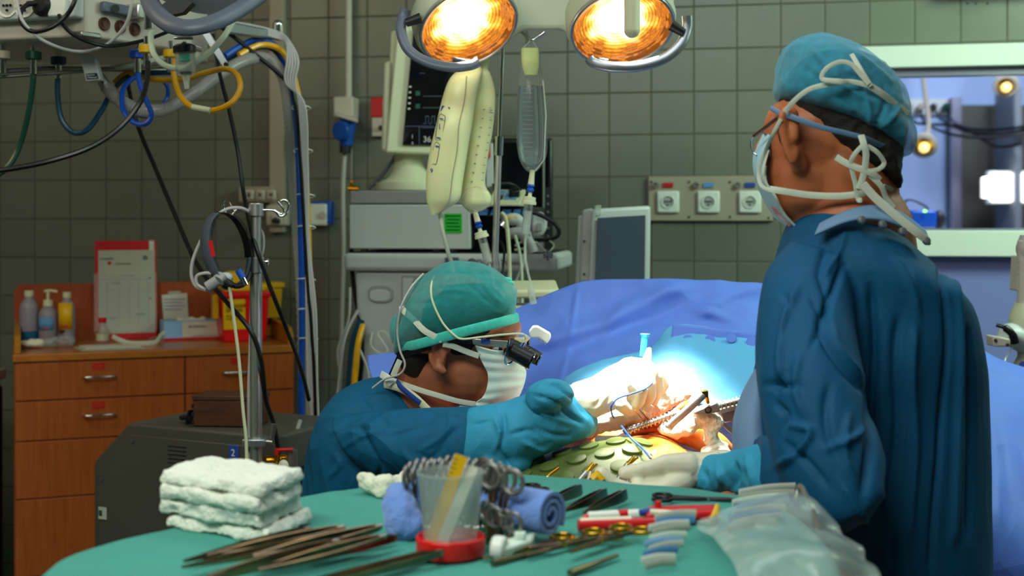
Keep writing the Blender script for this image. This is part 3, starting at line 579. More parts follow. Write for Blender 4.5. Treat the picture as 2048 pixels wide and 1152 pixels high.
m = M(); m.prism([(-.955, 2.885, pz-.001), (-.925, 2.93, pz-.001), (-.96, 2.95, pz-.001), (-.985, 2.90, pz-.001)], (0, 0, .012)); m.build('corner_foot', 'steeldull', pen, bevel=.003)
PR = Fr(-.95, 2.9, math.degrees(math.atan2(.25, .14)))
def pr_(px, py, b=0): u = PR.at(px, b); return PR.p(u, b, PR.zat(py, u, b))
for x, y in ((207, 48), (239, 54), (268, 59)):
    q = pr_(x, y); M().lathe([(.0, .004), (.006, .004), (.006, .002), (.012, .003), (.015, .006), (.0155, 0)], q, -PR.b, 20).build('brown_port', 'boxwood', pen)
m = M(); m.box(pr_(232, 18, -.012), (.085, .016, .024), PR.ax); m.build('lever_bar', 'bluegrey', pen, bevel=.004); M().cyl(pr_(231, 17, -.018), pr_(231, 17, -.03), .009).build('lever_bolt', 'chrome', pen)
M().box(pr_(280, 25, -.02), (.05, .04, .035), PR.ax).build('clamp', 'steel', pen, bevel=.004)
M().cyl(P(297, -60, 2.86), P(297, 14, 2.86), .006).cyl(P(298, 14, 2.86), P(298, 58, 2.86), .011).build('steel_rod', 'chrome', pen)
M().tube(PT((-60, 146, 2.95), (100, 137, 3.1), (330, 140, 3.32)), .006).tube(PT((-60, 158, 2.98), (330, 132, 3.2)), .004).build('accessory_rail', 'steeldull', pen)
def outlet(x, y, d, k, k2='chrome'):
    m = M(); m.cyl(P(x, y-30, d), P(x, y+32, d), .0075, .0085); m.build('outlet_stem', k2, pen); m = M(); m.lathe([(.014, 0), (.018, .002), (.018, .018), (.014, .02), (.0, .02)], P(x, y+4, d)); m.build('outlet_collar', k, pen)
outlet(6, 115, 3.0, 'beigedk'); outlet(67, 116, 3.0, 'hosegreen'); outlet(117, 126, 3.1, 'hosenavy'); outlet(275, 113, 3.0, 'hoseblue'); outlet(294, 103, 2.95, 'yellow'); outlet(342, 112, 3.1, 'yellow')
m = M(); m.prism(PT((158, 108, 3.05), (188, 109, 3.05), (201, 160, 3.05), (172, 163, 3.05)), (0, .03, 0)); wb = m.build('label_holder', 'mach', pen, bevel=.002)
m = M(); m.prism(PT((171, 147, 3.048), (194, 146, 3.048), (197, 157, 3.048), (174, 159, 3.048)), (0, .001, 0)); m.build('black_label', 'black', pen)
text('Suction', 'label_lettering', 'white', pen, P(173, 151.5, 3.046), .0065, (1, 0, .02)); text('Disposal', 'label_lettering', 'white', pen, P(175, 156.5, 3.046), .0065, (1, 0, .02))
M().prism(PT((403, 68, 3.2), (418, 62, 3.2), (457, 128, 3.2), (447, 138, 3.2)), (0, .012, 0)).build('support_strut', 'alum', pen, bevel=.002)
M().cyl(P(452, 129, 3.19), P(452, 129, 3.21), .006).build('strut_pin', 'dark', pen)
M().prism(PT((455, 42, 3.25), (560, 62, 3.45), (560, 80, 3.45), (455, 66, 3.25)), (0, .03, 0)).build('hose_arm', 'alum', pen, bevel=.004)
M().cyl(P(556, 50, 3.43), P(556, 74, 3.43), .014).ell(P(556, 50, 3.43), .014).build('arm_tip', 'chrome', pen)
# black plug in the pendant socket and its cable
t = T('black_plug', 'black round mains plug with a looped cable in the pendant socket', 'plug', P(86, 12, 2.86))
M().lathe([(0, -.002), (.024, 0), (.025, .012), (.015, .022), (0, .022)], pl(90, 12, -.034), -PL.b).build('plug_body', 'dark', t); M().tube(PT((92, 8, 2.88), (70, 6, 2.87), (54, 8, 2.86)), .0065).build('cord_grip', 'dark', t)
M().tube(cat_(PT((56, 8, 2.86), (42, 22, 2.84), (44, 46, 2.83), (66, 63, 2.83), (100, 56, 2.83), (130, 34, 2.84), (148, 5, 2.84), (160, -40, 2.86)), 10), .0052).build('cable', 'black', t)
PG = 'hoses and cables hanging from the pendant'
hose('cable', [(118, 30, 2.86), (124, 46, 2.85), (145, 68, 2.85), (180, 85, 2.88), (225, 92, 2.92), (290, 80, 2.96), (340, 62, 2.98)], 4, 'black', 'thin black cable sagging across the front of the pendant', 'cable', PG)
hose('cable', [(28, -30, 2.84), (40, 30, 2.83), (62, 62, 2.83), (100, 88, 2.85), (155, 103, 2.9), (208, 92, 2.92), (248, 55, 2.9), (262, 15, 2.88), (266, -40, 2.88)], 3.4, 'cablewhite', 'pale cable looping low under the pendant sockets', 'cable', PG)
hose('hose', [(67, 138, 3.0), (66, 165, 3.0), (57, 225, 3.0), (40, 290, 3.0), (15, 335, 2.98), (-30, 365, 2.95)], 6, 'hosegreen', 'dark green hose hanging at the far left below the pendant', 'hose', PG)
hose('hose', [(116, 148, 3.1), (115, 185, 3.1), (122, 235, 3.1), (145, 264, 3.1), (175, 259, 3.1), (205, 218, 3.15), (225, 182, 3.2), (262, 152, 3.25), (340, 145, 3.3), (380, 148, 3.35)], 5.5, 'hosenavy', 'dark teal hose hanging in a deep loop below the pendant', 'hose', PG)
hose('hose', [(295, 118, 2.95), (294, 160, 2.93), (280, 205, 2.9), (240, 255, 2.88), (180, 295, 2.85), (100, 322, 2.82), (20, 338, 2.78), (-40, 345, 2.75)], 5.6, 'black', 'thick black hose sweeping down to the left edge', 'hose', PG)
hose('hose', [(275, 120, 3.0), (278, 160, 3.0), (292, 200, 3.0), (303, 230, 3.0), (290, 248, 3.0), (265, 243, 3.02), (245, 215, 3.05), (248, 175, 3.1), (275, 150, 3.15)], 5.2, 'hoseblue', 'blue hose tied in a loop below the blue outlet', 'hose', PG)
hose('hose', [(325, 160, 3.2), (335, 175, 3.2), (332, 200, 3.2), (300, 232, 3.15), (262, 222, 3.15), (245, 195, 3.2)], 4.2, 'hoseblue', 'thin blue hose curling behind the corrugated tube', 'hose', PG)
hose('hose', [(350, 120, 3.0), (348, 150, 2.98), (360, 190, 2.96), (385, 214, 2.95), (425, 221, 2.95), (462, 206, 2.95), (480, 178, 2.96), (474, 150, 2.98), (450, 138, 3.0), (410, 146, 3.05), (360, 160, 3.12), (300, 158, 3.2), (255, 147, 3.25), (228, 166, 3.25)], 5.8, 'hoseyellow', 'yellow hose hanging in a round loop under the suction jar', 'hose', PG)
tag(M().cyl(P(384, 214, 2.94), P(420, 221, 2.94), 6.3*2.95/F).build('hose_sleeve', 'cream'), 'cream paper sleeve around the bottom of the yellow loop', 'sleeve')
hose('hose', [(303, 60, 2.86), (302, 85, 2.86), (310, 112, 2.85), (335, 133, 2.85), (370, 134, 2.86), (415, 108, 2.88), (450, 70, 2.9), (470, 35, 2.95)], 6, 'hosewhite', 'thick pale green-white hose curving under the blue-grey lamp', 'hose', PG)
hose('hose', [(222, 137, 3.15), (270, 128, 3.12), (330, 116, 3.12)], 6, 'hosewhite', 'short white hose lying level behind the label holder', 'hose', PG)
for i, (pts, lb) in enumerate((([(255, 165, 3.2), (275, 250, 3.2), (310, 335, 3.15), (350, 430, 3.08), (395, 530, 3.0), (450, 600, 2.92), (500, 660, 2.88), (522, 720, 2.88), (532, 800, 2.92), (548, 850, 2.96), (560, 920, 3.0)], 'thin black cable sweeping down left of the steel pole'),
                               ([(425, 70, 3.3), (440, 150, 3.2), (458, 220, 3.15), (475, 300, 3.1), (488, 390, 3.05), (505, 470, 2.9), (535, 560, 2.88), (570, 650, 2.95), (600, 730, 3.1), (618, 800, 3.2)], 'thin black cable crossing in front of the steel pole'),
                               ([(440, 52, 3.3), (500, 100, 3.35), (560, 150, 3.38), (586, 185, 3.4), (600, 300, 3.4), (607, 420, 3.4), (615, 560, 3.4), (626, 700, 3.4), (632, 900, 3.4), (634, 1300, 3.4)], 'black cable running down the right of the hose bundle'))):
    hose('cable', pts, [4.6, 4.2, 4.2][i], 'black', lb, 'cable', PG)
# corrugated tube with real ribs
def corrugated(name, pts, rpx, mt, label, seg=26):
    p = cat_(PT(*pts), seg); d = 3.2; r = [rpx*d/F*(1+.09*(1 if i % 2 else -1)) for i in range(len(p))]; return tag(M().tube(p, r, 14).build(name, mt, angle=80), label, 'hose', PG)
corrugated('corrugated_tube', [(212, 172, 3.1), (238, 200, 3.1), (275, 218, 3.1), (325, 220, 3.15), (385, 188, 3.2), (445, 145, 3.28), (500, 118, 3.35), (540, 122, 3.42), (568, 160, 3.46), (580, 250, 3.47), (590, 400, 3.47), (602, 560, 3.47), (608, 750, 3.47), (610, 900, 3.47), (610, 1150, 3.47), (610, 1400, 3.47)], 12.5, 'corr', 'wide clear corrugated tube sagging below the pendant and down the bundle')
tag(M().cyl(P(198, 152, 3.1), P(216, 178, 3.1), .012, .014).build('tube_connector', 'steeldull'), 'steel connector at the left end of the corrugated tube', 'connector')
BG = 'hoses in the vertical bundle'
for pts, r, k, lb in (([(450, 112, 3.3), (485, 90, 3.35), (515, 80, 3.4), (550, 92, 3.43), (578, 140, 3.45), (592, 230, 3.45), (600, 400, 3.44), (604, 600, 3.44), (603, 800, 3.44), (606, 950, 3.44), (606, 1400, 3.44)], 6.5, 'hoseblue', 'blue hose arching over and down the vertical bundle'),
                      ([(455, 122, 3.35), (500, 98, 3.4), (548, 100, 3.44), (578, 160, 3.47), (595, 300, 3.48), (606, 460, 3.48), (612, 640, 3.48), (613, 800, 3.48), (616, 950, 3.48), (616, 1400, 3.48)], 5.5, 'hosenavy', 'dark teal hose running down beside the blue hose'),
                      ([(478, 110, 3.33), (520, 90, 3.38), (558, 98, 3.41), (580, 130, 3.43), (598, 200, 3.44), (608, 300, 3.44), (616, 440, 3.44), (620, 600, 3.44), (624, 760, 3.44), (624, 940, 3.44), (624, 1400, 3.44)], 6.0, 'hoseyellow', 'yellow hose arching over and down the vertical bundle')):
    hose('hose', pts, r, k, lb, 'hose', BG)
for i in range(5):
    o = i*4.5; hose('cable', [(462, 44+i*2, 3.3), (510, 52+i*3, 3.38), (560, 66+i*3, 3.42), (582-i*2, 88, 3.4), (596-o*1.2, 122, 3.38), (590-o, 165, 3.38), (598+o*.6, 210, 3.39), (606+o*.5, 330, 3.4), (612+o*.3, 480, 3.4), (613+o, 620, 3.4), (616+o, 760, 3.4), (626+o*.6, 900, 3.4), (628+o*.6, 1400, 3.4)], 2.6, 'cablewhite', ['leftmost', 'second from left', 'middle', 'second from right', 'rightmost'][i]+' of the five thin white cables at the foot of the hose bundle', 'cable', 'white cables in the vertical bundle')
for i, (x, y) in enumerate(((602, 216), (606, 302), (610, 392), (612, 455), (612, 560), (614, 620), (617, 678))):
    tag(M().torus(P(x, y, 3.43), 19*3.43/F, .0018, (0, .2, 1), n=24, m=6, sx=1).build('cable_tie', 'white'), ['uppermost', 'second highest', 'third highest', 'middle', 'third lowest', 'second lowest', 'lowest'][i]+' white cable tie around the vertical hose bundle', 'cable tie', 'cable ties on the bundle')
# suction jar
t = T('suction_jar', 'small clear suction jar with black cap hanging below the pendant', 'jar', P(372, 150, 2.8))
q = P(372, 150, 2.8); ax = Vector((-.06, 0, 1)); M().lathe([(0, 0), (.020, 0), (.0215, .004), (.0225, .05), (.0205, .05), (.0195, .006), (0, .006)], q, ax).build('body', 'clear', t)
M().lathe([(0, .048), (.0245, .048), (.0245, .062), (.018, .066), (0, .066)], q, ax).build('cap', 'black', t, bevel=.001); M().lathe([(0, .0), (.01, .0), (.007, -.012), (.005, -.03), (0, -.03)], q, ax).build('nozzle', 'clearg', t)
M().lathe([(0, .002), (.012, .002), (.012, .006), (0, .006)], q, ax).build('seal_ring', 'hosegreen', t)
M().cyl(q+ax*.066, Vector((-.72, 3.0, 1.86)), .006).cyl(q+ax*.08+Vector((-.02, 0, 0)), q+ax*.08+Vector((.02, 0, 0)), .004).build('hanger', 'chrome', t); M().cyl(q+ax*.03, q+ax*.045, .012).build('float', 'seafoam', t)

# ------------------------------------------------ lamp heads
t = T('surgical_lamp', 'blue-grey rimmed lamp head cropped by the top edge, left', 'lamp', P(420, 20, 2.65))
M().tube(cat_(PT((292, -30, 2.70), (305, 15, 2.62), (340, 48, 2.56), (385, 55, 2.54), (440, 40, 2.56), (495, 8, 2.62), (545, -30, 2.68)), 8), .019, 16, flat=.7).build('rim', 'bluegrey', t)
M().ell(P(425, -45, 2.70), (.135, .12, .075)).build('housing', 'mach', t)
M().prism(PT((312, 18, 2.60), (350, -10, 2.60), (385, 5, 2.60), (365, 25, 2.60), (330, 32, 2.60)), (0, .03, 0)).build('shade_gap', 'dark', t)
M().cyl(P(425, -60, 2.75), (P(425, -60, 2.75).x, 2.75, 2.95), .025).build('arm', 'mach', t)
lamp = T('operating_lamp', 'large lit operating lamp with amber reflectors hanging over the table', 'lamp', P(1090, 40, 2.95))
bp = [(828, -90), (830, 10), (845, 62), (880, 96), (1000, 92), (1030, 76), (1048, 62), (1122, 62), (1142, 76), (1165, 98), (1300, 98), (1340, 60), (1350, 0), (1350, -90)]
M().prism(PT(*[(x, y, 2.945) for x, y in bp]), (0, .07, .03)).build('housing', 'lampwhite', lamp, bevel=.014, seg=4)
def pod(px, py, d, nrm, r):
    q = P(px, py, d); nn = Vector(nrm).normalized(); rot = nn.to_track_quat('Z', 'Y')
    def lb(m, name, mt, par=None, **k):
        o = m.build(name, mt, **k); o.data.transform(Matrix.Translation(o.location)); o.parent = par or lamp; L0 = Vector((0, 0, 0)) if par else q-lamp.location
        o.location = L0; o.rotation_mode = 'QUATERNION'; o.rotation_quaternion = Quaternion() if par else rot; return o
    p_ = lb(M().lathe([(r*.98, .008), (r*1.06, .004), (r*1.10, -.012), (r*1.08, -.05), (r*.8, -.09), (0, -.095), (0, -.07), (r*.7, -.065), (r*.97, -.02)], (0, 0, 0), n=48, caps=False), 'lamp_pod', 'lampwhite')
    lb(M().lathe([(r*1.0, .006), (r*.93, -.006), (r*.7, -.022), (r*.4, -.032), (0, -.036)], (0, 0, 0), n=48, caps=False), 'reflector', 'reflector', p_)
    lb(M().ell((0, 0, -.02), (r*.30, r*.30, .012)), 'bulb', 'lamp_core', p_); lb(M().torus((0, 0, .006), r*1.01, .0028, (0, 0, 1), n=48), 'rim_ring', 'alum', p_)
    return p_
pod(936, 52, 2.86, (.30, -.60, -.74), .1085); pod(1244, 54, 2.86, (.10, -.60, -.79), .1115); pod(1112, -66, 3.0, (.05, -.55, -.83), .115); pod(1190, -225, 2.25, (.08, .2, -.97), .115)  # last pod is unseen, added above the frame with its arm for the front beam
M().tube(PT((1112, -110, 3.0), (1190, -270, 2.27)), .03).build('pod_arm', 'lampwhite', lamp)
M().tube(cat_(PT((812, 18, 2.80), (806, 34, 2.80), (802, 62, 2.79), (816, 98, 2.78), (850, 122, 2.77), (900, 134, 2.76), (940, 131, 2.76), (958, 122, 2.76)), 8), [.0075]*0 or .0115, 14, flat=.62).build('guard_handle', 'bluegrey', lamp)
M().tube(cat_(PT((1374, 32, 2.80), (1374, 55, 2.80), (1362, 88, 2.79), (1330, 116, 2.78), (1280, 132, 2.77), (1225, 134, 2.76), (1188, 126, 2.76), (1178, 116, 2.76)), 8), .0115, 14, flat=.62).build('guard_handle', 'alum', lamp)
for x, y, x2, y2 in ((842, 36, 812, 46), (1342, 50, 1368, 66), (905, 124, 940, 128), (1186, 124, 1216, 126)): M().cyl(P(x, y, 2.79), P(x2, y2, 2.79), .012, .009).build('handle_mount', 'dark', lamp)
M().cyl(P(1264, -40, 2.70), P(1264, 60, 2.70), .0165, .0165).ell(P(1264, 60, 2.70), .0168).build('sterile_grip', 'cream', lamp)
M().cyl(P(1100, -70, 2.98), (P(1100, -70, 2.98).x, 2.98, 2.95), .03).build('arm', 'lampwhite', lamp)
# ------------------------------------------------ IV pole, bags and drips
t = T('iv_pole', 'slim steel infusion pole standing behind the bending surgeon', 'iv pole', P(984, 700, 3.0).xy.to_3d())
a, b_ = P(1006, 55, 3.0), P(987, 600, 3.0); dn = (b_-a).normalized()
M().cyl(a, a+(b_-a)*.44, 4.2*3/F).build('upper_tube', 'chrome', t); M().cyl(a+(b_-a)*.42, b_, 6.6*3/F).build('lower_tube', 'steel', t); M().cyl(a+(b_-a)*.40, a+(b_-a)*.47, 9*3/F).build('collar', 'chrome', t)
fl = Vector((b_.x, b_.y, .05)); M().cyl(b_, fl, 6.6*3/F).build('column', 'steel', t)
for i in range(5): an = i*2*math.pi/5; M().tube([fl+Vector((0, 0, .02)), fl+Vector((.24*math.cos(an), .24*math.sin(an), .0))], .010).ell(fl+Vector((.24*math.cos(an), .24*math.sin(an), -.02)), .029).build('leg', 'steeldull', t)
M().tube(cat_([a, P(1030, 58, 2.99), P(1046, 66, 2.97), P(1063, 80, 2.95), P(1078, 72, 2.95), P(1089, 64, 2.95)], 6), .0035).tube(cat_([a+dn*.02, P(985, 80, 2.97), P(966, 96, 2.95), P(958, 104, 2.95), P(950, 98, 2.95)], 6), .0035).build('hooks', 'chrome', t)
def bag(label, st, mt, power=2.2, **k):
    t = T('infusion_bag', label, 'infusion bag', P(st[-1][0], st[-1][1], st[-1][2]), 'infusion bags on the pole'); M().loft(st, 8, 40, power).build('bag', mt, t); return t
b1 = bag('opaque cream fluid bag with blue print hanging in front of the monitor', [(948, 128, 2.96, 6, .004), (942, 138, 2.96, 22, .012), (930, 158, 2.95, 31, .024), (919, 195, 2.95, 34, .032), (908, 250, 2.94, 36, .036), (896, 310, 2.94, 38, .036), (889, 360, 2.94, 37, .034), (886, 398, 2.94, 33, .026), (876, 418, 2.94, 18, .012), (868, 430, 2.94, 5, .004)], 'fluidbag')
b2 = bag('translucent marked fluid bag with a clear round end behind the cream bag', [(963, 106, 2.98, 6, .006), (965, 118, 2.98, 15, .014), (962, 138, 2.98, 14, .010), (962, 150, 2.98, 20, .018), (965, 190, 3.0, 26, .024), (962, 250, 3.0, 25, .026), (953, 320, 3.0, 23, .026), (948, 368, 3.0, 23, .026), (951, 392, 3.0, 31, .03), (952, 408, 3.0, 29, .03), (948, 422, 3.0, 12, .012), (947, 427, 3.0, 4, .005)], 'fluidbag', 2.0)
M().ell(P(952, 398, 2.965), (.036, .018, .030)).build('clear_end', 'clear', b2)
def onbag(pts, dd=0): return [P(x, y, d+dd) for x, y, d in pts]
M().tube(cat_(onbag([(933, 152, 2.923), (929, 200, 2.915), (918, 250, 2.905), (914, 300, 2.903), (905, 350, 2.905), (898, 400, 2.915), (880, 425, 2.93)]), 10), .0012, 6).build('seam', 'beigedk', b1)
m = M(); m.prism(PT((884, 211, 2.925), (900, 215, 2.912), (898, 227, 2.912), (881, 222, 2.925)), (0, .003, 0)); m.build('blue_band', 'inkblue', b1)
def rr(pts, r=.0007, b=b1, k='ink', n='printed_frame'): M().tube(cat_(PT(*pts), 4, closed=True), r, 5, closed=True).build(n, k, b)
rr([(878, 232, 2.915), (888, 231, 2.908), (890, 238, 2.907), (884, 275, 2.907), (880, 280, 2.908), (871, 276, 2.915)]); rr([(870, 287, 2.915), (878, 288, 2.907), (879, 294, 2.907), (873, 326, 2.907), (868, 328, 2.91), (862, 325, 2.918)])
text('9', 'printed_number', 'inkblue', b1, P(860, 345, 2.912), .014, (1, -.2, -.08)); text('1', 'printed_number', 'inkblue', b1, P(875, 258, 2.908), .018, (1, -.2, -.2))
for y, k in ((236, 'inkblue'), (274, 'inkblue'), (291, 'inkblue')): m = M(); m.prism(PT((879-(y-236)*.15, y, 2.9085), (886-(y-236)*.15, y+1, 2.9035), (886-(y-236)*.15, y+3.5, 2.9035), (879-(y-236)*.15, y+2.5, 2.9085)), (0, .002, 0)); m.build('blue_mark', k, b1)
m = M()
for i in range(9): y = 218+i*18; x = 966-(y-218)*.17; m.prism(PT((x, y, 2.971), (x+4, y+.5, 2.971), (x+4, y+2, 2.971), (x, y+1.5, 2.971)), (0, .002, 0))
for i in range(30): y = 214+i*5; x = 973-(y-214)*.15; m.prism(PT((x, y, 2.978), (x+9+3*(i % 3), y+1, 2.982), (x+9+3*(i % 3), y+2, 2.982), (x, y+1, 2.978)), (0, .002, 0))
m.build('printed_scale', 'grey', b2)
b3 = bag('clear narrow saline bag hanging under the lamp', [(1058, 88, 2.95, 8, .004), (1060, 98, 2.95, 19, .006), (1061, 130, 2.95, 21, .012), (1062, 170, 2.95, 26, .022), (1063, 220, 2.95, 30, .027), (1064, 280, 2.95, 31, .028), (1065, 318, 2.95, 26, .024), (1064, 338, 2.95, 14, .012), (1064, 345, 2.95, 5, .006)], 'clear', 2.0)
M().loft([(1062, 172, 2.953, 23, .017), (1063, 220, 2.953, 27, .022), (1064, 280, 2.953, 28, .023), (1065, 316, 2.953, 23, .019), (1064, 334, 2.953, 11, .009)], 6, 28).build('saline', 'water', b3)
M().loft([(1060, 96, 2.945, 17, .004), (1061, 128, 2.945, 17, .006), (1062, 150, 2.945, 12, .006)], 6, 16).build('folded_top', 'foldedtop', b3)
m = M()
for i in range(15): y = 176+i*9; m.prism(PT((1046, y, 2.925), (1066, y+.6, 2.919), (1066, y+1.8, 2.919), (1046, y+1.2, 2.925)), (0, .001, 0))
m.build('printed_scale', 'grey', b3)
M().tube(cat_(PT((1063, 80, 2.95), (1052, 90, 2.95), (1048, 96, 2.95)), 4), .001).tube(cat_(PT((1063, 80, 2.95), (1070, 90, 2.95), (1074, 96, 2.95)), 4), .001).tube(PT((1086, 160, 2.94), (1092, 230, 2.93), (1088, 320, 2.93), (1070, 342, 2.93)), .0015).build('hanging_loop', 'clearg', b3)
def drip(label, top, bot, d, extra):
    a, b_ = P(*top, d), P(*bot, d); v = b_-a; L = v.length; v.normalize(); t = T('drip_chamber', label, 'drip chamber', b_, 'drip chambers under the bags'); s = L
    M().tube([a, a+v*s*.22], [.0055, .0075]).build('port', 'hoseyellow' if 0 else 'cream', t); M().lathe([(.006, .2*s), (.009, .24*s), (.005, .27*s), (.009, .3*s), (.006, .34*s)], a, v).build('blue_clamp', 'blueplug', t)
    M().lathe([(.004, .34*s), (.005, .40*s), (.0145, .41*s), (.0145, .47*s), (.0165, .475*s), (.0165, .52*s), (0, .52*s)], a, v).build('cap', 'cream', t)
    M().lathe([(.0105, .5*s), (.0105, .98*s), (.0125, .985*s), (.0125, s), (.009, s), (.009, .5*s)], a, v).build('chamber', 'clear', t)
    M().lathe([(0, .62*s), (.0085, .62*s), (.0085, .97*s), (0, .97*s)], a, v).build('liquid', 'clearg', t)
    return t
drip('clear drip chamber hanging slanted below the translucent bag', (949, 420), (978, 527), 2.99, 0); drip('clear drip chamber hanging upright below the narrow saline bag', (1065, 340), (1051, 472), 2.95, 0)
TG = 'infusion tubes'
hose('infusion_tube', [(978, 527, 2.99), (986, 555, 2.99), (990, 600, 3.0), (990, 700, 3.0)], 2.4, 'clearg', 'thin clear tube running down from the slanted drip chamber', 'tube', TG)
hose('infusion_tube', [(1051, 472, 2.95), (1050, 500, 2.95), (1051, 520, 2.95), (1056, 545, 2.95), (1062, 570, 2.95)], 2.6, 'clearg', 'thin clear tube running down from the upright drip chamber', 'tube', TG)
tag(M().cyl(P(1060, 568, 2.95), P(1062, 582, 2.95), .007).cyl(P(1062, 580, 2.95), P(1067, 608, 2.95), .008).build('tube_connector', 'clearg'), 'pale tube connector above the blue drape', 'connector')
hose('infusion_tube', [(880, 425, 2.96), (885, 460, 2.96), (895, 500, 2.98), (907, 540, 3.0), (915, 600, 3.0)], 4.2, 'hosewhite', 'white tube hanging from the cream bag to the bending surgeon', 'tube', TG)
for i, (pts, r, k, lb) in enumerate((([(1002, 425, 3.5), (1012, 440, 3.5), (1018, 500, 3.48), (1020, 575, 3.45), (1022, 640, 3.4)], 4, 'cream', 'cream tube hanging beside the pole in front of the machine'),
        ([(1030, 470, 3.5), (1040, 510, 3.5), (1044, 560, 3.48), (1044, 620, 3.45)], 3, 'hosewhite', 'pale tube hanging in the middle of the machine tubes'),
        ([(1052, 500, 3.5), (1046, 530, 3.5), (1030, 570, 3.48), (1018, 620, 3.45)], 2.8, 'clearg', 'clear tube slanting left below the saline tube'),
        ([(1000, 480, 3.5), (1008, 500, 3.5), (1006, 540, 3.5), (1000, 620, 3.45)], 2.4, 'dark', 'thin dark cable right of the infusion pole'),
        ([(994, 500, 3.5), (1000, 530, 3.5), (998, 560, 3.5), (994, 620, 3.45)], 2.4, 'cablewhite', 'thin pale cable directly right of the infusion pole'))):
    hose('machine_tube', pts, r, k, lb, 'tube', 'tubes hanging from the anaesthesia machine')
# ------------------------------------------------ anaesthesia machine
G = Fr(P(705, 0, 3.72).x, 3.72, -9)
def gz(px, py, b=0): return G.zat(py, G.at(px, b), b)
tt = T('anaesthesia_machine', 'grey-white anaesthesia machine with a wide worktop behind the bending surgeon', 'medical machine', G.p(.22, .2, 0))
uw0, uw1 = G.at(690), G.at(1112); zt = gz(700, 506); zb = gz(700, 542)
m = M(); G.box(m, uw0, uw1, -.02, .42, zb, zt); m.build('worktop', 'mach', tt, bevel=.014, seg=4)
m = M(); G.box(m, uw0+.02, uw1-.02, .0, .40, zt, zt+.004); m.build('worktop_mat', 'dark', tt)
uc0, uc1 = G.at(712), G.at(1000)
m = M(); m.add([G.p(u, b, z) for z in (.12, zb) for u, b in (((uc0+.05, .02), (uc1-.03, .02), (uc1-.03, .38), (uc0+.05, .38)) if z < 1 else ((uc0-.005, .0), (uc1, .0), (uc1, .4), (uc0-.005, .4)))], [(3, 2, 1, 0), (4, 5, 6, 7), (0, 1, 5, 4), (1, 2, 6, 5), (2, 3, 7, 6), (3, 0, 4, 7)]); m.build('cabinet', 'mach', tt, bevel=.012, seg=4)
m = M(); G.box(m, G.at(803), G.at(850), -.004, .01, zb-.33, zb-.012); dd = m.build('door_panel', 'machgrey', tt, bevel=.003); m = M(); G.box(m, G.at(806), G.at(828), -.007, .0, zb-.32, zb-.018); m.build('inner_panel', 'mach', dd, bevel=.002)
q = G.p(G.at(830), -.006, gz(830, 566)); M().torus(q, .0045, .0018, G.b).build('lock', 'dark', tt)
q0 = gz(762, 588); m = M(); m.prism([G.p(G.at(762)+.038*math.copysign(abs(math.cos(a))**.7, math.cos(a)), -.003, q0+.026*math.copysign(abs(math.sin(a))**.7, math.sin(a))) for a in np.linspace(0, 2*math.pi, 24, endpoint=False)], G.b*.006); m.build('grip_recess', 'machgrey', tt, bevel=.003)
m = M(); m.prism([G.p(G.at(760)+.030*math.copysign(abs(math.cos(a))**.7, math.cos(a)), -.0045, q0-.004+.017*math.copysign(abs(math.sin(a))**.7, math.sin(a))) for a in np.linspace(0, 2*math.pi, 24, endpoint=False)], G.b*.004); m.build('grip_inner', 'mach', tt, bevel=.002)
m = M(); G.box(m, G.at(893), G.at(921), -.024, -.0, gz(900, 531), gz(900, 514)); m.build('grey_catch', 'bluegrey', tt, bevel=.003)
q = G.p(G.at(947), -.0215, gz(947, 526)); m = M(); m.torus(q, .0115, .0022, G.b); m.torus(q, .004, .002, G.b); m.build('round_emblem', 'greydk', tt)
text('Datex-Ohmeda', 'lettering', 'greydk', tt, G.p(G.at(956), -.0212, gz(947, 529)), .021, G.u, ext=.0004)
for x in (uc0+.08, uc1-.05):
    for b in (.08, .34): q = G.p(x, b, .03); m = M(); m.cyl(q-G.u*.018, q+G.u*.018, .03).cyl(q, q+Vector((0, 0, .1)), .012); m.build('castor', 'dark', tt)
# monitor box on the worktop
z0 = gz(820, 498); z1 = gz(820, 409); z2 = gz(820, 381); ub0, ub1 = G.at(698), G.at(940)
t = T('gas_monitor_box', 'wide light grey box with a green sticker on the machine worktop', 'medical machine', G.p((ub0+ub1)/2, .16, zt+.005))
m = M(); G.box(m, ub0, ub1, -.0, .33, z0, z1); m.build('lower_case', 'offwhite', t, bevel=.004); m = M(); G.box(m, ub0+.002, ub1, .0, .33, z1+.002, z2); m.build('upper_band', 'machgrey', t, bevel=.004)
for x in (722, 867, 900):
    for b in (.04, .28): q = G.p(G.at(x), b, zt+.004); M().cyl(q, Vector((q.x, q.y, z0)), .011).build('foot', 'white', t)
m = M(); G.box(m, G.at(889), G.at(924), -.002, 0, gz(900, 466), gz(900, 427)); st = m.build('green_sticker', 'green', t)
for i in range(5):
    m = M(); G.box(m, G.at(892)+.004*(i % 2), G.at(921)-.003*(i % 3), -.0026, -.0018, gz(900, 433+i*7), gz(900, 431+i*7)); m.build('sticker_writing', 'hosegreen', t)
text('!', 'sticker_mark', 'black', t, G.p(G.at(891), -.003, gz(900, 434)), .012, G.u)
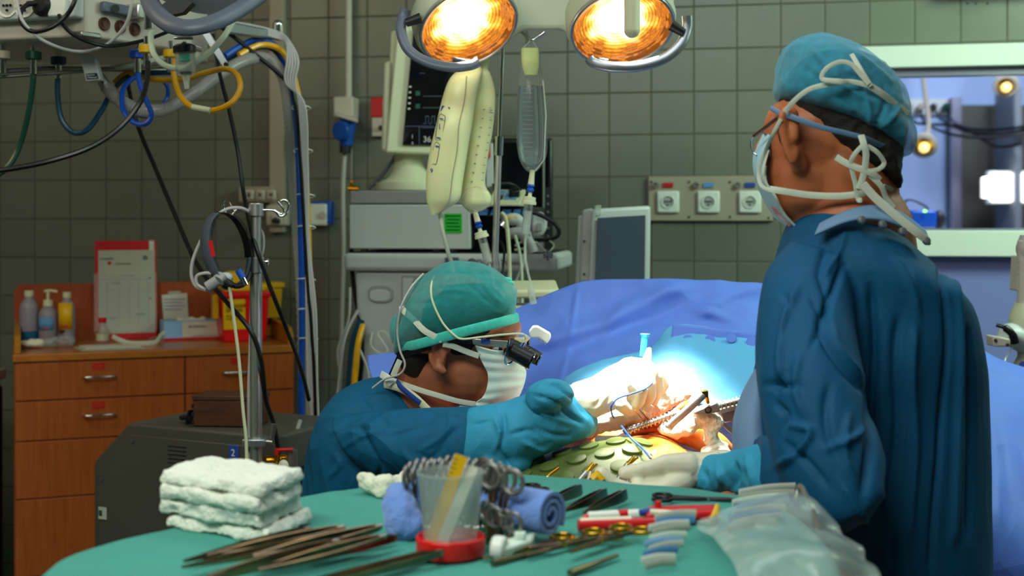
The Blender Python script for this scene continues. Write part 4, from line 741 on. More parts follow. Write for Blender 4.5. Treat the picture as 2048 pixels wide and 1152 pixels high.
# dark control module
um0, um1 = G.at(941), G.at(1062)
t = T('control_module', 'dark blue monitoring module with small lit blue labels right of the grey box', 'medical machine', G.p((um0+um1)/2, .18, zt+.004))
m = M(); G.box(m, um0, um1, .02, .30, zt+.005, gz(980, 413)); m.build('case', 'screendark', t, bevel=.006)
m = M(); m.prism([G.p(um0, -.0, gz(980, 432)), G.p(um1, -.0, gz(980, 432)), G.p(um1, .03, gz(980, 414)), G.p(um0, .03, gz(980, 414))], G.b*.03+Vector((0, 0, -.01))); m.build('display_hood', 'dark', t, bevel=.003)
for i, (a, w_) in enumerate(((957, 18), (981, 12), (1003, 18), (1026, 14), (1044, 9))): u = G.at(a); m = M(); m.prism([G.p(u, -.002, gz(980, 430)), G.p(u+w_*.0014, -.002, gz(980, 430)), G.p(u+w_*.0014, .022, gz(980, 418)), G.p(u, .022, gz(980, 418))], Vector((0, -.001, 0))); m.build('lit_label', 'lcdblue', t)
# key pad on the module
t = T('keypad', 'small cream keypad panel with a black dial on top of the dark module', 'control panel', G.p(G.at(1000), .10, gz(1000, 412)))
zk = gz(1000, 413); m = M(); ua, ub = G.at(976), G.at(1041); m.prism([G.p(ua, -.01, zk+.002), G.p(ub, -.01, zk+.002), G.p(ub, .10, zk+.002), G.p(ub-.004, .10, zk+.045), G.p(ub-.006, .09, zk+.045), G.p(ub-.002, -.01, zk+.012)][0:0] or [G.p(ua, -.01, zk+.001), G.p(ua, .1, zk+.001), G.p(ua, .1, zk+.05), G.p(ua, -.01, zk+.008)], G.u*(ub-ua)); m.build('panel', 'cream', t, bevel=.002)
def kp(u, f, h=.001): return G.p(u, -.01+.11*f, zk+.008+.042*f+h)
for i in range(3):
    for j in range(2): u = ua+.022+i*.020; m = M(); m.prism([kp(u, .25+j*.35), kp(u+.015, .25+j*.35), kp(u+.015, .5+j*.35), kp(u, .5+j*.35)], (0, 0, .002)); m.build('key', 'labelblue' if (i+j) % 3 else 'hosegreen', t)
m = M(); m.cyl(kp(ub-.025, .5, 0), kp(ub-.025, .5, .02)+Vector((0, -.01, 0)), .016); m.build('dial', 'black', t, bevel=.002)
# black screen tower behind
t = T('ventilator_monitor', 'tall black monitor standing behind the dark module', 'monitor', P(1045, 500, 4.18))
q0, q1 = P(986, 500, 4.15), P(1106, 276, 4.15); M().box(((q0.x+q1.x)/2, 4.18, (q0.z+q1.z)/2-.0), (q1.x-q0.x, .05, q1.z-q0.z)).build('screen_case', 'black', t, bevel=.008)
M().box(((q0.x+q1.x)/2, 4.153, (q0.z+q1.z)/2+.02), (q1.x-q0.x-.03, .004, q1.z-q0.z-.07)).build('screen', 'screendark', t)
M().cyl(P(1087, 300, 4.12), P(1087, 470, 4.12), .004).build('steel_rod', 'steeldull', t)
M().box((q1.x-.02, 4.14, (q0.z+q1.z)/2-.08), (.035, .03, .2)).build('connector_strip', 'dark', t, bevel=.003)
for i in range(6): M().cyl(P(1096, 392+i*16, 4.12), P(1096, 392+i*16, 4.115), .004, n=8).build('socket', 'steeldull', t)
M().box(((q0.x+q1.x)/2, 4.19, .55), (.1, .08, 1.0)).box(((q0.x+q1.x)/2, 4.19, .03), (.4, .16, .05)).build('stand', 'dark', t, bevel=.008)
# patient monitor
t = T('patient_monitor', 'large cream patient monitor with dark screen on a swivel foot', 'monitor', P(815, 381, 3.9))
M().prism(PT((796, 40, 3.80), (960, 52, 3.86), (950, 312, 3.84), (770, 306, 3.78)), (0, .05, 0)).build('bezel', 'cream', t, bevel=.008, seg=3)
M().prism(PT((782, 120, 3.83), (768, 124, 3.83), (762, 302, 3.81), (776, 304, 3.81)), (0, .10, 0)).prism(PT((782, 60, 3.85), (940, 70, 3.9), (935, 300, 3.9), (770, 298, 3.84)), (0, .1, 0)).build('rear_housing', 'cream', t, bevel=.008)
scr = M().prism(PT((827, 58, 3.799), (950, 68, 3.852), (941, 292, 3.832), (805, 289, 3.782)), (0, .012, 0)).build('screen', 'screendark', t)
def dS(x, y): return 3.781+(x-805)*.0004+(290-y)*.00006
def spr(x0, y0, x1, y1, k, n): M().prism([P(x0, y0, dS(x0, y0)-.002), P(x1, y0, dS(x1, y0)-.002), P(x1, y1, dS(x1, y1)-.002), P(x0, y1, dS(x0, y1)-.002)], (0, .001, 0)).build(n, k, scr)
for y in (187, 213): spr(831, y-5, 840, y+4, 'screengreen', 'green_field')
for i in range(5): spr(818-i*.6, 172+i*11, 823-i*.6, 175+i*11, 'screentext', 'value')
for x0, y0, x1, y1 in ((846, 192, 884, 192.8), (845, 215, 880, 215.8), (824, 146, 850, 146.6), (806, 252, 868, 252.8), (838, 252, 838.8, 290), (843, 255, 905, 255.8)): spr(x0, y0, x1, y1, 'screenline', 'trace')
for i in range(5): x = 846+i*6; spr(x, 232 if i % 2 else 247, x+5, 233 if i % 2 else 247.8, 'screenline', 'trace'); spr(x+5, 232, x+5.6, 247.8, 'screenline', 'trace')
text('36.2', 'reading', 'screentext', scr, P(846, 284, dS(850, 280)-.004), .024, (1, .12, 0)); text('1', 'reading', 'screentext', scr, P(822, 277, dS(822, 280)-.004), .016, (1, .12, 0)); text('0', 'reading', 'screentext', scr, P(823, 289, dS(822, 280)-.004), .011, (1, .12, 0))
M().loft([(815, 296, 3.88, 28, .035), (818, 330, 3.88, 30, .04), (820, 352, 3.88, 42, .06), (818, 366, 3.88, 60, .075)], 6, 32).build('swivel_foot', 'cream', t)
q = P(818, 376, 3.88); M().lathe([(0, -.008), (.098, -.008), (.10, .0), (.098, .016), (0, .018)], q, n=40).build('base_plate', 'cream', t)
m = M(); m.cyl(P(800, 362, 3.80), P(800, 365, 3.80), .002).cyl(P(805, 362, 3.80), P(805, 365, 3.80), .002); 
M().tube(cat_(PT((796, 300, 3.95), (785, 322, 3.95), (760, 355, 3.95), (735, 380, 3.95)), 6), .006).build('cable', 'grey', t)
# cable clutter on the machine
for i, (pts, r, k, lb) in enumerate((([(1062, 424, 3.62), (1085, 432, 3.62), (1112, 450, 3.62), (1117, 468, 3.62), (1100, 478, 3.62), (1060, 480, 3.64), (1040, 478, 3.64)], 4.5, 'black', 'thick black cable curving out right of the machine'),
    ([(1030, 500, 3.62), (1062, 495, 3.6), (1068, 484, 3.62), (1045, 484, 3.66), (1030, 492, 3.66)], 2.5, 'cream', 'cream cable coiled on the right of the machine worktop'),
    ([(1072, 484, 3.62), (1088, 500, 3.6), (1098, 508, 3.6)], 2.5, 'cablewhite', 'short pale tube ending at the blue stopcock'),
    ([(1098, 480, 3.62), (1108, 492, 3.6), (1094, 508, 3.6)], 2, 'clearg', 'short clear tube bent above the blue stopcock'),
    ([(985, 370, 3.7), (1020, 368, 3.72), (1045, 385, 3.74), (1062, 410, 3.7)], 3.2, 'black', 'black cable lying behind the keypad'))):
    hose('machine_cable', pts, r, k, lb, 'cable', 'cables on the machine worktop')
t = T('tube_connector_block', 'grey-white breathing tube connector on the worktop beside the pole', 'connector', P(1035, 480, 3.55))
M().tube(cat_(PT((1012, 440, 3.55), (1035, 440, 3.55), (1050, 460, 3.55), (1058, 490, 3.55)), 6), [.014, .015, .016, .018, .018, .018, .017, .016, .016, .016, .015, .015, .015, .014, .014, .014, .013, .013, .013]).build('elbow', 'mach', t)
M().tube(cat_(PT((1018, 468, 3.53), (1040, 466, 3.53), (1056, 482, 3.53), (1066, 505, 3.53)), 6), .016).build('grey_elbow', 'machgrey', t); M().cyl(P(1010, 446, 3.52), P(1004, 452, 3.52), .012).cyl(P(1002, 430, 3.52), P(1010, 444, 3.52), .006).build('metal_fitting', 'chrome', t)
M().cyl(P(1015, 437, 3.54), P(1034, 436, 3.54), .007).build('yellow_sleeve', 'hoseyellow', t)
t = T('sensor_head', 'rounded pale plastic unit right of the upright drip chamber', 'device', P(1080, 475, 3.66))
M().prism(PT((1062, 422, 3.66), (1085, 424, 3.66), (1095, 436, 3.66), (1094, 458, 3.66), (1084, 472, 3.66), (1062, 476, 3.66)), (0, .05, 0)).build('shell', 'mach', t, bevel=.008, seg=3); M().prism(PT((1074, 446, 3.655), (1086, 444, 3.655), (1084, 462, 3.655), (1070, 466, 3.655)), (0, .01, 0)).build('grey_face', 'machgrey', t, bevel=.003)
M().box(P(1072, 492, 3.68), (.04, .04, .05)).build('foot', 'machgrey', t)
m = M()
for a in (.4, 1.6, 2.8): q = P(1096, 511, 3.55); m.tube([q-Vector((math.cos(a), 0, math.sin(a)))*.014, q+Vector((math.cos(a), 0, math.sin(a)))*.014], .004, 8)
tag(m.build('stopcock', 'bluegrey'), 'blue-grey plastic stopcock at the right end of the machine worktop', 'stopcock')
t = T('red_tab', 'red plastic tab beside the infusion pole in front of the black monitor', 'tab', P(976, 325, 3.9))
M().prism(PT((970, 290, 3.9), (980, 288, 3.9), (981, 312, 3.9), (972, 324, 3.9), (966, 322, 3.9)), (0, .01, 0)).build('tab', 'red', t, bevel=.003); M().prism(PT((980, 286, 3.91), (986, 286, 3.91), (988, 372, 3.91), (972, 376, 3.91), (972, 326, 3.91)), (0, .015, 0)).build('mount', 'mach', t, bevel=.003)
# white swivel screen
t = T('swivel_display', 'white framed grey display standing behind the blue drape', 'monitor', P(1230, 640, 3.55))
M().prism(PT((1184, 418, 3.50), (1302, 411, 3.56), (1300, 600, 3.56), (1176, 600, 3.50)), (0, .035, 0)).build('frame', 'mach', t, bevel=.010, seg=4)
M().prism(PT((1166, 420, 3.54), (1186, 416, 3.53), (1178, 600, 3.53), (1158, 600, 3.54)), (0, .03, 0)).prism(PT((1157, 432, 3.56), (1168, 430, 3.56), (1160, 600, 3.56), (1150, 600, 3.56)), (0, .03, 0)).build('side_case', 'mach', t, bevel=.005)
M().prism(PT((1195, 436, 3.4965), (1291, 430, 3.546), (1289, 596, 3.546), (1189, 596, 3.4965)), (0, .004, 0)).build('screen', 'screenoff', t, bevel=.001)
M().prism(PT((1190, 411, 3.49), (1203, 410, 3.49), (1201, 431, 3.49), (1191, 431, 3.49)), (0, .04, 0)).build('clip', 'clearg', t, bevel=.002)
for y in (482, 548): M().cyl(P(1168, y, 3.538), P(1168, y, 3.53), .003, n=8).build('side_screw', 'dark', t)
M().box((P(1230, 0, 3.56).x, 3.58, .62), (.05, .05, 1.24)).box((P(1230, 0, 3.56).x, 3.58, .03), (.4, .4, .05)).build('stand', 'mach', t, bevel=.006)
t = T('arm_board', 'pale yellow padded arm board behind the bending surgeon\'s cap', 'arm board', P(1070, 600, 3.15))
M().prism(PT((1005, 577, 3.2), (1112, 575, 3.2), (1120, 597, 3.1), (1000, 598, 3.1)), (0, .0, .02)).build('cushion', 'hosewhite' if 0 else 'cream', t, bevel=.006); m = M(); m.box(P(1060, 625, 3.16), (.14, .12, .04)); m.build('base', 'mach', t, bevel=.005); M().box(Vector((P(1060, 600, 3.16).x, 3.16, .6)), (.05, .05, 1.2)).box(Vector((P(1060, 600, 3.16).x, 3.16, .02)), (.3, .3, .04)).build('post', 'steeldull', t)
# hoses left of the machine
for i, (pts, r, k, lb) in enumerate((([(702, 470, 3.75), (704, 540, 3.75), (712, 600, 3.74), (722, 650, 3.72), (724, 720, 3.7), (718, 780, 3.7), (716, 900, 3.7)], 4.5, 'black', 'black cable running down the left edge of the machine'),
    ([(722, 640, 3.68), (706, 690, 3.66), (700, 760, 3.64), (694, 840, 3.62), (690, 1000, 3.6)], 8, 'hosenavy', 'dark teal hose bending down beside the machine'),
    ([(726, 650, 3.66), (716, 690, 3.63), (709, 760, 3.61), (702, 840, 3.6), (698, 1000, 3.58)], 6.5, 'hoseyellow', 'yellow hose bending down beside the machine'),
    ([(716, 620, 3.69), (692, 670, 3.66), (682, 730, 3.64), (672, 810, 3.62), (652, 900, 3.6)], 3.2, 'cablewhite', 'white cable slanting left below the machine'),
    ([(700, 575, 3.72), (697, 640, 3.7), (676, 700, 3.68), (680, 760, 3.66), (668, 850, 3.64)], 2.6, 'cablewhite', 'thin white cable curving at the lower left of the machine'),
    ([(720, 700, 3.6), (735, 740, 3.6), (742, 800, 3.6)], 2.6, 'cablewhite', 'thin white cable dropping behind the blue sheet'))):
    hose('side_hose', pts, r, k, lb, 'hose', 'hoses at the left of the machine')
hose('side_hose', [(690, 800, 3.5), (682, 840, 3.5), (672, 900, 3.5)], 5, 'steel', 'shiny steel tube leaning at the lower left of the machine', 'tube')
hose('wire_loop', [(745, 665, 3.62), (742, 690, 3.6), (760, 706, 3.6), (775, 700, 3.6), (756, 668, 3.62), (770, 664, 3.62), (790, 690, 3.6), (800, 705, 3.6)], 2.2, 'clearg', 'clear looped tubing on the front of the machine cabinet', 'tube')

# ------------------------------------------------ dark grey floor unit
hx = Fr(P(535, 0, 3.0).x, 3.0, math.degrees(math.atan2(-.17, .343))); zh = .968; LW = .430
t = T('heater_cooler_unit', 'dark grey wheeled floor unit with a cut-off corner and number label', 'medical machine', hx.p(-.19, .2, 0))
def hp(u, z, b=0): return hx.p(u, b, z)
prf = [(0.015, .08), (.015, zh), (-LW, zh), (-LW-.115, zh-.105), (-LW-.115, .08)]
M().prism([hp(u, z, .012) for u, z in prf], hx.b*.31).build('casing', 'greydk', t, bevel=.008, seg=3)
prf2 = [(-.03, .10), (-.03, zh-.027), (-LW+.012, zh-.027), (-LW-.092, zh-.122), (-LW-.092, .10)]
M().prism([hp(u, z, .004) for u, z in prf2], hx.b*.01).build('front_panel', 'greydk', t, bevel=.002)
for u, z in ((-.045, zh-.042), (-LW+.02, zh-.042), (-LW-.08, zh-.145)): M().cyl(hp(u, z, .004), hp(u, z, .001), .005).build('panel_screw', 'steeldull', t)
q = hp(-.098, zh-.045, .001); M().box(q, (.028, .003, .034), hx.ax).build('number_plate', 'inkblue', t, bevel=.002); text('2', 'number', 'white', t, q-hx.b*.002-hx.u*.0065-Vector((0, 0, .008)), .023, hx.u)
m = M()
for i in range(5): m.box(hp(-.27, zh-.045-i*.010, .003), (.055, .002, .0015), hx.ax)
m.build('vent_lines', 'dark', t); q = hp(-LW-.075, .74, .002); M().box(q, (.026, .002, .03), hx.ax).build('service_label', 'papergrey', t); M().box(q-hx.b*.001-hx.u*.006, (.01, .002, .014), hx.ax).build('label_mark', 'ink', t)
q = hp(-.285, zh, .07); M().lathe([(0, 0), (.012, 0), (.012, .010), (.027, .012), (.027, .020), (.004, .022), (.004, .03), (0, .03)], q).build('filler_cap', 'black', t); M().box(q+Vector((0, 0, .026)), (.006, .02, .016), hx.ax).build('cap_grip', 'black', t, bevel=.002)
for u in (-.02, -LW-.15):
    for b in (.05, .27): q = hp(u, .04, b); M().cyl(q-hx.u*.016, q+hx.u*.016, .04).build('castor', 'dark', t)
M().box(hx.p(.02, .13, zh-.13), (.004, .10, .09), hx.ax).build('side_display', 'black', t)
t2 = T('valve_manifold', 'brass valves with a red lever on the side of the grey unit', 'valve', P(548, 930, 2.95))
M().cyl(P(530, 925, 2.93), P(585, 920, 2.96), .015).cyl(P(554, 905, 2.93), P(554, 925, 2.93), .008).build('pipe', 'goldm', t2); M().cyl(P(553, 934, 2.9), P(553, 970, 2.9), .02).cyl(P(583, 900, 2.95), P(583, 970, 2.95), .014).build('valve_body', 'steeldull', t2)
M().prism(PT((549, 898, 2.92), (585, 897, 2.92), (585, 902, 2.92), (558, 903, 2.92), (556, 912, 2.92), (549, 912, 2.92)), (0, .014, 0)).build('red_lever', 'red', t2, bevel=.002); M().ell(P(567, 932, 2.89), (.012, .01, .014)).build('white_knob', 'beige', t2)
hose('coiled_hose', [(600, 842, 3.15), (592, 870, 3.1), (590, 900, 3.1), (594, 950, 3.1), (600, 1050, 3.1)], 4.5, 'corr', 'clear hose bending down beside the red lever', 'hose')
# wooden box
q = P(450, 856, 3.13); BX = Fr(q.x, q.y, -6); zb0 = zh+.002
t = T('wooden_box', 'dark wooden box with finger joints lying on the grey unit', 'box', (q.x, q.y+.06, zb0))
m = M(); BX.box(m, -.08, .08, -.0, .1, zb0, zb0+.062); m.build('box', 'boxwood', t, bevel=.002); m = M(); BX.box(m, -.082, .082, -.002, .102, zb0+.0625, zb0+.074); m.build('lid', 'boxwood', t, bevel=.002)
for s in (-1, 1):
    for i in range(3): m = M(); BX.box(m, s*.08-.003, s*.08+.003, -.0015, .004, zb0+.004+i*.020, zb0+.013+i*.020); m.build('finger_joint', 'dark', t)
# ------------------------------------------------ steel pole with the headlight ring
dp = 2.90; px_ = 512
t = T('steel_pole', 'thick steel pole with double hooks clamped to the grey unit', 'pole', Vector((P(px_, 0, dp).x, dp, 0)))
def v(y, x=px_): return P(x, y, dp)
M().cyl(v(406), v(433), .0165, n=28).build('top_collar', 'steel', t, bevel=.002); M().cyl(v(433), v(520), .0115, n=24).build('inner_tube', 'steel', t); M().cyl(v(514), v(546), .0185, n=28).build('clamp_collar', 'steel', t, bevel=.002)
M().cyl(v(546), (v(546).x, dp, .03), .0135, n=24).build('main_tube', 'steel', t); M().cyl(v(524), v(524, 534), .004).cyl(v(524, 533), v(524, 537), .008).build('thumb_screw', 'chrome', t)
M().tube(cat_([v(420, 526), v(421, 548), v(432, 560), v(428, 572), v(410, 577), v(400, 570), v(402, 562)], 6), .0032).tube(cat_([v(420, 548), v(428, 562), v(420, 568), v(404, 556)], 6), .0028).build('hook', 'chrome', t)
M().tube(cat_([v(420, 500), v(418, 478), v(430, 464), v(426, 452), v(412, 446), v(402, 452)], 6), .0032).tube(cat_([v(418, 478), v(424, 470), v(405, 458)], 5), .0028).build('hook', 'chrome', t)
M().box(v(883, 510), (.05, .05, .018)).build('bracket', 'alum', t, bevel=.003); M().cyl(v(883, 530), v(884, 545), .006).cyl(v(884, 542), v(848, 547), .005, .008).build('clamp_lever', 'steeldull', t)
M().cyl((v(900).x, dp, .0), (v(900).x, dp, .03), .14).build('pole_base', 'steeldull', t, bevel=.004)
t = T('headlight_band', 'grey surgical headlight band hanging from the left pole hook', 'headlight', P(452, 575, 2.88))
def ringband(cx, cy, rx, ry, a0, a1, d, wd, rot=-12):
    R = []
    for i in range(25):
        a = math.radians(a0+(a1-a0)*i/24); x = rx*math.cos(a); y = -ry*math.sin(a); r = math.radians(rot); X = cx+x*math.cos(r)-y*math.sin(r); Y = cy+x*math.sin(r)+y*math.cos(r); k = wd*(.6+.4*abs(math.cos(a)))
        R.append([P(X-k, Y, d-.03), P(X+k*.4, Y, d-.045), P(X+k, Y, d+.03)])
    return R
M().grid(ringband(455, 498, 40, 74, 95, 262, 2.88, 12)).build('front_band', 'bluegrey', t, solid=.004); M().grid(ringband(455, 498, 42, 74, 92, -20, 2.90, 8)).build('rear_band', 'black', t, solid=.005)
M().grid(ringband(455, 498, 42, 74, -20, -80, 2.90, 5)).build('lower_band', 'bluegrey', t, solid=.003); m = M(); m.prism(PT((416, 482, 2.828), (424, 480, 2.828), (431, 512, 2.828), (423, 515, 2.828)), (0, .003, 0)); m.build('red_label', 'red', t)
M().cyl(P(436, 560, 2.84), P(415, 574, 2.84), .012).tube(PT((444, 552, 2.85), (436, 562, 2.84)), .014).build('swivel_joint', 'machgrey', t); M().lathe([(0, .0), (.011, .0), (.014, .012), (.014, .03), (.011, .032), (.010, .02), (0, .02)], P(452, 560, 2.88), (.25, -.9, -.25)).build('lamp_barrel', 'steeldull', t)
M().ell(P(452, 555, 2.86), (.016, .014, .012)).build('lamp_shell', 'mach', t); M().cyl(P(466, 562, 2.84), P(490, 548, 2.9), .011, .013).build('blue_grip', 'blueplug', t, bevel=.002) if 0 else M().tube(PT((476, 540, 2.84), (486, 556, 2.84)), .008).build('blue_plug', 'blueplug', t)
M().cyl(P(486, 556, 2.84), P(493, 570, 2.84), .005).build('plug_tip', 'chrome', t)
M().tube(cat_(PT((448, 556, 2.85), (470, 572, 2.85), (490, 566, 2.86), (500, 545, 2.88)), 6), .006).build('rear_arch', 'dark', t)
CG = 'white headlight cables'
hose('headlight_cable', [(500, 425, 2.9), (480, 416, 2.88), (450, 420, 2.87), (420, 445, 2.86), (400, 485, 2.86), (386, 520, 2.86), (383, 550, 2.86), (392, 572, 2.86), (412, 580, 2.85)], 3.6, 'cablewhite', 'white cable curving left around the headlight band', 'cable', CG)
hose('headlight_cable', [(408, 578, 2.85), (394, 568, 2.85), (394, 552, 2.85), (412, 546, 2.85), (434, 549, 2.85)], 3.4, 'cablewhite', 'short white cable curl left of the headlight barrel', 'cable', CG)
hose('headlight_cable', [(516, 452, 2.93), (526, 470, 2.93), (526, 500, 2.93), (516, 530, 2.93), (505, 560, 2.93), (500, 700, 2.92), (497, 800, 2.9), (500, 960, 2.9)], 3, 'cablewhite', 'white cable looping behind the steel pole', 'cable', CG)
hose('headlight_cable', [(459, 574, 2.85), (468, 640, 2.86), (478, 720, 2.87), (486, 820, 2.87), (492, 880, 2.87), (494, 970, 2.87)], 3.2, 'cream', 'cream cable hanging straight down left of the steel pole', 'cable', CG)
# ------------------------------------------------ patient, drapes and the operating field
OT = Fr(.24, 2.42, 14.5)      # the table's long side runs away from the camera
tb = T('operating_table', 'operating table under the blue drapes and green mat', 'operating table', (.24, 2.42, 0))
m = M(); OT.box(m, -.22, .22, -.85, .85, .80, .86); m.build('table_top', 'steeldull', tb, bevel=.01); m = M(); OT.box(m, -.12, .12, -.15, .25, .06, .80); m.build('column', 'steeldull', tb, bevel=.01); m = M(); OT.box(m, -.22, .22, -.5, .5, 0, .06); m.build('base', 'steeldull', tb, bevel=.01)
ps = T('person', 'patient lying under the drapes with iodine-stained orange skin at the incision', 'person', (.25, 2.52, .87))
m = M(); m.chain([(OT.p(0, .76, .98), .085), (OT.p(0, .62, .96), .05), (OT.p(0, .45, .96), .095)], 1.1, 20)
m.chain([(OT.p(.03, .40, .965), .10), (OT.p(.03, .15, .97), .105), (OT.p(.0, -.1, .965), .10), (OT.p(0, -.3, .955), .095)], 1.0, 20)
for u in (-.08, .08): m.chain([(OT.p(u*1.6, .42, .95), .06), (OT.p(u*2.2, .1, .92), .04), (OT.p(u*2.1, -.12, .90), .035)], 1, 12); m.chain([(OT.p(u, -.3, .945), .08), (OT.p(u, -.6, .92), .05), (OT.p(u, -.84, .91), .04)], 1, 14)
remesh(m, 'body', 'iodine', ps, .008, 6)
o = M().loft([(1252, 869, 2.47, 3, .004, 8), (1300, 866, 2.46, 11, .02, 92), (1360, 868, 2.46, 19, .03, 96), (1400, 876, 2.46, 26, .035, 100), (1440, 892, 2.46, 24, .03, 100), (1470, 905, 2.46, 8, .01, 100)], 8, 24)
o.build('prepared_skin', 'iodine', ps)
M().tube(cat_(PT((1250, 862, 2.44), (1290, 850, 2.43), (1330, 838, 2.43), (1352, 822, 2.44), (1372, 808, 2.46), (1388, 812, 2.46), (1372, 832, 2.45), (1335, 852, 2.43), (1290, 862, 2.43)), 6, closed=True), .006, 8, closed=True).build('wound_edge', 'flesh', ps)
m = M(); m.add(PT((1262, 862, 2.45), (1300, 852, 2.445), (1345, 832, 2.45), (1372, 812, 2.465), (1384, 816, 2.465), (1368, 836, 2.455), (1330, 852, 2.445), (1290, 864, 2.445)), [tuple(range(8))]); m.build('wound', 'flesh', ps, solid=.004)
# big blue drape hung as a screen
def drape(name, rows, mt, label, nu=14, nv=12, th=.0025, amp=.012, sc=4, seed=0, st=(1, 1, 1), group=None, lines=None):
    o = M().grid(crumple(sheet(rows, nu, nv), amp, sc, seed, st)).build(name, mt, solid=th)
    if lines:
        f0 = folds(lines); deform(o, o.location, lambda v, n: f0(v, np.tile(np.array([[0, -1., .2]]), (len(v), 1))))
    return tag(o, label, 'drape', group)
drape('surgical_drape', [[(1020, 622, 3.02), (1085, 590, 3.03), (1150, 562, 3.03), (1205, 556, 3.03), (1350, 561, 3.02), (1530, 567, 3.0), (1680, 575, 3.0), (1850, 600, 3.0), (1960, 688, 2.98), (2080, 745, 2.96)],
    [(1000, 660, 2.98), (1075, 640, 2.98), (1140, 620, 2.98), (1200, 610, 2.98), (1350, 612, 2.97), (1530, 620, 2.96), (1680, 640, 2.95), (1850, 660, 2.92), (1965, 710, 2.90), (2110, 765, 2.88)],
    [(960, 740, 2.92), (1060, 715, 2.92), (1130, 695, 2.90), (1200, 682, 2.89), (1350, 678, 2.88), (1530, 690, 2.88), (1680, 740, 2.84), (1850, 790, 2.80), (1970, 820, 2.76), (2150, 850, 2.74)],
    [(940, 800, 2.86), (1050, 780, 2.84), (1125, 765, 2.80), (1200, 750, 2.77), (1350, 740, 2.76), (1530, 750, 2.76), (1680, 820, 2.70), (1850, 900, 2.62), (1985, 950, 2.58), (2200, 980, 2.56)],
    [(930, 900, 2.80), (1040, 880, 2.75), (1120, 860, 2.70), (1200, 840, 2.66), (1350, 830, 2.64), (1530, 860, 2.62), (1680, 960, 2.56), (1850, 1060, 2.50), (1990, 1110, 2.46), (2240, 1140, 2.44)],
    [(930, 1400, 2.80), (1040, 1400, 2.75), (1120, 1400, 2.72), (1200, 1400, 2.70), (1350, 1400, 2.70), (1530, 1400, 2.68), (1680, 1400, 2.56), (1850, 1400, 2.48), (1990, 1400, 2.44), (2240, 1400, 2.42)]],
    'drapeblue', 'large royal blue drape hung as a screen across the operating table', amp=.022, sc=3.2, seed=2, st=(1.4, 1, .6), lines=[([(1020, 700), (1120, 672), (1220, 640), (1330, 585), (1400, 566)], 14, .022), ([(1040, 725), (1180, 690), (1280, 650), (1400, 600)], 12, -.014), ([(1155, 575), (1140, 680), (1110, 800)], 5, .006), ([(1290, 590), (1240, 620), (1200, 690)], 9, .010), ([(1390, 640), (1440, 600), (1520, 570)], 10, .012), ([(1150, 720), (1230, 680), (1320, 655)], 14, .014), ([(1385, 650), (1410, 625), (1480, 650)], 8, .012), ([(1970, 720), (2048, 770)], 10, .012), ([(1970, 800), (1990, 950), (1980, 1100)], 14, .014)])
t = T('screen_stand', 'metal stand carrying the blue drape behind the operating table', 'stand', (.4, 3.06, 0))
M().tube(PT((1030, 632, 3.06), (1165, 566, 3.06), (1900, 640, 3.04)), .007).cyl(P(1165, 568, 3.06), Vector((P(1165, 0, 3.06).x, 3.06, 0)), .01).cyl(P(1700, 622, 3.05), Vector((P(1700, 0, 3.05).x, 3.05, 0)), .01).build('rod', 'steeldull', t)
drape('surgical_drape', [[(735, 712, 3.0), (775, 706, 3.0), (830, 702, 3.0), (900, 700, 3.0)], [(738, 740, 2.98), (780, 740, 2.98), (840, 740, 2.98), (900, 740, 2.98)], [(760, 800, 2.95), (800, 800, 2.95), (850, 800, 2.95), (900, 800, 2.95)], [(770, 900, 2.95), (810, 900, 2.95), (860, 900, 2.95), (900, 900, 2.95)]],
    'drapeblue', 'small corner of bright blue sheet behind the bending surgeon\'s neck', nu=8, nv=8, amp=.006)
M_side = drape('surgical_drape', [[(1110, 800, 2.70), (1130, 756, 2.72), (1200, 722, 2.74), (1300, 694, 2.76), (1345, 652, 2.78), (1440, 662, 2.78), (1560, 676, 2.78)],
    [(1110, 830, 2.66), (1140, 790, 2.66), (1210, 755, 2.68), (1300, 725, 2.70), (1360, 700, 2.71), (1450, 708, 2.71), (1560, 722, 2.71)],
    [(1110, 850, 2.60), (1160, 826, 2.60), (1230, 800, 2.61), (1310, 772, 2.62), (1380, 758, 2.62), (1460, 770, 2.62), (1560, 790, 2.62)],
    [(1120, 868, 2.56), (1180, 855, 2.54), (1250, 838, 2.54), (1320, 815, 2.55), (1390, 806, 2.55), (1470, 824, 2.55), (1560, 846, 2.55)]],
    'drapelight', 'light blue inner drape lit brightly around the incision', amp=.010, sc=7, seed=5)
M_side['category'] = 'drape'
for i, (x, y) in enumerate(((1376, 679), (1420, 680), (1463, 676), (1503, 684))):
    tag(M().lathe([(.003, -.0015), (.010, -.0015), (.011, 0), (.010, .0015), (.003, .0015)], P(x, y, 2.742), (0, -.9, .4), 24).build('drape_hole', 'inkblue' if 0 else 'drapeblue'), ['leftmost', 'second from left', 'third from left', 'rightmost'][i]+' of the round punched rings along the light blue drape edge', 'ring', 'rings along the drape edge')
tag(M().grid(crumple(sheet([[(1345, 648, 2.76), (1440, 658, 2.76), (1560, 672, 2.76)], [(1340, 690, 2.745), (1440, 702, 2.745), (1560, 718, 2.745)], [(1335, 700, 2.74), (1440, 708, 2.74), (1560, 724, 2.74)]], 10, 6), .004, 9, 3)).build('drape_hem', 'drapeblue', solid=.002), 'blue hem strip along the top of the light inner drape', 'drape')
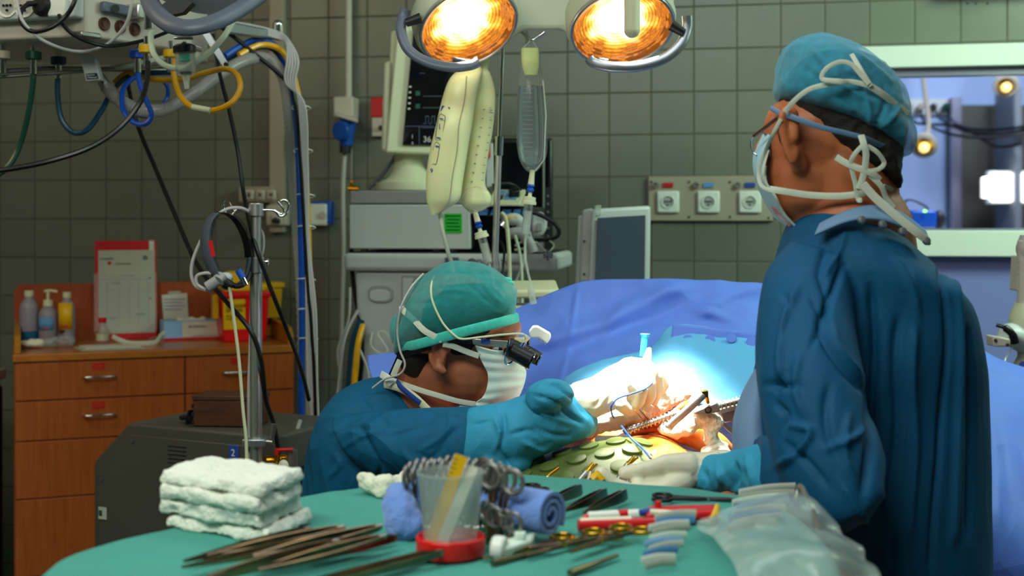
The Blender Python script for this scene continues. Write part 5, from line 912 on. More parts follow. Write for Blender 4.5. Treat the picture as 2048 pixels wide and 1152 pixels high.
drape('surgical_drape', [[(1190, 872, 2.46), (1260, 874, 2.46), (1330, 884, 2.45), (1390, 904, 2.44), (1420, 915, 2.43), (1470, 945, 2.42)], [(1190, 880, 2.44), (1260, 882, 2.44), (1330, 893, 2.43), (1385, 912, 2.42), (1410, 924, 2.42), (1460, 955, 2.41)], [(1190, 900, 2.43), (1260, 900, 2.43), (1330, 910, 2.42), (1380, 930, 2.41), (1405, 940, 2.41), (1450, 980, 2.40)]],
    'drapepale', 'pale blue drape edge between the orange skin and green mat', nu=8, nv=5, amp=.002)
# white gauze swabs along the wound
def rope(name, pts, r, label, cat, mt='gauze', seed=0, amp=.006, group='gauze swabs around the incision', vox=.0028):
    def fn(v, n):
        d = np.array([noise.noise(Vector(p)*45+Vector((seed, 0, 0)))+.5*noise.noise(Vector(p)*110) for p in v]); return v+n*(d*amp)[:, None]
    m = M(); c = cat_(PT(*pts), 4); k = len(c); m.chain([(q, (r[int(i/k*len(r))] if isinstance(r, list) else r)) for i, q in enumerate(c)], 1.0, 12)
    o = remesh(m, name, mt, None, vox, 2, fn); v, _ = arr(o.data); c_ = Vector((float(v[:, 0].mean()), float(v[:, 1].mean()), float(v[:, 2].min()))); o.data.transform(Matrix.Translation(-c_)); o.location = c_; return tag(o, label, cat, group)
rope('gauze_swab', [(1330, 858, 2.41), (1350, 862, 2.41), (1375, 852, 2.41), (1392, 836, 2.41), (1412, 834, 2.41), (1425, 850, 2.41), (1420, 872, 2.41), (1430, 888, 2.41), (1448, 896, 2.41)], [.014, .017, .019, .014, .012], 'white gauze swab bunched below the steel retractor', 'gauze', seed=1)
rope('gauze_swab', [(1410, 905, 2.40), (1430, 900, 2.40), (1450, 912, 2.40), (1456, 935, 2.40), (1450, 955, 2.38)], [.010, .012, .014, .012], 'yellowish-white gauze swab hanging beside the gowned arm', 'gauze', seed=4)
rope('gauze_swab', [(1175, 862, 2.46), (1210, 846, 2.46), (1250, 836, 2.46), (1290, 822, 2.48), (1330, 800, 2.5), (1362, 790, 2.52)], [.016, .020, .022, .02, .018], 'long white gauze glowing under the lamp beneath the gloved hand', 'gauze', seed=8)
# retractor with rack
t = T('chest_retractor', 'steel rack retractor with crank arm spanning the incision', 'retractor', P(1390, 850, 2.42))
def px3(x, y, d): return P(x, y, d)
a, b_ = P(1255, 862, 2.40), P(1360, 824, 2.41); M().cyl(a, b_, .005).build('rack_bar', 'steeldull', t)
for i in range(13): q = a.lerp(b_, (i+.5)/13); M().torus(q, .0062, .0022, (b_-a).normalized(), n=14, m=6).build('rack_tooth', 'steeldull', t)
a, b_ = P(1438, 812, 2.40), P(1512, 793, 2.41); M().cyl(a, b_, .005).build('rack_bar', 'steeldull', t)
for i in range(9): q = a.lerp(b_, (i+.5)/9); M().torus(q, .0062, .0022, (b_-a).normalized(), n=14, m=6).build('rack_tooth', 'steeldull', t)
M().prism(PT((1386, 824, 2.38), (1434, 804, 2.38), (1441, 816, 2.38), (1440, 824, 2.38), (1398, 834, 2.38), (1388, 830, 2.38)), (0, .02, .003)).build('gear_block', 'steeldull', t, bevel=.003)
M().torus(P(1416, 820, 2.378), .0055, .0016, (0, 1, .2)).build('gear_screw', 'dark', t)
M().tube(cat_(PT((1336, 858, 2.355), (1345, 846, 2.355), (1372, 822, 2.355), (1398, 798, 2.355), (1410, 786, 2.36)), 5), [.006]+[.0075]*19+[.006], 12, flat=.6).build('crank_arm', 'steel', t)
M().box(P(1409, 788, 2.36), (.013, .012, .014)).cyl(P(1412, 790, 2.37), P(1416, 806, 2.385), .004).build('crank_joint', 'goldm', t, bevel=.002)
M().prism(PT((1415, 826, 2.40), (1424, 824, 2.40), (1476, 868, 2.41), (1470, 874, 2.41)), (0, .006, 0)).build('blade_arm', 'steeldull', t, bevel=.001); M().prism(PT((1440, 826, 2.42), (1515, 808, 2.42), (1515, 836, 2.42), (1448, 846, 2.42)), (0, .01, 0)).build('side_blade', 'steeldull', t, bevel=.002)
M().prism(PT((1425, 822, 2.415), (1512, 800, 2.415), (1512, 808, 2.415), (1428, 832, 2.415)), (0, .012, 0)).build('cross_bar', 'steel', t, bevel=.001)
hose('suture_thread', [(1305, 766, 2.38), (1290, 778, 2.37), (1262, 788, 2.36), (1236, 797, 2.36), (1223, 812, 2.36), (1224, 828, 2.37), (1228, 836, 2.38)], 1.7, 'hoseblue', 'blue thread looping over the glowing gloved hand', 'thread', 'blue threads')
hose('suture_thread', [(1243, 852, 2.36), (1262, 876, 2.32), (1286, 898, 2.26), (1302, 918, 2.2)], 2.2, 'hoseblue', 'straight blue thread running down over the green mat', 'thread', 'blue threads')
for i, (x0, y0, x1, y1) in enumerate(((1278, 818, 1302, 846), (1270, 820, 1292, 848), (1287, 822, 1306, 850))): hose('suture_thread', [(x0, y0, 2.36), (x1, y1, 2.42)], 1.0, 'goldm' if i else 'dark', ['dark suture thread under the fingertips', 'left fine gold suture under the fingertips', 'right fine gold suture under the fingertips'][i], 'thread', 'sutures below the fingertips')
t = T('syringe_cap', 'cyan plastic tube standing up behind the gloved hand', 'tube', P(1288, 708, 2.5)); M().cyl(P(1290, 672, 2.5), P(1286, 712, 2.5), .0065).cyl(P(1290, 668, 2.5), P(1290, 674, 2.5), .009, .007).build('tube', 'skyblue', t)
# green instrument mat: domed sheet with raised discs
def domed(u, w_):      # u across, w from far (0) to near (1)
    x = 1000+u*430; yf = 934-62*math.sin(min(1, max(0, u*1.35))*math.pi*.5)**1.1+ (max(0, u-.62)*120); d = 2.36-.24*w_; far = H-(yf-438)*2.36/F; z = far-.02*w_-.08*w_**2.5
    return Vector(((x-1024)*2.28/F, d, z))
R = [[domed(i/40, j/16) for i in range(41)] for j in range(17)]
for i in range(41):
    q = R[-1][i]; 
R.append([q+Vector((0, -.012, -.06)) for q in R[-1]]); R.append([q+Vector((0, 0, -.15)) for q in R[-1]])
gm = M().grid(R); 
for r in range(5):
    for c in range(8):
        u = (c+.5*(r % 2)+.3)/7.8; w_ = (r+.45)/4.6
        if u > .98: continue
        q = domed(u, w_); du = (domed(min(1, u+.01), w_)-q).normalized(); dw = (domed(u, min(1, w_+.02))-q).normalized(); n_ = dw.cross(du).normalized(); n_ = n_ if n_.z > 0 else -n_
        gm.lathe([(.018, -.002), (.018, .004), (.0165, .005), (0, .005)], q, n_, 26)
tag(gm.build('instrument_mat', 'matgreen'), 'green rubber mat with raised discs draped over the patient', 'mat')

def soft(gl, wk=.7, hk=.6): return [(p, w_*wk, h*hk) for p, w_, h in gl]
# ------------------------------------------------ shared hand builder
DG = 0.0
def hand_chain(m, pts, r): c = [P(x, y, d+DG) for x, y, d in pts]; m.chain(list(zip(c, r)), 1.0, 14)
# ------------------------------------------------ bending surgeon (facing right)
s1 = T('person', 'surgeon in a blue gown and teal cap bending over the table wearing magnifying glasses', 'person', (-.45, 2.6, 0), 'surgeons in gowns')
hd = 2.52
m = M()
m.ell(P(908, 648, hd), (.112, .078, .098)); m.ell(P(948, 668, hd), (.088, .070, .080)); m.ell(P(935, 735, hd-.0), (.072, .062, .075)); m.ell(P(965, 765, hd), (.058, .048, .050)); m.ell(P(1000, 700, hd), (.036, .05, .05)); m.ell(P(1002, 790, hd), (.022, .024, .020))
m.ell(P(990, 655, hd), (.052, .062, .032)); m.ell(P(1018, 678, hd), (.016, .05, .014))
m.chain([(P(1025, 690, hd), .009), (P(1040, 712, hd), .010), (P(1048, 728, hd), .013)], 1, 12); m.ell(P(1028, 752, hd), (.016, .022, .010)); m.ell(P(1026, 762, hd), (.014, .022, .008))
m.ell(P(1005, 712, hd-.052), (.022, .012, .014))
m.chain([(P(870, 730, hd+.01), .068), (P(850, 790, hd+.03), .072), (P(800, 850, hd+.05), .085)], 1.0, 18)
ear = [(888, 742), (872, 738), (862, 718), (861, 698), (868, 684), (880, 680), (893, 686), (897, 700)]
m.chain([(P(x, y, hd-.083), .0058) for x, y in ear], 1, 10); m.ell(P(878, 710, hd-.074), (.016, .008, .028)); m.chain([(P(878, 735, hd-.083), .007), (P(886, 742, hd-.082), .008)], 1, 10); m.chain([(P(880, 696, hd-.082), .004), (P(888, 712, hd-.083), .005), (P(882, 726, hd-.083), .004)], 1, 8)
# hidden trunk, legs and near arm so the body is whole
m.chain([(P(800, 850, hd+.06), .085), (Vector((-.26, 2.66, .95)), .10), (Vector((-.28, 2.72, .86)), .10)], .85, 18)
for q_ in (-.08, .10): m.chain([(Vector((-.28, 2.72+q_, .88)), .085), (Vector((-.25, 2.70+q_, .48)), .055), (Vector((-.28, 2.74+q_, .09)), .042)], 1, 14); m.ell(Vector((-.21, 2.74+q_, .045)), (.13, .045, .045))
m.chain([(P(760, 880, 2.47), .035), (P(850, 895, 2.38), .032), (P(1000, 880, 2.34), .030), (P(1150, 820, 2.37), .028), (P(1200, 800, 2.40), .026)], 1, 14)
body = remesh(m, 'body', 'skin', s1, .0036, 4)
# eye
q = P(995, 698, hd-.060); M().ell(q, (.010, .008, .006)).build('eye', 'offwhite', s1); M().ell(q+Vector((.005, -.005, 0)), (.004, .004, .005)).build('iris', 'black', s1)
M().tube(cat_(PT((978, 694, hd-.066), (990, 690, hd-.068), (1003, 694, hd-.064)), 5), .0016, 6).build('eyelid', 'skin', s1); M().tube(cat_(PT((972, 678, hd-.068), (990, 671, hd-.07), (1010, 674, hd-.062)), 5), [.001]+[.003]*8+[.001]*2, 8, flat=.5).build('eyebrow', 'hair', s1)
# nape hair
def hairpatch(name, st, par, mt='hair', sc=160, amp=.002): 
    G_ = sheet(st, 10, 10); return M().grid([[p+Vector((0, -1, 0))*amp*noise.noise(p*sc) for p in r] for r in G_]).build(name, mt, par, solid=.003)
M().loft([(842, 700, hd+.0, 46, .074, 4), (836, 722, hd+.01, 40, .072, 6), (835, 745, hd+.015, 32, .066, 10)], 6, 40).build('nape_hair', 'hair', s1)
h_ = M(); h_.ell(P(914, 645, hd), (.108, .082, .092)); h_.build('scalp_hair', 'hair', s1)
# gown
g = M()
g.loft([(820, 770, 2.56, 45, .05, 25), (800, 800, 2.56, 85, .09, 28), (782, 845, 2.56, 130, .14, 22), (778, 900, 2.57, 160, .16, 10), (770, 980, 2.6, 165, .17, 0), (765, 1100, 2.64, 165, .18, 0), (765, 1400, 2.68, 165, .19, 0), (770, 1700, 2.7, 160, .20, 0)], 8, 40)
g.loft([(690, 880, 2.46, 50, .07, 60), (745, 890, 2.42, 68, .075, 75), (840, 890, 2.38, 74, .075, 88), (920, 885, 2.36, 72, .07, 93), (960, 880, 2.35, 70, .065, 95)], 8, 32)
gl = [([(650, 870), (700, 850), (760, 850)], 7, .006), ([(690, 800), (740, 790), (790, 792)], 5, .005), ([(720, 850), (745, 900), (760, 940), (740, 990)], 7, -.009), ([(700, 950), (690, 985), (690, 1020)], 7, -.007), ([(870, 830), (850, 850), (800, 868), (770, 880)], 8, -.008), ([(895, 820), (900, 850), (875, 880), (840, 900)], 7, .008),
      ([(930, 845), (900, 870), (880, 900), (850, 930)], 7, -.007), ([(800, 900), (830, 930), (850, 970)], 8, .008), ([(660, 900), (680, 930), (650, 960)], 8, .007), ([(720, 780), (760, 830), (780, 860)], 5, -.005), ([(780, 860), (730, 870), (680, 900)], 6, .006), ([(880, 830), (935, 830)], 5, .007), ([(890, 950), (860, 920), (830, 905)], 5, -.006)]
gown1 = remesh(g, 'gown', 'gown', s1, .0042, 4, folds(soft(gl), .0022, 9, (1, 1, .8), 3))
g = M(); g.loft([(930, 886, 2.345, 70, .064, 93), (965, 882, 2.335, 72, .068, 86), (1010, 872, 2.33, 68, .068, 78), (1060, 852, 2.335, 64, .064, 70), (1105, 832, 2.35, 66, .062, 64), (1140, 818, 2.37, 68, .060, 58), (1160, 814, 2.385, 60, .056, 56), (1172, 810, 2.395, 44, .045, 56), (1176, 808, 2.40, 36, .038, 56)], 8, 40)
g.ell(P(1100, 790, 2.30), (.045, .05, .03)); g.ell(P(1010, 925, 2.31), (.05, .04, .03))
gl = [([(1060, 790), (1100, 800), (1140, 830), (1170, 850)], 7, -.010), ([(1050, 800), (1090, 830), (1150, 850)], 6, .009), ([(1060, 850), (1110, 870), (1150, 870)], 7, -.009), ([(1110, 770), (1150, 800), (1180, 840)], 6, -.008), ([(1005, 820), (1010, 860), (1000, 900), (1030, 940)], 6, -.010), ([(985, 830), (1000, 870), (985, 910)], 6, .008), ([(940, 850), (985, 840)], 5, -.007), ([(1040, 880), (1080, 900), (1110, 890)], 7, .009), ([(1070, 780), (1090, 765), (1130, 770)], 6, .007), ([(1020, 870), (1060, 860), (1090, 880)], 6, -.008), ([(960, 910), (1000, 930), (1030, 960)], 7, .006)]
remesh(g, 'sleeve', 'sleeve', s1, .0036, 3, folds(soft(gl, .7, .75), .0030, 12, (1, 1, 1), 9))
M().tube(cat_(PT((770, 768, 2.50), (800, 776, 2.46), (830, 795, 2.43), (858, 822, 2.415)), 6), .008, 10, flat=.4).build('gown_collar', 'cream', s1)
M().tube(cat_(PT((790, 755, 2.50), (800, 772, 2.45), (820, 790, 2.43), (840, 806, 2.42)), 6), .007, 8, flat=.4).build('neck_lanyard', 'inkblue', s1)
# glove of the working hand
DG = .13
g = M(); hand_chain(g, [(1165, 803, 2.38-DG), (1200, 790, 2.40-DG), (1235, 772, 2.42-DG), (1262, 762, 2.43-DG)], [.038, .036, .040, .042])
hand_chain(g, [(1262, 750, 2.30), (1285, 748, 2.29)], [.034, .030])
fing = [[(1288, 738, 2.33), (1318, 745, 2.34), (1328, 770, 2.35), (1318, 792, 2.36)], [(1284, 742, 2.30), (1312, 752, 2.30), (1318, 778, 2.31), (1308, 802, 2.33)], [(1278, 752, 2.275), (1300, 766, 2.27), (1302, 792, 2.28), (1288, 814, 2.30)], [(1268, 764, 2.26), (1284, 780, 2.25), (1280, 802, 2.26), (1266, 820, 2.28)]]
for f in fing: hand_chain(g, f, [.013, .0115, .0105, .0095])
hand_chain(g, [(1235, 785, 2.26), (1240, 808, 2.25), (1256, 822, 2.27), (1280, 820, 2.29)], [.018, .013, .0115, .010]); hand_chain(g, [(1290, 728, 2.32), (1296, 712, 2.33), (1298, 700, 2.33)], [.010, .008, .006])
remesh(g, 'glove', 'glove', s1, .0027, 3, folds([([(1180, 820), (1200, 800), (1205, 770)], 4, -.002), ([(1195, 830), (1215, 805), (1220, 780)], 4, -.002), ([(1170, 800), (1185, 780)], 4, -.002)], .0006, 40, (1, 1, 1), 2))
DG = 0.0
# cap
c = M(); c.loft([(790, 668, hd, 30, .03, 92), (796, 658, hd, 52, .062, 97), (820, 634, hd, 78, .086, 103), (868, 615, hd, 93, .098, 104), (920, 606, hd, 86, .097, 100), (965, 603, hd, 74, .094, 98), (1000, 606, hd, 57, .084, 96), (1022, 610, hd, 42, .070, 95), (1032, 612, hd, 34, .055, 95)], 8, 44)
cap1 = remesh(c, 'cap', 'cap', s1, .0038, 4, folds([([(960, 560), (985, 590), (1010, 615)], 4, .003), ([(930, 560), (960, 590), (1000, 620)], 3, -.002), ([(985, 556), (1005, 580), (1020, 600)], 4, -.003), ([(860, 590), (900, 580), (950, 585)], 4, .002), ([(830, 610), (880, 600)], 4, -.002)], .0022, 22, (1, 1, 1), 4))
M().tube(cat_(PT((795, 696, hd-.035), (830, 690, hd-.086), (880, 676, hd-.102), (940, 660, hd-.104), (1000, 645, hd-.088), (1036, 634, hd-.045)), 8), [.006]+[.0095]*39+[.008], 12, flat=.35).build('cap_band', 'capedge', s1)
M().ell(P(1012, 560, hd), (.012, .01, .006)).ell(P(1022, 566, hd-.01), (.006, .006, .004)).build('cap_knot', 'capedge', s1)
M().ell(P(793, 660, hd+.02), (.014, .04, .030)).build('cap_puff', 'cap', s1)
# mask
mk = sheet([[(950, 690, hd-.088), (985, 700, hd-.086), (1010, 702, hd-.06), (1035, 708, hd-.02), (1045, 712, hd+.02)], [(962, 720, hd-.082), (995, 724, hd-.080), (1030, 724, hd-.05), (1048, 734, hd-.012), (1050, 736, hd+.03)],
    [(976, 752, hd-.074), (1000, 752, hd-.074), (1032, 752, hd-.046), (1050, 752, hd-.008), (1050, 752, hd+.03)], [(968, 790, hd-.070), (1000, 786, hd-.070), (1028, 782, hd-.042), (1043, 778, hd-.006), (1044, 778, hd+.03)], [(943, 810, hd-.062), (970, 816, hd-.058), (1000, 820, hd-.03), (1022, 818, hd), (1028, 812, hd+.03)]], 10, 8)
M().grid([[p+Vector((0, -.0018*math.sin(i*1.25), 0)) for p in r] for i, r in enumerate(mk)]).build('mask', 'maskw', s1, solid=.0015)
def ribbon(name, pts, wpx, mt, par, seg=8, flat=.14, nrm=(0, 1, 0)): return M().tube(cat_(PT(*pts), seg), wpx*pts[0][2]/F/2, 10, flat=flat, nrm=nrm).build(name, mt, par)
ribbon('mask_tie', [(950, 808, hd-.066), (915, 802, hd-.078), (880, 792, hd-.078), (840, 780, hd-.068), (800, 766, hd-.055), (772, 755, hd-.04)], 11, 'strap', s1)
ribbon('mask_tie', [(958, 712, hd-.088), (930, 702, hd-.088), (905, 692, hd-.094), (886, 688, hd-.100)], 12, 'strap', s1); ribbon('mask_tie', [(884, 680, hd-.104), (850, 662, hd-.100), (828, 640, hd-.088), (806, 620, hd-.070), (804, 612, hd-.05)], 13, 'strap', s1)
ribbon('strap_end', [(762, 748, hd-.03), (775, 756, hd-.05), (784, 768, hd-.05)], 15, 'white', s1); ribbon('strap_end', [(800, 720, hd-.045), (793, 735, hd-.05), (786, 752, hd-.05)], 12, 'strap', s1)
ribbon('glasses_strap', [(795, 712, hd-.045), (830, 702, hd-.082), (862, 692, hd-.096)], 14, 'black', s1); ribbon('glasses_strap', [(885, 680, hd-.098), (910, 682, hd-.096), (945, 684, hd-.092)], 10, 'black', s1); ribbon('glasses_strap', [(800, 712, hd-.045), (790, 735, hd-.035), (782, 752, hd-.03)], 13, 'black', s1)
# magnifying glasses
lo = T('magnifying_glasses', 'black magnifying glasses with a white headlight worn by the bending surgeon', 'glasses', P(1000, 700, hd-.1))
M().prism(PT((944, 677, hd-.096), (1017, 682, hd-.094), (1014, 696, hd-.094), (946, 689, hd-.096)), (0, .003, 0)).build('side_arm', 'steel', lo, bevel=.001)
M().prism(PT((962, 678, hd-.098), (980, 679, hd-.098), (980, 688, hd-.098), (962, 687, hd-.098)), (0, .002, 0)).build('arm_logo', 'inkblue', lo)
M().tube(cat_(PT((1018, 680, hd-.095), (1014, 700, hd-.097), (1010, 722, hd-.097), (1016, 728, hd-.09), (1028, 720, hd-.05), (1030, 712, hd)), 6), .0022, 8).build('frame', 'chrome', lo)
M().cyl(P(1014, 690, hd-.06), P(1034, 702, hd-.062), .016, .018).build('ocular_mount', 'dark', lo, bevel=.002)
M().cyl(P(1020, 700, hd-.07), P(1062, 722, hd-.075), .0155, .0165, 28).build('near_barrel', 'black', lo, bevel=.002); M().cyl(P(1062, 722, hd-.075), P(1064, 723, hd-.075), .0168, .0168, 28).build('near_barrel_ring', 'chrome', lo)
M().cyl(P(1045, 700, hd+.02), P(1077, 718, hd+.015), .0145, .0135, 28).build('far_barrel', 'black', lo, bevel=.002); M().cyl(P(1077, 718, hd+.015), P(1079, 719, hd+.015), .014, .014, 28).build('far_barrel_ring', 'chrome', lo)
M().box(P(1040, 680, hd-.04), (.022, .03, .008)).cyl(P(1035, 680, hd-.05), P(1036, 694, hd-.05), .004).cyl(P(1048, 682, hd-.04), P(1056, 672, hd-.04), .006).build('light_bracket', 'cream', lo, bevel=.001)
M().prism(PT((1058, 664, hd-.055), (1066, 653, hd-.055), (1076, 653, hd-.055), (1102, 668, hd-.055), (1102, 676, hd-.055), (1094, 688, hd-.055), (1078, 676, hd-.055), (1060, 676, hd-.055)), (0, .03, 0)).build('headlight', 'white', lo, bevel=.003, seg=3)
for i in range(4): q = P(1078+i*4.2, 680+i*2.2, hd-.058); M().box(q, (.0016, .004, .007)).build('cooling_fin', 'grey', lo)
M().cyl(P(1056, 676, hd-.04), P(1057, 690, hd-.04), .003).tube(cat_(PT((1050, 684, hd-.05), (1044, 695, hd-.055), (1050, 704, hd-.06), (1060, 698, hd-.05)), 5), .0018).build('hinge', 'dark', lo)
hose('headlight_wire', [(1052, 678, hd-.07), (1045, 668, hd-.085), (1010, 669, hd-.10), (965, 674, hd-.108), (925, 678, hd-.112), (908, 670, hd-.112), (885, 645, hd-.105), (866, 605, hd-.095), (862, 575, hd-.08), (868, 553, hd-.05)], 2.2, 'cream', 'thin white wire running over the cap from the magnifying glasses', 'wire', 'headlight wires')
hose('headlight_wire', [(846, 548, hd-.02), (822, 575, hd-.06), (802, 615, hd-.075), (795, 660, hd-.07), (800, 700, hd-.075), (810, 728, hd-.08), (800, 748, hd-.075), (770, 758, hd-.06), (745, 776, hd-.05)], 2.2, 'cablewhite', 'thin white wire hanging behind the bending surgeon\'s head', 'wire', 'headlight wires')
# ------------------------------------------------ standing surgeon (back to us, facing left)
s2 = T('person', 'standing surgeon in a dark teal gown seen from behind, reaching toward the table', 'person', (P(1740, 0, 1.98).x, 2.0, 0), 'surgeons in gowns')
h2 = 1.97
m = M()
m.ell(P(1690, 255, h2), (.094, .080, .098)); m.ell(P(1640, 275, h2-.005), (.078, .070, .088)); m.ell(P(1620, 350, h2), (.064, .064, .075)); m.ell(P(1605, 395, h2+.01), (.050, .055, .045)); m.ell(P(1598, 422, h2+.03), (.022, .03, .020)); m.ell(P(1575, 258, h2+.02), (.036, .048, .046))
m.ell(P(1570, 345, h2+.01), (.028, .045, .04)); m.chain([(P(1540, 262, h2+.06), .008), (P(1522, 300, h2+.07), .012), (P(1528, 318, h2+.07), .013)], 1, 12); m.ell(P(1550, 372, h2+.055), (.014, .025, .010)); m.ell(P(1550, 250, h2+.05), (.018, .04, .010))
m.chain([(P(1690, 330, h2+.0), .080), (P(1695, 400, h2), .076), (P(1705, 470, h2), .092), (P(1725, 540, h2+.02), .085)], 1, 20); m.chain([(P(1640, 400, h2+.01), .050), (P(1650, 470, h2), .055)], 1, 16)
ear = [(1585, 322), (1574, 300), (1566, 270), (1562, 240), (1568, 222), (1580, 217), (1590, 226), (1592, 250), (1590, 275)]
m.chain([(P(x, y, h2-.092), .0062) for x, y in ear], 1, 10); m.ell(P(1580, 265, h2-.080), (.014, .012, .040)); m.chain([(P(1586, 318, h2-.088), .009), (P(1589, 305, h2-.088), .008)], 1, 10)
m.chain([(P(1590, 300, h2-.075), .012), (P(1600, 330, h2-.062), .014)], 1, 10)
# trunk, legs, feet, far arm
cx = P(1745, 0, 2.0).x
m.chain([(P(1725, 540, h2+.02), .085), (Vector((cx, 2.02, 1.15)), .10), (Vector((cx, 2.03, .95)), .11)], .8, 20)
for s in (-.08, .09): m.chain([(Vector((cx+s, 2.03, .92)), .085), (Vector((cx+s, 2.0, .50)), .06), (Vector((cx+s, 2.03, .10)), .042)], 1, 14); m.ell(Vector((cx+s-.06, 2.05, .04)), (.13, .045, .04))
m.chain([(P(1650, 580, 1.93), .035), (P(1680, 960, 1.74), .035), (P(1520, 942, 1.89), .018), (P(1440, 942, 1.98), .018)], 1, 14)
remesh(m, 'body', 'skinr', s2, .0038, 4)
hm = M().loft([(1694, 225, h2, 102, .094, 10), (1698, 262, h2-.0, 100, .094, 14), (1704, 296, h2+.0, 92, .093, 18), (1722, 324, h2+.0, 74, .088, 22), (1745, 352, h2+.004, 50, .080, 26), (1764, 372, h2+.01, 26, .060, 26)], 8, 48, 3.0); remesh(hm, 'hair', 'hair', s2, .004, 2, folds([], .004, 55, (1, 1, 1), 3))
m = M(); m.ell(P(1572, 262, h2-.066), (.012, .008, .025)); m.build('sideburn', 'hair', s2); M().ell(P(1680, 205, h2), (.092, .092, .082)).build('scalp_hair', 'hair', s2)
# cap
c = M(); c.loft([(1648, 68, h2, 16, .02, 8), (1657, 88, h2, 64, .06, 10), (1668, 118, h2, 102, .095, 12), (1676, 152, h2, 122, .108, 10), (1680, 190, h2, 134, .112, 8), (1684, 216, h2, 136, .114, 11), (1698, 240, h2, 130, .114, 15), (1716, 258, h2, 112, .108, 19), (1738, 276, h2, 84, .092, 24), (1756, 292, h2, 54, .06, 28)], 8, 48, 2.3)
c.ell(P(1752, 225, h2), (.042, .078, .056))
capL = [([(1625, 95), (1650, 130), (1690, 175), (1730, 200)], 5, .006), ([(1590, 190), (1620, 215), (1680, 240), (1740, 262)], 5, .004), ([(1735, 262), (1740, 220), (1720, 170), (1700, 140)], 5, .005), ([(1745, 262), (1770, 210), (1770, 160)], 5, -.005), ([(1755, 262), (1790, 230), (1800, 200)], 5, .005), ([(1720, 255), (1700, 210), (1660, 180)], 5, -.004), ([(1700, 100), (1750, 130), (1790, 170)], 5, .004), ([(1600, 130), (1640, 160), (1660, 190)], 6, -.003)]
remesh(c, 'cap', 'capr', s2, .0036, 3, folds(capL, .004, 20, (1, 1, 1), 11))
M().tube(cat_(PT((1542, 216, h2-.02), (1560, 226, h2-.080), (1590, 236, h2-.104), (1640, 254, h2-.114), (1690, 266, h2-.116), (1730, 277, h2-.112), (1770, 293, h2-.085), (1800, 290, h2-.05)), 8), .0042, 10, flat=.35).build('cap_band', 'collar', s2)
W2 = h2-.115
def tie(name, pts, w_, k='strap'): return ribbon(name, [(x, y, d if d > 1 else h2-d) for x, y, d in pts], w_*.82, k, s2, 8, .25)
tie('mask_tie', [(1570, 224, .105), (1590, 200, .115), (1620, 178, .120), (1660, 168, .124), (1700, 163, .124), (1740, 172, .122)], 13)
tie('mask_tie', [(1740, 172, .122), (1765, 188, .115), (1790, 208, .10), (1816, 228, .085)], 18); tie('bow_loop', [(1698, 165, .128), (1680, 162, .134), (1645, 158, .130), (1652, 138, .13), (1678, 124, .128), (1702, 128, .128), (1722, 150, .128), (1738, 168, .128)], 12); tie('mask_tie', [(1742, 172, .126), (1722, 140, .126), (1703, 108, .115)], 12)
tie('mask_tie', [(1562, 238, .10), (1545, 270, .09), (1530, 305, .06), (1518, 340, .05), (1522, 370, .055), (1545, 382, .06)], 10)
tie('mask_tie', [(1540, 378, .062), (1565, 382, .070), (1620, 390, .075), (1680, 392, .085), (1730, 386, .092)], 17)
tie('cap_tie', [(1722, 270, .118), (1728, 290, .122), (1732, 310, .12), (1728, 345, .115), (1718, 378, .11)], 17); tie('cap_tie', [(1726, 290, .12), (1708, 310, .12), (1702, 330, .115), (1710, 365, .11), (1716, 398, .105), (1724, 400, .11)], 12)
tie('bow_loop', [(1735, 292, .118), (1755, 305, .115), (1768, 325, .108), (1758, 338, .11), (1740, 342, .112)], 12); tie('mask_tie', [(1672, 314, .112), (1700, 330, .115), (1740, 345, .115), (1760, 360, .108)], 17)
tie('gown_tie', [(1726, 368, .118), (1750, 395, .118), (1790, 430, .12), (1830, 462, .12), (1852, 478, .115)], 22); tie('gown_tie', [(1740, 350, .112), (1762, 372, .108), (1772, 395, .10), (1788, 415, .095)], 14)
tie('mask_tie', [(1768, 372, .08), (1782, 378, .06), (1788, 385, .04)], 12)
# mask from the side
mk = sheet([[(1552, 236, h2+.0), (1545, 240, h2+.03), (1540, 246, h2+.07)], [(1534, 300, h2-.02), (1520, 300, h2+.02), (1510, 300, h2+.08)], [(1528, 352, h2-.03), (1514, 350, h2+.02), (1508, 345, h2+.08)], [(1550, 390, h2-.035), (1532, 392, h2+.01), (1524, 392, h2+.08)], [(1572, 430, h2-.03), (1562, 436, h2+.02), (1552, 436, h2+.08)], [(1602, 462, h2-.02), (1598, 462, h2+.02), (1592, 460, h2+.07)]], 8, 6)
M().grid(mk).build('mask', 'maskb', s2, solid=.002)
ribbon('mask_edge', [(1536, 300, h2-.022), (1527, 352, h2-.033), (1550, 392, h2-.038), (1570, 430, h2-.034), (1603, 463, h2-.022)], 5, 'strap', s2)
sp2 = T('spectacles', 'thin wire-framed spectacles worn by the standing surgeon', 'glasses', P(1520, 285, h2))
M().tube(PT((1560, 232, h2-.07), (1508, 272, h2+.0)), .0028).build('temple_arm', 'boxwood', sp2); M().torus(P(1520, 288, h2+.02), .018, .0012, (.75, .65, 0), n=28, sx=1).build('rim', 'chrome', sp2)
M().lathe([(0, 0), (.0175, 0), (.0175, .001), (0, .001)], P(1520, 288, h2+.02), (.75, .65, 0), 24).build('lens', 'glass', sp2)
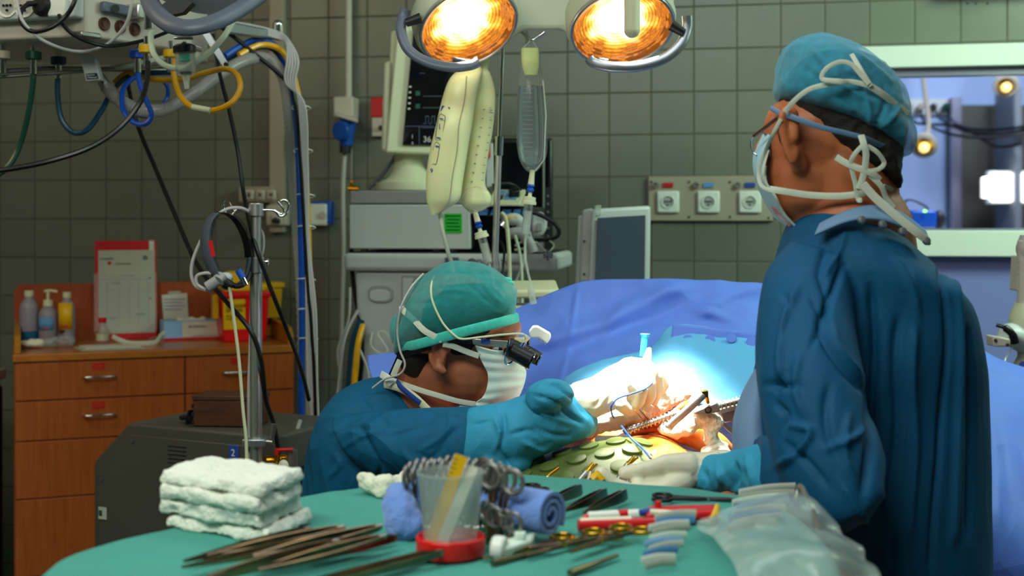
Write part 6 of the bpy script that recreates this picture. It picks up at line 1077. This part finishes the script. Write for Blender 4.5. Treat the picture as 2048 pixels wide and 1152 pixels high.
# gown
g = M()
g.loft([(1702, 428, h2+.01, 86, .085, 14), (1708, 455, h2, 112, .10, 17), (1722, 490, h2, 150, .125, 18), (1734, 540, h2, 180, .145, 13), (1738, 600, h2+.01, 200, .155, 6), (1738, 700, h2+.02, 218, .165, 2), (1732, 800, h2+.03, 232, .165, 0), (1732, 900, h2+.03, 236, .165, 0), (1742, 1000, h2+.03, 226, .165, 0), (1748, 1152, h2+.03, 222, .165, 0), (1745, 1400, h2+.03, 225, .17, 0), (1745, 1800, h2+.03, 225, .175, 0)], 8, 48, 2.2)
g.loft([(1640, 500, 1.90, 60, .06, 20), (1618, 560, 1.87, 86, .085, 10), (1612, 640, 1.83, 96, .09, 4), (1618, 740, 1.79, 106, .092, 0), (1640, 850, 1.76, 108, .092, -5), (1665, 940, 1.74, 106, .088, -12), (1685, 1000, 1.73, 92, .08, -25), (1700, 1035, 1.73, 60, .05, -32)], 8, 40)
g.loft([(1700, 1000, 1.73, 76, .07, 118), (1650, 975, 1.75, 80, .075, 116), (1590, 948, 1.79, 70, .07, 114), (1545, 928, 1.84, 58, .058, 108), (1510, 920, 1.88, 50, .050, 100)], 8, 36)
gl = [([(1660, 480), (1640, 540), (1655, 600), (1650, 680)], 9, -.010), ([(1600, 560), (1570, 640), (1560, 720), (1570, 790)], 10, .010), ([(1690, 520), (1660, 600), (1640, 660), (1690, 740), (1740, 790)], 8, -.012), ([(1660, 640), (1680, 700), (1730, 760)], 8, .010), ([(1740, 560), (1750, 680), (1745, 800), (1740, 900), (1725, 1000)], 12, -.016), ([(1800, 620), (1790, 720), (1795, 850), (1780, 1000), (1790, 1140)], 11, -.010), ([(1830, 640), (1825, 760), (1830, 900), (1815, 1100)], 10, .010),
      ([(1872, 470), (1885, 560), (1895, 680), (1885, 800), (1878, 900), (1870, 1000), (1860, 1150)], 7, -.010), ([(1895, 500), (1915, 600), (1920, 720), (1915, 900), (1905, 1100)], 9, .010), ([(1935, 640), (1940, 760), (1942, 900), (1938, 1080)], 9, -.008), ([(1545, 790), (1560, 760), (1575, 750)], 9, -.020), ([(1520, 770), (1560, 770), (1600, 775)], 8, -.016), ([(1540, 800), (1570, 830), (1560, 870)], 8, -.014), ([(1570, 850), (1620, 860), (1600, 900), (1540, 940)], 8, .012), ([(1560, 880), (1610, 920), (1660, 980)], 9, -.010),
      ([(1600, 700), (1590, 780), (1620, 850)], 10, .008), ([(1660, 760), (1650, 850), (1680, 930)], 10, -.008), ([(1640, 900), (1700, 880), (1740, 850)], 9, .008), ([(1500, 640), (1515, 700), (1500, 780)], 8, -.006), ([(1690, 450), (1680, 500), (1640, 560)], 6, .006), ([(1780, 500), (1820, 560), (1840, 640)], 9, .006), ([(1700, 820), (1690, 900), (1710, 960)], 8, .008), ([(1770, 980), (1780, 1060), (1760, 1150)], 9, .010), ([(1620, 590), (1640, 640), (1620, 700)], 6, -.008), ([(1560, 580), (1580, 620), (1560, 690)], 7, -.006), ([(1680, 960), (1730, 1040), (1745, 1060)], 7, .008)]
remesh(g, 'gown', 'gown2', s2, .0042, 3, folds(soft(gl, .8, .85), .0030, 6.5, (1.4, 1, .6), 21))
# upper back yoke / collar with press studs
R = sheet([[(1640, 448, h2-.098), (1690, 424, h2-.102), (1745, 412, h2-.100), (1800, 425, h2-.09), (1850, 462, h2-.082)], [(1630, 470, h2-.118), (1690, 445, h2-.122), (1745, 438, h2-.122), (1800, 452, h2-.118), (1860, 490, h2-.10)]], 8, 5)
M().grid(R).build('collar', 'collar', s2, solid=.004)
for x, y in ((1723, 440), (1765, 449), (1805, 463), (1853, 482)): M().lathe([(.002, .0045), (.005, .004), (.0065, 0), (0, -.002)], P(x, y, h2-.130 if x < 1840 else h2-.115), (0, -1, .3), 16).build('press_stud', 'alum', s2)
M().loft([(1520, 740, 1.99, 10, .02, 0), (1506, 790, 1.99, 22, .035, 0), (1498, 840, 1.98, 30, .045, 0), (1500, 890, 1.97, 34, .05, 0), (1498, 940, 1.97, 30, .05, 0), (1500, 1040, 1.98, 24, .05, 0)], 8, 28).build('gown_front', 'collar', s2)  # lamp-lit front of the gown, its brightness put into the paler blue
# light cuff
g = M(); g.loft([(1570, 945, 1.82, 60, .06, 104), (1530, 942, 1.86, 56, .056, 98), (1490, 942, 1.90, 50, .050, 94), (1445, 944, 1.95, 43, .042, 88), (1405, 950, 1.98, 36, .036, 90), (1384, 952, 1.99, 28, .03, 90)], 8, 36)
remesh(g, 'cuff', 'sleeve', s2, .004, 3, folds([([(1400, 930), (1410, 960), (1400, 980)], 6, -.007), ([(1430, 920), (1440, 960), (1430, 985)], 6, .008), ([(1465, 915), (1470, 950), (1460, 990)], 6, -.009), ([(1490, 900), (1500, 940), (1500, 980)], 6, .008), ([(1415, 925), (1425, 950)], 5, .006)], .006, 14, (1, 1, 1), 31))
# glove
g = M(); gd = 1.99
hand_chain(g, [(1450, 935, gd), (1415, 938, gd), (1375, 940, gd), (1345, 944, gd)], [.028, .026, .028, .024])
hand_chain(g, [(1375, 932, gd-.01), (1330, 930, gd-.02)], [.022, .017]); hand_chain(g, [(1330, 930, gd-.02), (1300, 937, gd-.03), (1270, 944, gd-.035), (1250, 946, gd-.035)], [.0155, .013, .0122, .0112])
hand_chain(g, [(1345, 955, gd-.01), (1315, 966, gd-.03), (1290, 972, gd-.04), (1275, 968, gd-.045)], [.015, .012, .011, .010]); hand_chain(g, [(1350, 965, gd), (1325, 982, gd-.02), (1300, 988, gd-.03), (1285, 982, gd-.04)], [.014, .0115, .0105, .0095]); hand_chain(g, [(1360, 972, gd+.01), (1340, 994, gd), (1320, 1002, gd-.02), (1302, 1000, gd-.03)], [.013, .0105, .0095, .009])
hand_chain(g, [(1365, 962, gd-.02), (1320, 985, gd-.05), (1262, 985, gd-.06), (1225, 970, gd-.06), (1202, 948, gd-.06)], [.019, .016, .0135, .0125, .0112])
remesh(g, 'glove', 'glove', s2, .0022, 3, folds([([(1395, 915), (1400, 945)], 3, -.0015), ([(1340, 920), (1345, 935)], 2.5, -.0012), ([(1290, 930), (1293, 950)], 2, -.0008), ([(1430, 910), (1436, 950)], 3, .002)], .0004, 50, (1, 1, 1), 2))
ribbon('glove_cuff', [(1437, 905, gd-.03), (1441, 925, gd-.034), (1442, 945, gd-.034)], 5, 'cream', s2)
# needle holders in his hand
def holder(label, tip, mid, end, d, handle):
    t = T('needle_holder', label, 'needle holder', P(*end, d), 'needle holders in the gloved hand'); a, b_, c_ = P(*tip, d+.02), P(*mid, d), P(*end, d-.03)
    M().cyl(a, b_, .0018, .0038).cyl(a+Vector((.006, 0, -.002)), b_, .0018, .0034).build('jaws', 'goldm', t, bevel=.0005); M().cyl(b_, c_, .004, .0032).cyl(b_+Vector((.006, 0, 0)), c_+Vector((.02, 0, 0)), .003).build('shanks', 'steel', t)
    if handle: M().tube(PT((mid[0]+14, mid[1]+14, d-.02), (mid[0]+22, mid[1]+6, d-.02), (mid[0]+30, mid[1]+16, d-.02)), .008).build('yellow_grip', 'yellow', t)
holder('needle holder with a yellow grip rising left of the gloved thumb', (1186, 926), (1172, 945), (1145, 975), 1.93, True); holder('needle holder with gold jaws held above the gloved index finger', (1268, 912), (1254, 930), (1226, 975), 1.97, False)
hose('instrument_tip', [(1118, 936, 2.0), (1096, 952, 1.98), (1080, 965, 1.96)], 2.4, 'goldm', 'slim gold instrument tip on the green mat left of the hand', 'instrument')
# beige equipment at the right edge
t = T('microscope_arm', 'beige jointed equipment arm with a black handle at the right edge', 'equipment', (1.28, 3.2, 0)); dq = 3.2
M().loft([(2062, 470, dq, 20, .03), (2060, 495, dq, 24, .05), (2054, 512, dq, 16, .04)], 6, 24).build('upper_cover', 'beige', t); M().prism(PT((2037, 512, dq), (2062, 512, dq), (2062, 582, dq), (2034, 582, dq)), (0, .05, 0)).build('ribbed_column', 'beige', t, bevel=.003)
for i in range(5): M().box(P(2045, 524+i*12, dq-.003), (.02, .006, .002)).build('column_rib', 'boxwood', t)
M().loft([(2060, 606, dq, 26, .05), (2052, 640, dq, 30, .06), (2056, 680, dq, 26, .05)], 6, 24).build('joint_cover', 'cream', t); M().loft([(1996, 682, dq-.02, 8, .02, 90), (2010, 668, dq-.02, 20, .04, 100), (2035, 674, dq-.01, 26, .05, 110), (2050, 690, dq, 20, .05, 100)], 6, 24).build('handle_shell', 'mach', t)
M().prism(PT((1985, 672, dq-.07), (2022, 678, dq-.07), (2020, 694, dq-.07), (1988, 694, dq-.07)), (0, .05, 0)).build('handle_block', 'beige', t, bevel=.004)
M().tube(cat_(PT((1993, 650, dq-.07), (2010, 656, dq-.08), (2024, 668, dq-.085), (2030, 685, dq-.08)), 6), [.005]*6+[.009]*7+[.010]*6, 12).build('black_grip', 'black', t)
for x, y in ((1991, 681), (2015, 690)): M().cyl(P(x, y, dq-.069), P(x, y, dq-.073), .004).build('screw', 'dark', t)
M().loft([(2060, 700, dq, 14, .04), (2052, 740, dq, 26, .05), (2044, 790, dq, 34, .06)], 6, 24).build('lower_cover', 'beige', t); M().cyl(P(2046, 730, dq-.055), P(2046, 730, dq-.065), .009).build('purple_dot', 'inkblue', t)
M().cyl(P(2060, 480, dq), (P(2060, 0, dq).x, dq, .05), .03).box((P(2060, 0, dq).x, dq, .03), (.5, .5, .06)).build('column', 'beige', t, bevel=.004)
hose('equipment_tube', [(2026, 694, 3.15), (2012, 715, 3.15), (2004, 740, 3.12)], 2.2, 'clearg', 'thin clear tube hanging under the black-gripped handle', 'tube')
# ------------------------------------------------ instrument table in the foreground
ZT = 1.11
def TP(px, py, up=0.0): d = (H-ZT)*F/(py-438); q = P(px, py, d); q.z = ZT+up; return q
it = T('instrument_table', 'steel instrument table under the green cloth in the foreground', 'table', (-.05, 1.4, 0))
M().prism([(-.40, 1.02, 1.06), (.31, 1.02, 1.06), (.31, 1.60, 1.06), (.18, 1.72, 1.06), (-.20, 1.72, 1.06), (-.38, 1.42, 1.06)], (0, 0, .03)).build('table_top', 'steeldull', it, bevel=.004)
for x, y in ((-.36, 1.08), (.27, 1.08), (.17, 1.62), (-.20, 1.62)): M().cyl((x, y, .06), (x, y, 1.06), .015).build('leg', 'steel', it); M().cyl((x, y-.012, .035), (x, y+.012, .035), .035).build('castor', 'dark', it)
ed = [TP(60, 1152), TP(120, 1108), TP(210, 1078), TP(340, 1052), TP(480, 1018), TP(620, 985), TP(760, 958), TP(880, 947), TP(1010, 944), TP(1150, 951), TP(1290, 962), TP(1420, 975), TP(1530, 992), TP(1610, 1035), TP(1660, 1090), TP(1700, 1152)]
ed = [Vector((q.x, q.y, ZT)) for q in ed]+[Vector((.36, 1.12, ZT)), Vector((.30, 1.0, ZT)), Vector((-.42, 1.0, ZT)), Vector((-.49, 1.15, ZT))]
ec = cat_(ed, 7, closed=True); cc = Vector((-.04, 1.38, ZT)); R = []
for k, (f, dz, wv) in enumerate([(.02, 0, 0)]+[(.1*i, 0, 0) for i in range(1, 10)]+[(.94, 0, 0), (.97, 0, 0), (.985, -.002, 0), (1.0, -.008, 0), (1.012, -.03, .2), (1.018, -.08, .7), (1.025, -.2, 1.2), (1.03, -.45, 1.6), (1.03, -.75, 1.8)]):
    ring = []
    for i, q in enumerate(ec):
        v = q-cc; n_ = Vector((v.x, v.y, 0)).normalized(); p = cc+v*f+Vector((0, 0, dz)); w_ = .014*wv*math.sin(i*.42)+.008*wv*math.sin(i*.9+1)
        p += n_*w_; 
        if f > .05: p.z += .004*noise.noise(p*7)+.0028*(.5-abs(noise.noise(p*14+Vector((3, 0, 0)))))*(1 if dz > -.05 else 0)-.002
        ring.append(p)
    R.append(ring)
tag(M().rings(R, caps=False).add([cc], []).build('table_drape', 'tablecloth', angle=80), 'sea-green cloth covering the foreground instrument table', 'cloth')
# loose flap of green cloth at the back right
tag(M().grid(crumple(sheet([[(1330, 985, 1.76), (1440, 990, 1.72), (1545, 996, 1.68)], [(1310, 1010, 1.66), (1420, 1010, 1.63), (1500, 1022, 1.61)], [(1290, 1030, 1.56), (1380, 1040, 1.54), (1440, 1052, 1.52)]], 10, 8), .004, 14, 2)).build('cloth_flap', 'tablecloth', solid=.0015), 'loose green cloth flap spread near the back right table edge', 'cloth')
# towels
tw = Fr(TP(530, 1095).x, TP(530, 1095).y, 148)
def towel(i, z, h, dx, dy, label):
    c = tw.p(.083+dx, .0+dy, ZT+z+h/2); ax = (tw.u, Vector((.28, .96, 0)), Vector((0, 0, 1))); c += Vector((.28, .96, 0))*.062
    m = M()
    for k in range(3): m.box(c+Vector((0, 0, (k-1)*h*.31)), (.160-.004*k, .112-.003*((k*7+i) % 3), h*.42), ax)
    def fn(v, n): d = np.array([noise.noise(Vector(p)*32+Vector((i*9, 0, 0)))*1.0+.6*noise.noise(Vector(p)*85)+.3*noise.noise(Vector(p)*200) for p in v]); return v+n*(d*.0042)[:, None]
    o = remesh(m, 'folded_towel', 'towelw', None, .0028, 8, fn); v, _ = arr(o.data); c_ = Vector((float(v[:, 0].mean()), float(v[:, 1].mean()), float(v[:, 2].min()))); o.data.transform(Matrix.Translation(-c_)); o.location = c_; tag(o, label, 'towel', 'stack of white towels')
towel(0, .001, .0145, .0, -.004, 'bottom folded white towel of the stack at the left'); towel(1, .0165, .0165, .008, .0, 'second folded white towel from the bottom of the stack'); towel(2, .034, .0165, .004, .004, 'third folded white towel, just under the topmost one'); towel(3, .0515, .014, .006, .0, 'topmost folded white towel of the stack at the left')
rope('gauze_swab', [(728, 962, 1.72), (750, 972, 1.70), (775, 975, 1.69), (800, 970, 1.70), (812, 958, 1.72)], [.011, .013, .014, .013, .012], 'crumpled white gauze at the back edge left of the cup', 'gauze', seed=12, group='gauze on the instrument table')
# cup with rulers
q = TP(901, 1112); q.z = ZT+.002
t = T('specimen_cup', 'translucent plastic cup standing in a bright red lid', 'cup', q)
M().lathe([(0, 0), (.036, 0), (.037, .003), (.037, .019), (.0345, .021), (.031, .012), (0, .010)], q, n=40).build('red_lid', 'redglow', t, bevel=.001)
M().lathe([(0, .0125), (.0285, .0125), (.0355, .086), (.0365, .087), (.0365, .089), (.0345, .089), (.0275, .0145), (0, .0145)], q, n=40).build('body', 'cup', t)
def ruler(a, b_, w_, k, label, name='ruler', ticks=True):
    pa, pb = a, b_; v = (pb-pa); L = v.length; v.normalize(); sd = v.cross(Vector((0, 1, 0))).normalized(); t = T(name, label, 'ruler', pa, 'rulers in the cup'); nn = v.cross(sd)
    M().box(pa.lerp(pb, .5), (w_, L, .0012), (sd, v, nn)).build('strip', k, t)
    if ticks:
        for i in range(18): m = M(); m.box(pa+v*(L*(i+1)/19)+sd*(w_*.32)-nn*.001*(1 if nn.y > 0 else -1), (w_*(.3 if i % 5 else .5), .0006, .0003), (sd, v, nn)); m.build('tick', 'ink', t)
ruler(q+Vector((-.020, -.010, .016)), q+Vector((.012, -.004, .106)), .014, 'yellow', 'yellow plastic ruler leaning in the cup, tallest'); ruler(q+Vector((-.008, -.014, .016)), q+Vector((.024, .0, .094)), .012, 'paper', 'white ruler leaning in the cup right of the yellow one', ticks=False); ruler(q+Vector((-.004, .004, .016)), q+Vector((.014, .012, .070)), .009, 'goldm', 'short amber stick inside the cup', 'amber_stick', False)
# blue towels
rope('blue_cloth', [(800, 990, 1.50), (800, 1015, 1.49), (806, 1040, 1.48), (820, 1052, 1.47)], [.016, .022, .022, .016], 'crumpled blue cloth left of the plastic cup', 'cloth', 'towelblue', 20, .004, 'blue cloths', .003)
rope('blue_cloth', [(850, 985, 1.55), (900, 980, 1.56), (950, 985, 1.56), (985, 1000, 1.54)], [.026, .03, .03, .026], 'long rolled blue cloth behind the cup carrying the clamps', 'cloth', 'towelblue', 21, .003, 'blue cloths', .003)
q = TP(1104, 1086); axis = Vector((-.80, .60, 0)).normalized(); side = Vector((0, 0, 1)).cross(axis).normalized(); r0 = .029; ce = Vector((q.x, q.y, ZT+r0+.002))
sp = []
for i in range(90): a = i/89*2*math.pi*2.6; r = .005+(r0-.003-.005)*i/89; sp.append((r*math.cos(a), r*math.sin(a)))
m = M(); wd = .0036; R = []
for (x, y), (x2, y2) in zip(sp, sp[1:]+[sp[-1]]):
    rr_ = math.hypot(x, y); nx, ny = x/rr_, y/rr_
    pts = []
    for s_, l_ in ((-1, 0), (1, 0), (1, .085), (-1, .085)): X, Y = x+nx*wd*s_*.75, y+ny*wd*s_*.75; pts.append(ce+side*X+Vector((0, 0, 1))*Y+axis*l_)
    R.append(pts)
m.rings(R); o = m.build('rolled_towel', 'towelblue', bevel=.001, sub=1, angle=30); tag(o, 'tightly rolled light blue towel showing its spiral end', 'towel', 'blue cloths')
# ---- instruments: build one of each kind, then copy
def proto_clamp():
    t = T('artery_clamp', '', 'clamp', (0, 0, 0), 'steel clamps hooked over the blue roll'); rg = []
    for s in (-1, 1):
        M().torus((0, s*.0125, 0), .0105, .0023, (1, 0, 0), n=24, m=8).build('finger_ring', 'steeldull', t); M().tube(cat_([(0, s*.009, -.010), (0, s*.0055, -.03), (0, s*.0028, -.06), (0, -s*.0018, -.075), (0, -s*.0012, -.105)], 5), .0019, 8).build('shank', 'darksteel', t)
    M().cyl((-.003, 0, -.066), (.003, 0, -.066), .004).build('box_lock', 'steel', t); return t
def proto_forceps(n_, L=.17, wd=.0100):
    t = T(n_, '', 'forceps', (0, 0, 0), 'forceps fanned out on the table')
    for s in (-1, 1):
        R = []
        for i in range(13):
            f = i/12; x = f*L; w_ = wd*(.9-.75*f**1.4)*(1 if f > .04 else .8); y = s*(.0008+.0045*math.sin(math.pi*min(1, f*1.05))**.8); th = .0008
            R.append([Vector((x, y-th, -w_/2)), Vector((x, y+th, -w_/2)), Vector((x, y+th, w_/2)), Vector((x, y-th, w_/2))])
        M().rings(R).build('arm', 'darksteel', t, angle=50)
    M().box((.004, 0, 0), (.01, .004, wd*.8)).build('end_joint', 'steeldull', t, bevel=.001); return t
def proto_scissors(n_, gold):
    t = T(n_, '', 'scissors', (0, 0, 0), 'gold-handled scissors' if gold else 'dark-handled scissors')
    for s in (-1, 1):
        M().torus((0, s*.0135, 0), .0105, .0026, (0, 0, 1), n=24, m=8, sx=1.25, u=(1, 0, 0)).build('finger_ring', 'goldm' if gold else 'black', t)
        M().tube(cat_([(.012, s*.010, 0), (.03, s*.006, 0), (.06, s*.001, 0), (.085, -s*.003, 0), (.125, -s*.001, 0)], 5), [.0026]*11+[.0024]*6+[.0014]*4, 8).build('blade', 'darksteel' if gold else 'dark', t)
    M().cyl((.065, 0, -.003), (.065, 0, .003), .0035).build('pivot_screw', 'goldm' if gold else 'steeldull', t); return t
CL, FO, FW, SG, SD = proto_clamp(), proto_forceps('tissue_forceps'), proto_forceps('broad_forceps', .12, .017), proto_scissors('gold_scissors', True), proto_scissors('dark_scissors', False)
index_kids(); used = set()
def place(src, loc, rz=0, tilt=(0, 0), label='', sc=1):
    if src.name not in used: used.add(src.name); o = src
    else: o = copy_tree(src)
    o.location = loc; o.rotation_euler = (tilt[0], tilt[1], rz); o.scale = (sc,)*3; o['label'] = label; return o
ords = ['first', 'second', 'third', 'fourth', 'fifth', 'sixth', 'seventh', 'eighth', 'ninth', 'tenth', 'eleventh', 'twelfth', 'thirteenth', 'fourteenth', 'fifteenth', 'sixteenth', 'seventeenth', 'eighteenth']
for i in range(13):
    x = 815+15*i; y = 948-12*math.sin(i/12*math.pi); place(CL, P(x, y, 1.50+.012*math.sin(i*2)), math.radians(-6+4*math.sin(i)), (.12*math.sin(i*1.3), .04*math.cos(i)), ords[i]+' from the left of the steel clamps with finger rings up behind the cup')
for i, (x, y, yw, ln) in enumerate(((984, 948, 35, 'upper left'), (994, 952, 45, 'upper middle'), (1003, 958, 55, 'upper right'), (982, 1030, 30, 'lower left'), (996, 1034, 42, 'lower middle'), (1008, 1040, 55, 'lower right'))):
    place(CL, P(x, y, 1.47-.01*i), math.radians(yw), (.1, 0), ln+' of the six clamps with big brown rings right of the cup', 1.25 if i < 3 else 1.0)
dirv = math.degrees(math.atan2(-.125, -.119))
fs = [(640, 1080), (662, 1086), (688, 1087), (712, 1083), (736, 1090), (762, 1085), (786, 1090), (792, 1099), (770, 1106), (738, 1108), (706, 1112), (676, 1116), (868, 1122), (884, 1130), (620, 1090), (830, 1138), (650, 1102), (664, 1128)]
for i, (x, y) in enumerate(fs):
    q = TP(x, y, .009+.004*(i % 3)); place(FO, q, math.radians(dirv+5*math.sin(i*1.9)), (.5*math.sin(i*2.2), 0), ords[i]+' from the left in the fan of dark forceps at the bottom edge')
for i, (x, y) in enumerate(((1162, 994), (1212, 1002), (1252, 1004))): place(FW, TP(x, y, .010), math.radians(dirv+14), (.15, 0), ['left', 'middle', 'right'][i]+' of three broad dark forceps standing on edge behind the blue roll')
for i, (x, y, a) in enumerate(((1140, 1088, -6), (1205, 1083, 0), (1262, 1078, 8))): place(SG, TP(x, y, .005+.003*i), math.radians(dirv+a), (0, 0), ['left', 'middle', 'right'][i]+' scissors with bright gold finger rings below the red tubes')
place(SD, TP(1068, 982, .004), math.radians(205), (0, 0), 'dark scissors with black rings behind the blue roll'); place(SD, TP(1325, 1001, .004), math.radians(352), (0, 0), 'black-ringed scissors near the back edge right of the broad forceps', .9)
for i, (x0, y0, x1, y1) in enumerate(((1235, 1118, 1140, 1156), (1095, 1108, 985, 1136))):
    tag(M().tube([TP(x0, y0, .004), TP(x1, y1, .005)], [.0022, .004], 10).build('probe', 'darksteel'), ['right', 'left'][i]+' slim brown-grey probe lying at the bottom edge', 'instrument', 'slim probes')
t = T('blue_block', 'small flat bright blue clip between scissors and rolled towel', 'clip', TP(1046, 1000)); M().prism([TP(1022, 1012, .002), TP(1050, 1008, .002), TP(1070, 996, .002), TP(1045, 992, .002)], (0, 0, .008)).build('body', 'blueplug', t, bevel=.002)
M().box(TP(1046, 1002, .011), (.018, .006, .002)).build('ridge', 'labelblue', t)
# red tubes and pens
t = T('red_tube', 'pink-topped red plastic tube lying in front of the white pen', 'tube', TP(1155, 1066)); M().cyl(TP(1156, 1064, .007), TP(1318, 1058, .007), .0068).build('tube', 'red', t); M().cyl(TP(1160, 1063, .010), TP(1262, 1059, .010), .0055).build('clear_body', 'glove', t); M().cyl(TP(1318, 1058, .007), TP(1372, 1056, .007), .004).build('stem', 'red', t)
t = T('marker_pen', 'white pen with a red band lying behind the red tubes', 'pen', TP(1172, 1048)); M().cyl(TP(1176, 1048, .008), TP(1240, 1044, .008), .0065).build('barrel', 'white', t, bevel=.001); M().cyl(TP(1236, 1045, .008), TP(1256, 1043, .008), .0068).build('red_band', 'red', t); M().cyl(TP(1254, 1044, .008), TP(1290, 1042, .008), .0066).build('cap', 'white', t, bevel=.002); M().cyl(TP(1164, 1050, .005), TP(1176, 1048, .008), .004).build('tip', 'redglow', t)
t = T('red_handle_tool', 'long red plastic handle with a yellow end and violet tip', 'tool', TP(1350, 1050))
M().prism([TP(1292, 1050, .002), TP(1428, 1046, .002), TP(1432, 1030, .002), TP(1294, 1034, .002)], (0, 0, .012)).build('handle', 'red', t, bevel=.004); M().prism([TP(1420, 1056, .001), TP(1436, 1050, .001), TP(1441, 1032, .001), TP(1430, 1030, .001)], (0, 0, .014)).build('yellow_end', 'yellow', t, bevel=.003)
M().cyl(TP(1300, 1048, .014), TP(1390, 1050, .012), .0038).build('pink_bar', 'glove', t); M().cyl(TP(1278, 1045, .012), TP(1310, 1045, .014), .0035).build('violet_tip', 'inkblue', t); M().cyl(TP(1316, 1036, .012), TP(1316, 1036, .020), .004).build('red_knob', 'red', t)
t = T('white_connector', 'white plastic connector lying between the cup and the gold scissors', 'connector', TP(1020, 1112)); M().cyl(TP(985, 1118, .012), TP(1012, 1120, .012), .013).build('round_end', 'white', t, bevel=.003); M().prism([TP(1005, 1124, .002), TP(1062, 1104, .002), TP(1072, 1088, .002), TP(1002, 1104, .002)], (0, 0, .012)).build('arm', 'maskw', t, bevel=.003)
M().box(TP(1040, 1104, .018), (.012, .012, .008)).build('lug', 'maskw', t, bevel=.002)
# packs of suture strips
def pack(x0, y0, x1, y1, n, k0, lb, up=.0):
    for i in range(n):
        f = i/n; jx = 7*math.sin(i*2.3); a = TP(x0-3*i+jx, y0+i*7, up+.004+.0022*(n-i)); b_ = TP(x1-5*i+jx*.6, y1+i*7+3*math.sin(i*1.7), up+.004+.0022*(n-i)); mid = a.lerp(b_, .5)+Vector((0, 0, .002))
        tag(M().tube(cat_([a, mid, b_], 8), .0042, 8, flat=.22).build('suture_packet', ['paper', 'labelblue', 'white', 'papergrey', 'maskw', 'boxblue'][(i+k0) % 6]), ords[i]+' from the back of the flat packets '+lb, 'packet', 'suture packets '+lb)
pack(1310, 1082, 1392, 1072, 10, 0, 'piled beside the scissors blades'); pack(1478, 1020, 1590, 1006, 8, 2, 'under the clear plastic at the right')
# clear plastic bag hanging over the right corner
rows = [[(1402, 1058, 1.52), (1460, 1036, 1.56), (1520, 1015, 1.60), (1580, 1002, 1.62), (1618, 1012, 1.60), (1650, 1050, 1.56)],
        [(1392, 1075, 1.46), (1450, 1055, 1.47), (1510, 1035, 1.49), (1575, 1022, 1.50), (1630, 1035, 1.49), (1680, 1080, 1.47)],
        [(1420, 1100, 1.38), (1465, 1082, 1.39), (1520, 1068, 1.40), (1580, 1066, 1.41), (1650, 1080, 1.41), (1710, 1110, 1.40)],
        [(1455, 1135, 1.31), (1490, 1118, 1.31), (1540, 1106, 1.32), (1600, 1104, 1.33), (1670, 1112, 1.34), (1735, 1140, 1.34)],
        [(1480, 1190, 1.22), (1515, 1170, 1.23), (1560, 1152, 1.24), (1620, 1146, 1.25), (1690, 1150, 1.26), (1760, 1175, 1.27)],
        [(1490, 1300, 1.18), (1530, 1290, 1.18), (1580, 1280, 1.19), (1640, 1280, 1.20), (1700, 1290, 1.21), (1780, 1310, 1.22)]]
tag(M().grid(crumple([[p+Vector((0, 0, .012)) for p in r] for r in sheet(rows, 9, 8)], .016, 15, 7)).build('plastic_bag', 'plastic', solid=.0008), 'large crumpled clear plastic bag spilling over the right table corner', 'bag')
tag(M().tube(cat_([TP(1592, 1030, .02), TP(1600, 1030, .035), TP(1614, 1048, .03), TP(1628, 1080, .03), TP(1640, 1120, .03)], 8), .0035, 10).build('bent_rod', 'steeldull'), 'bent steel rod seen through the clear plastic bag', 'rod')
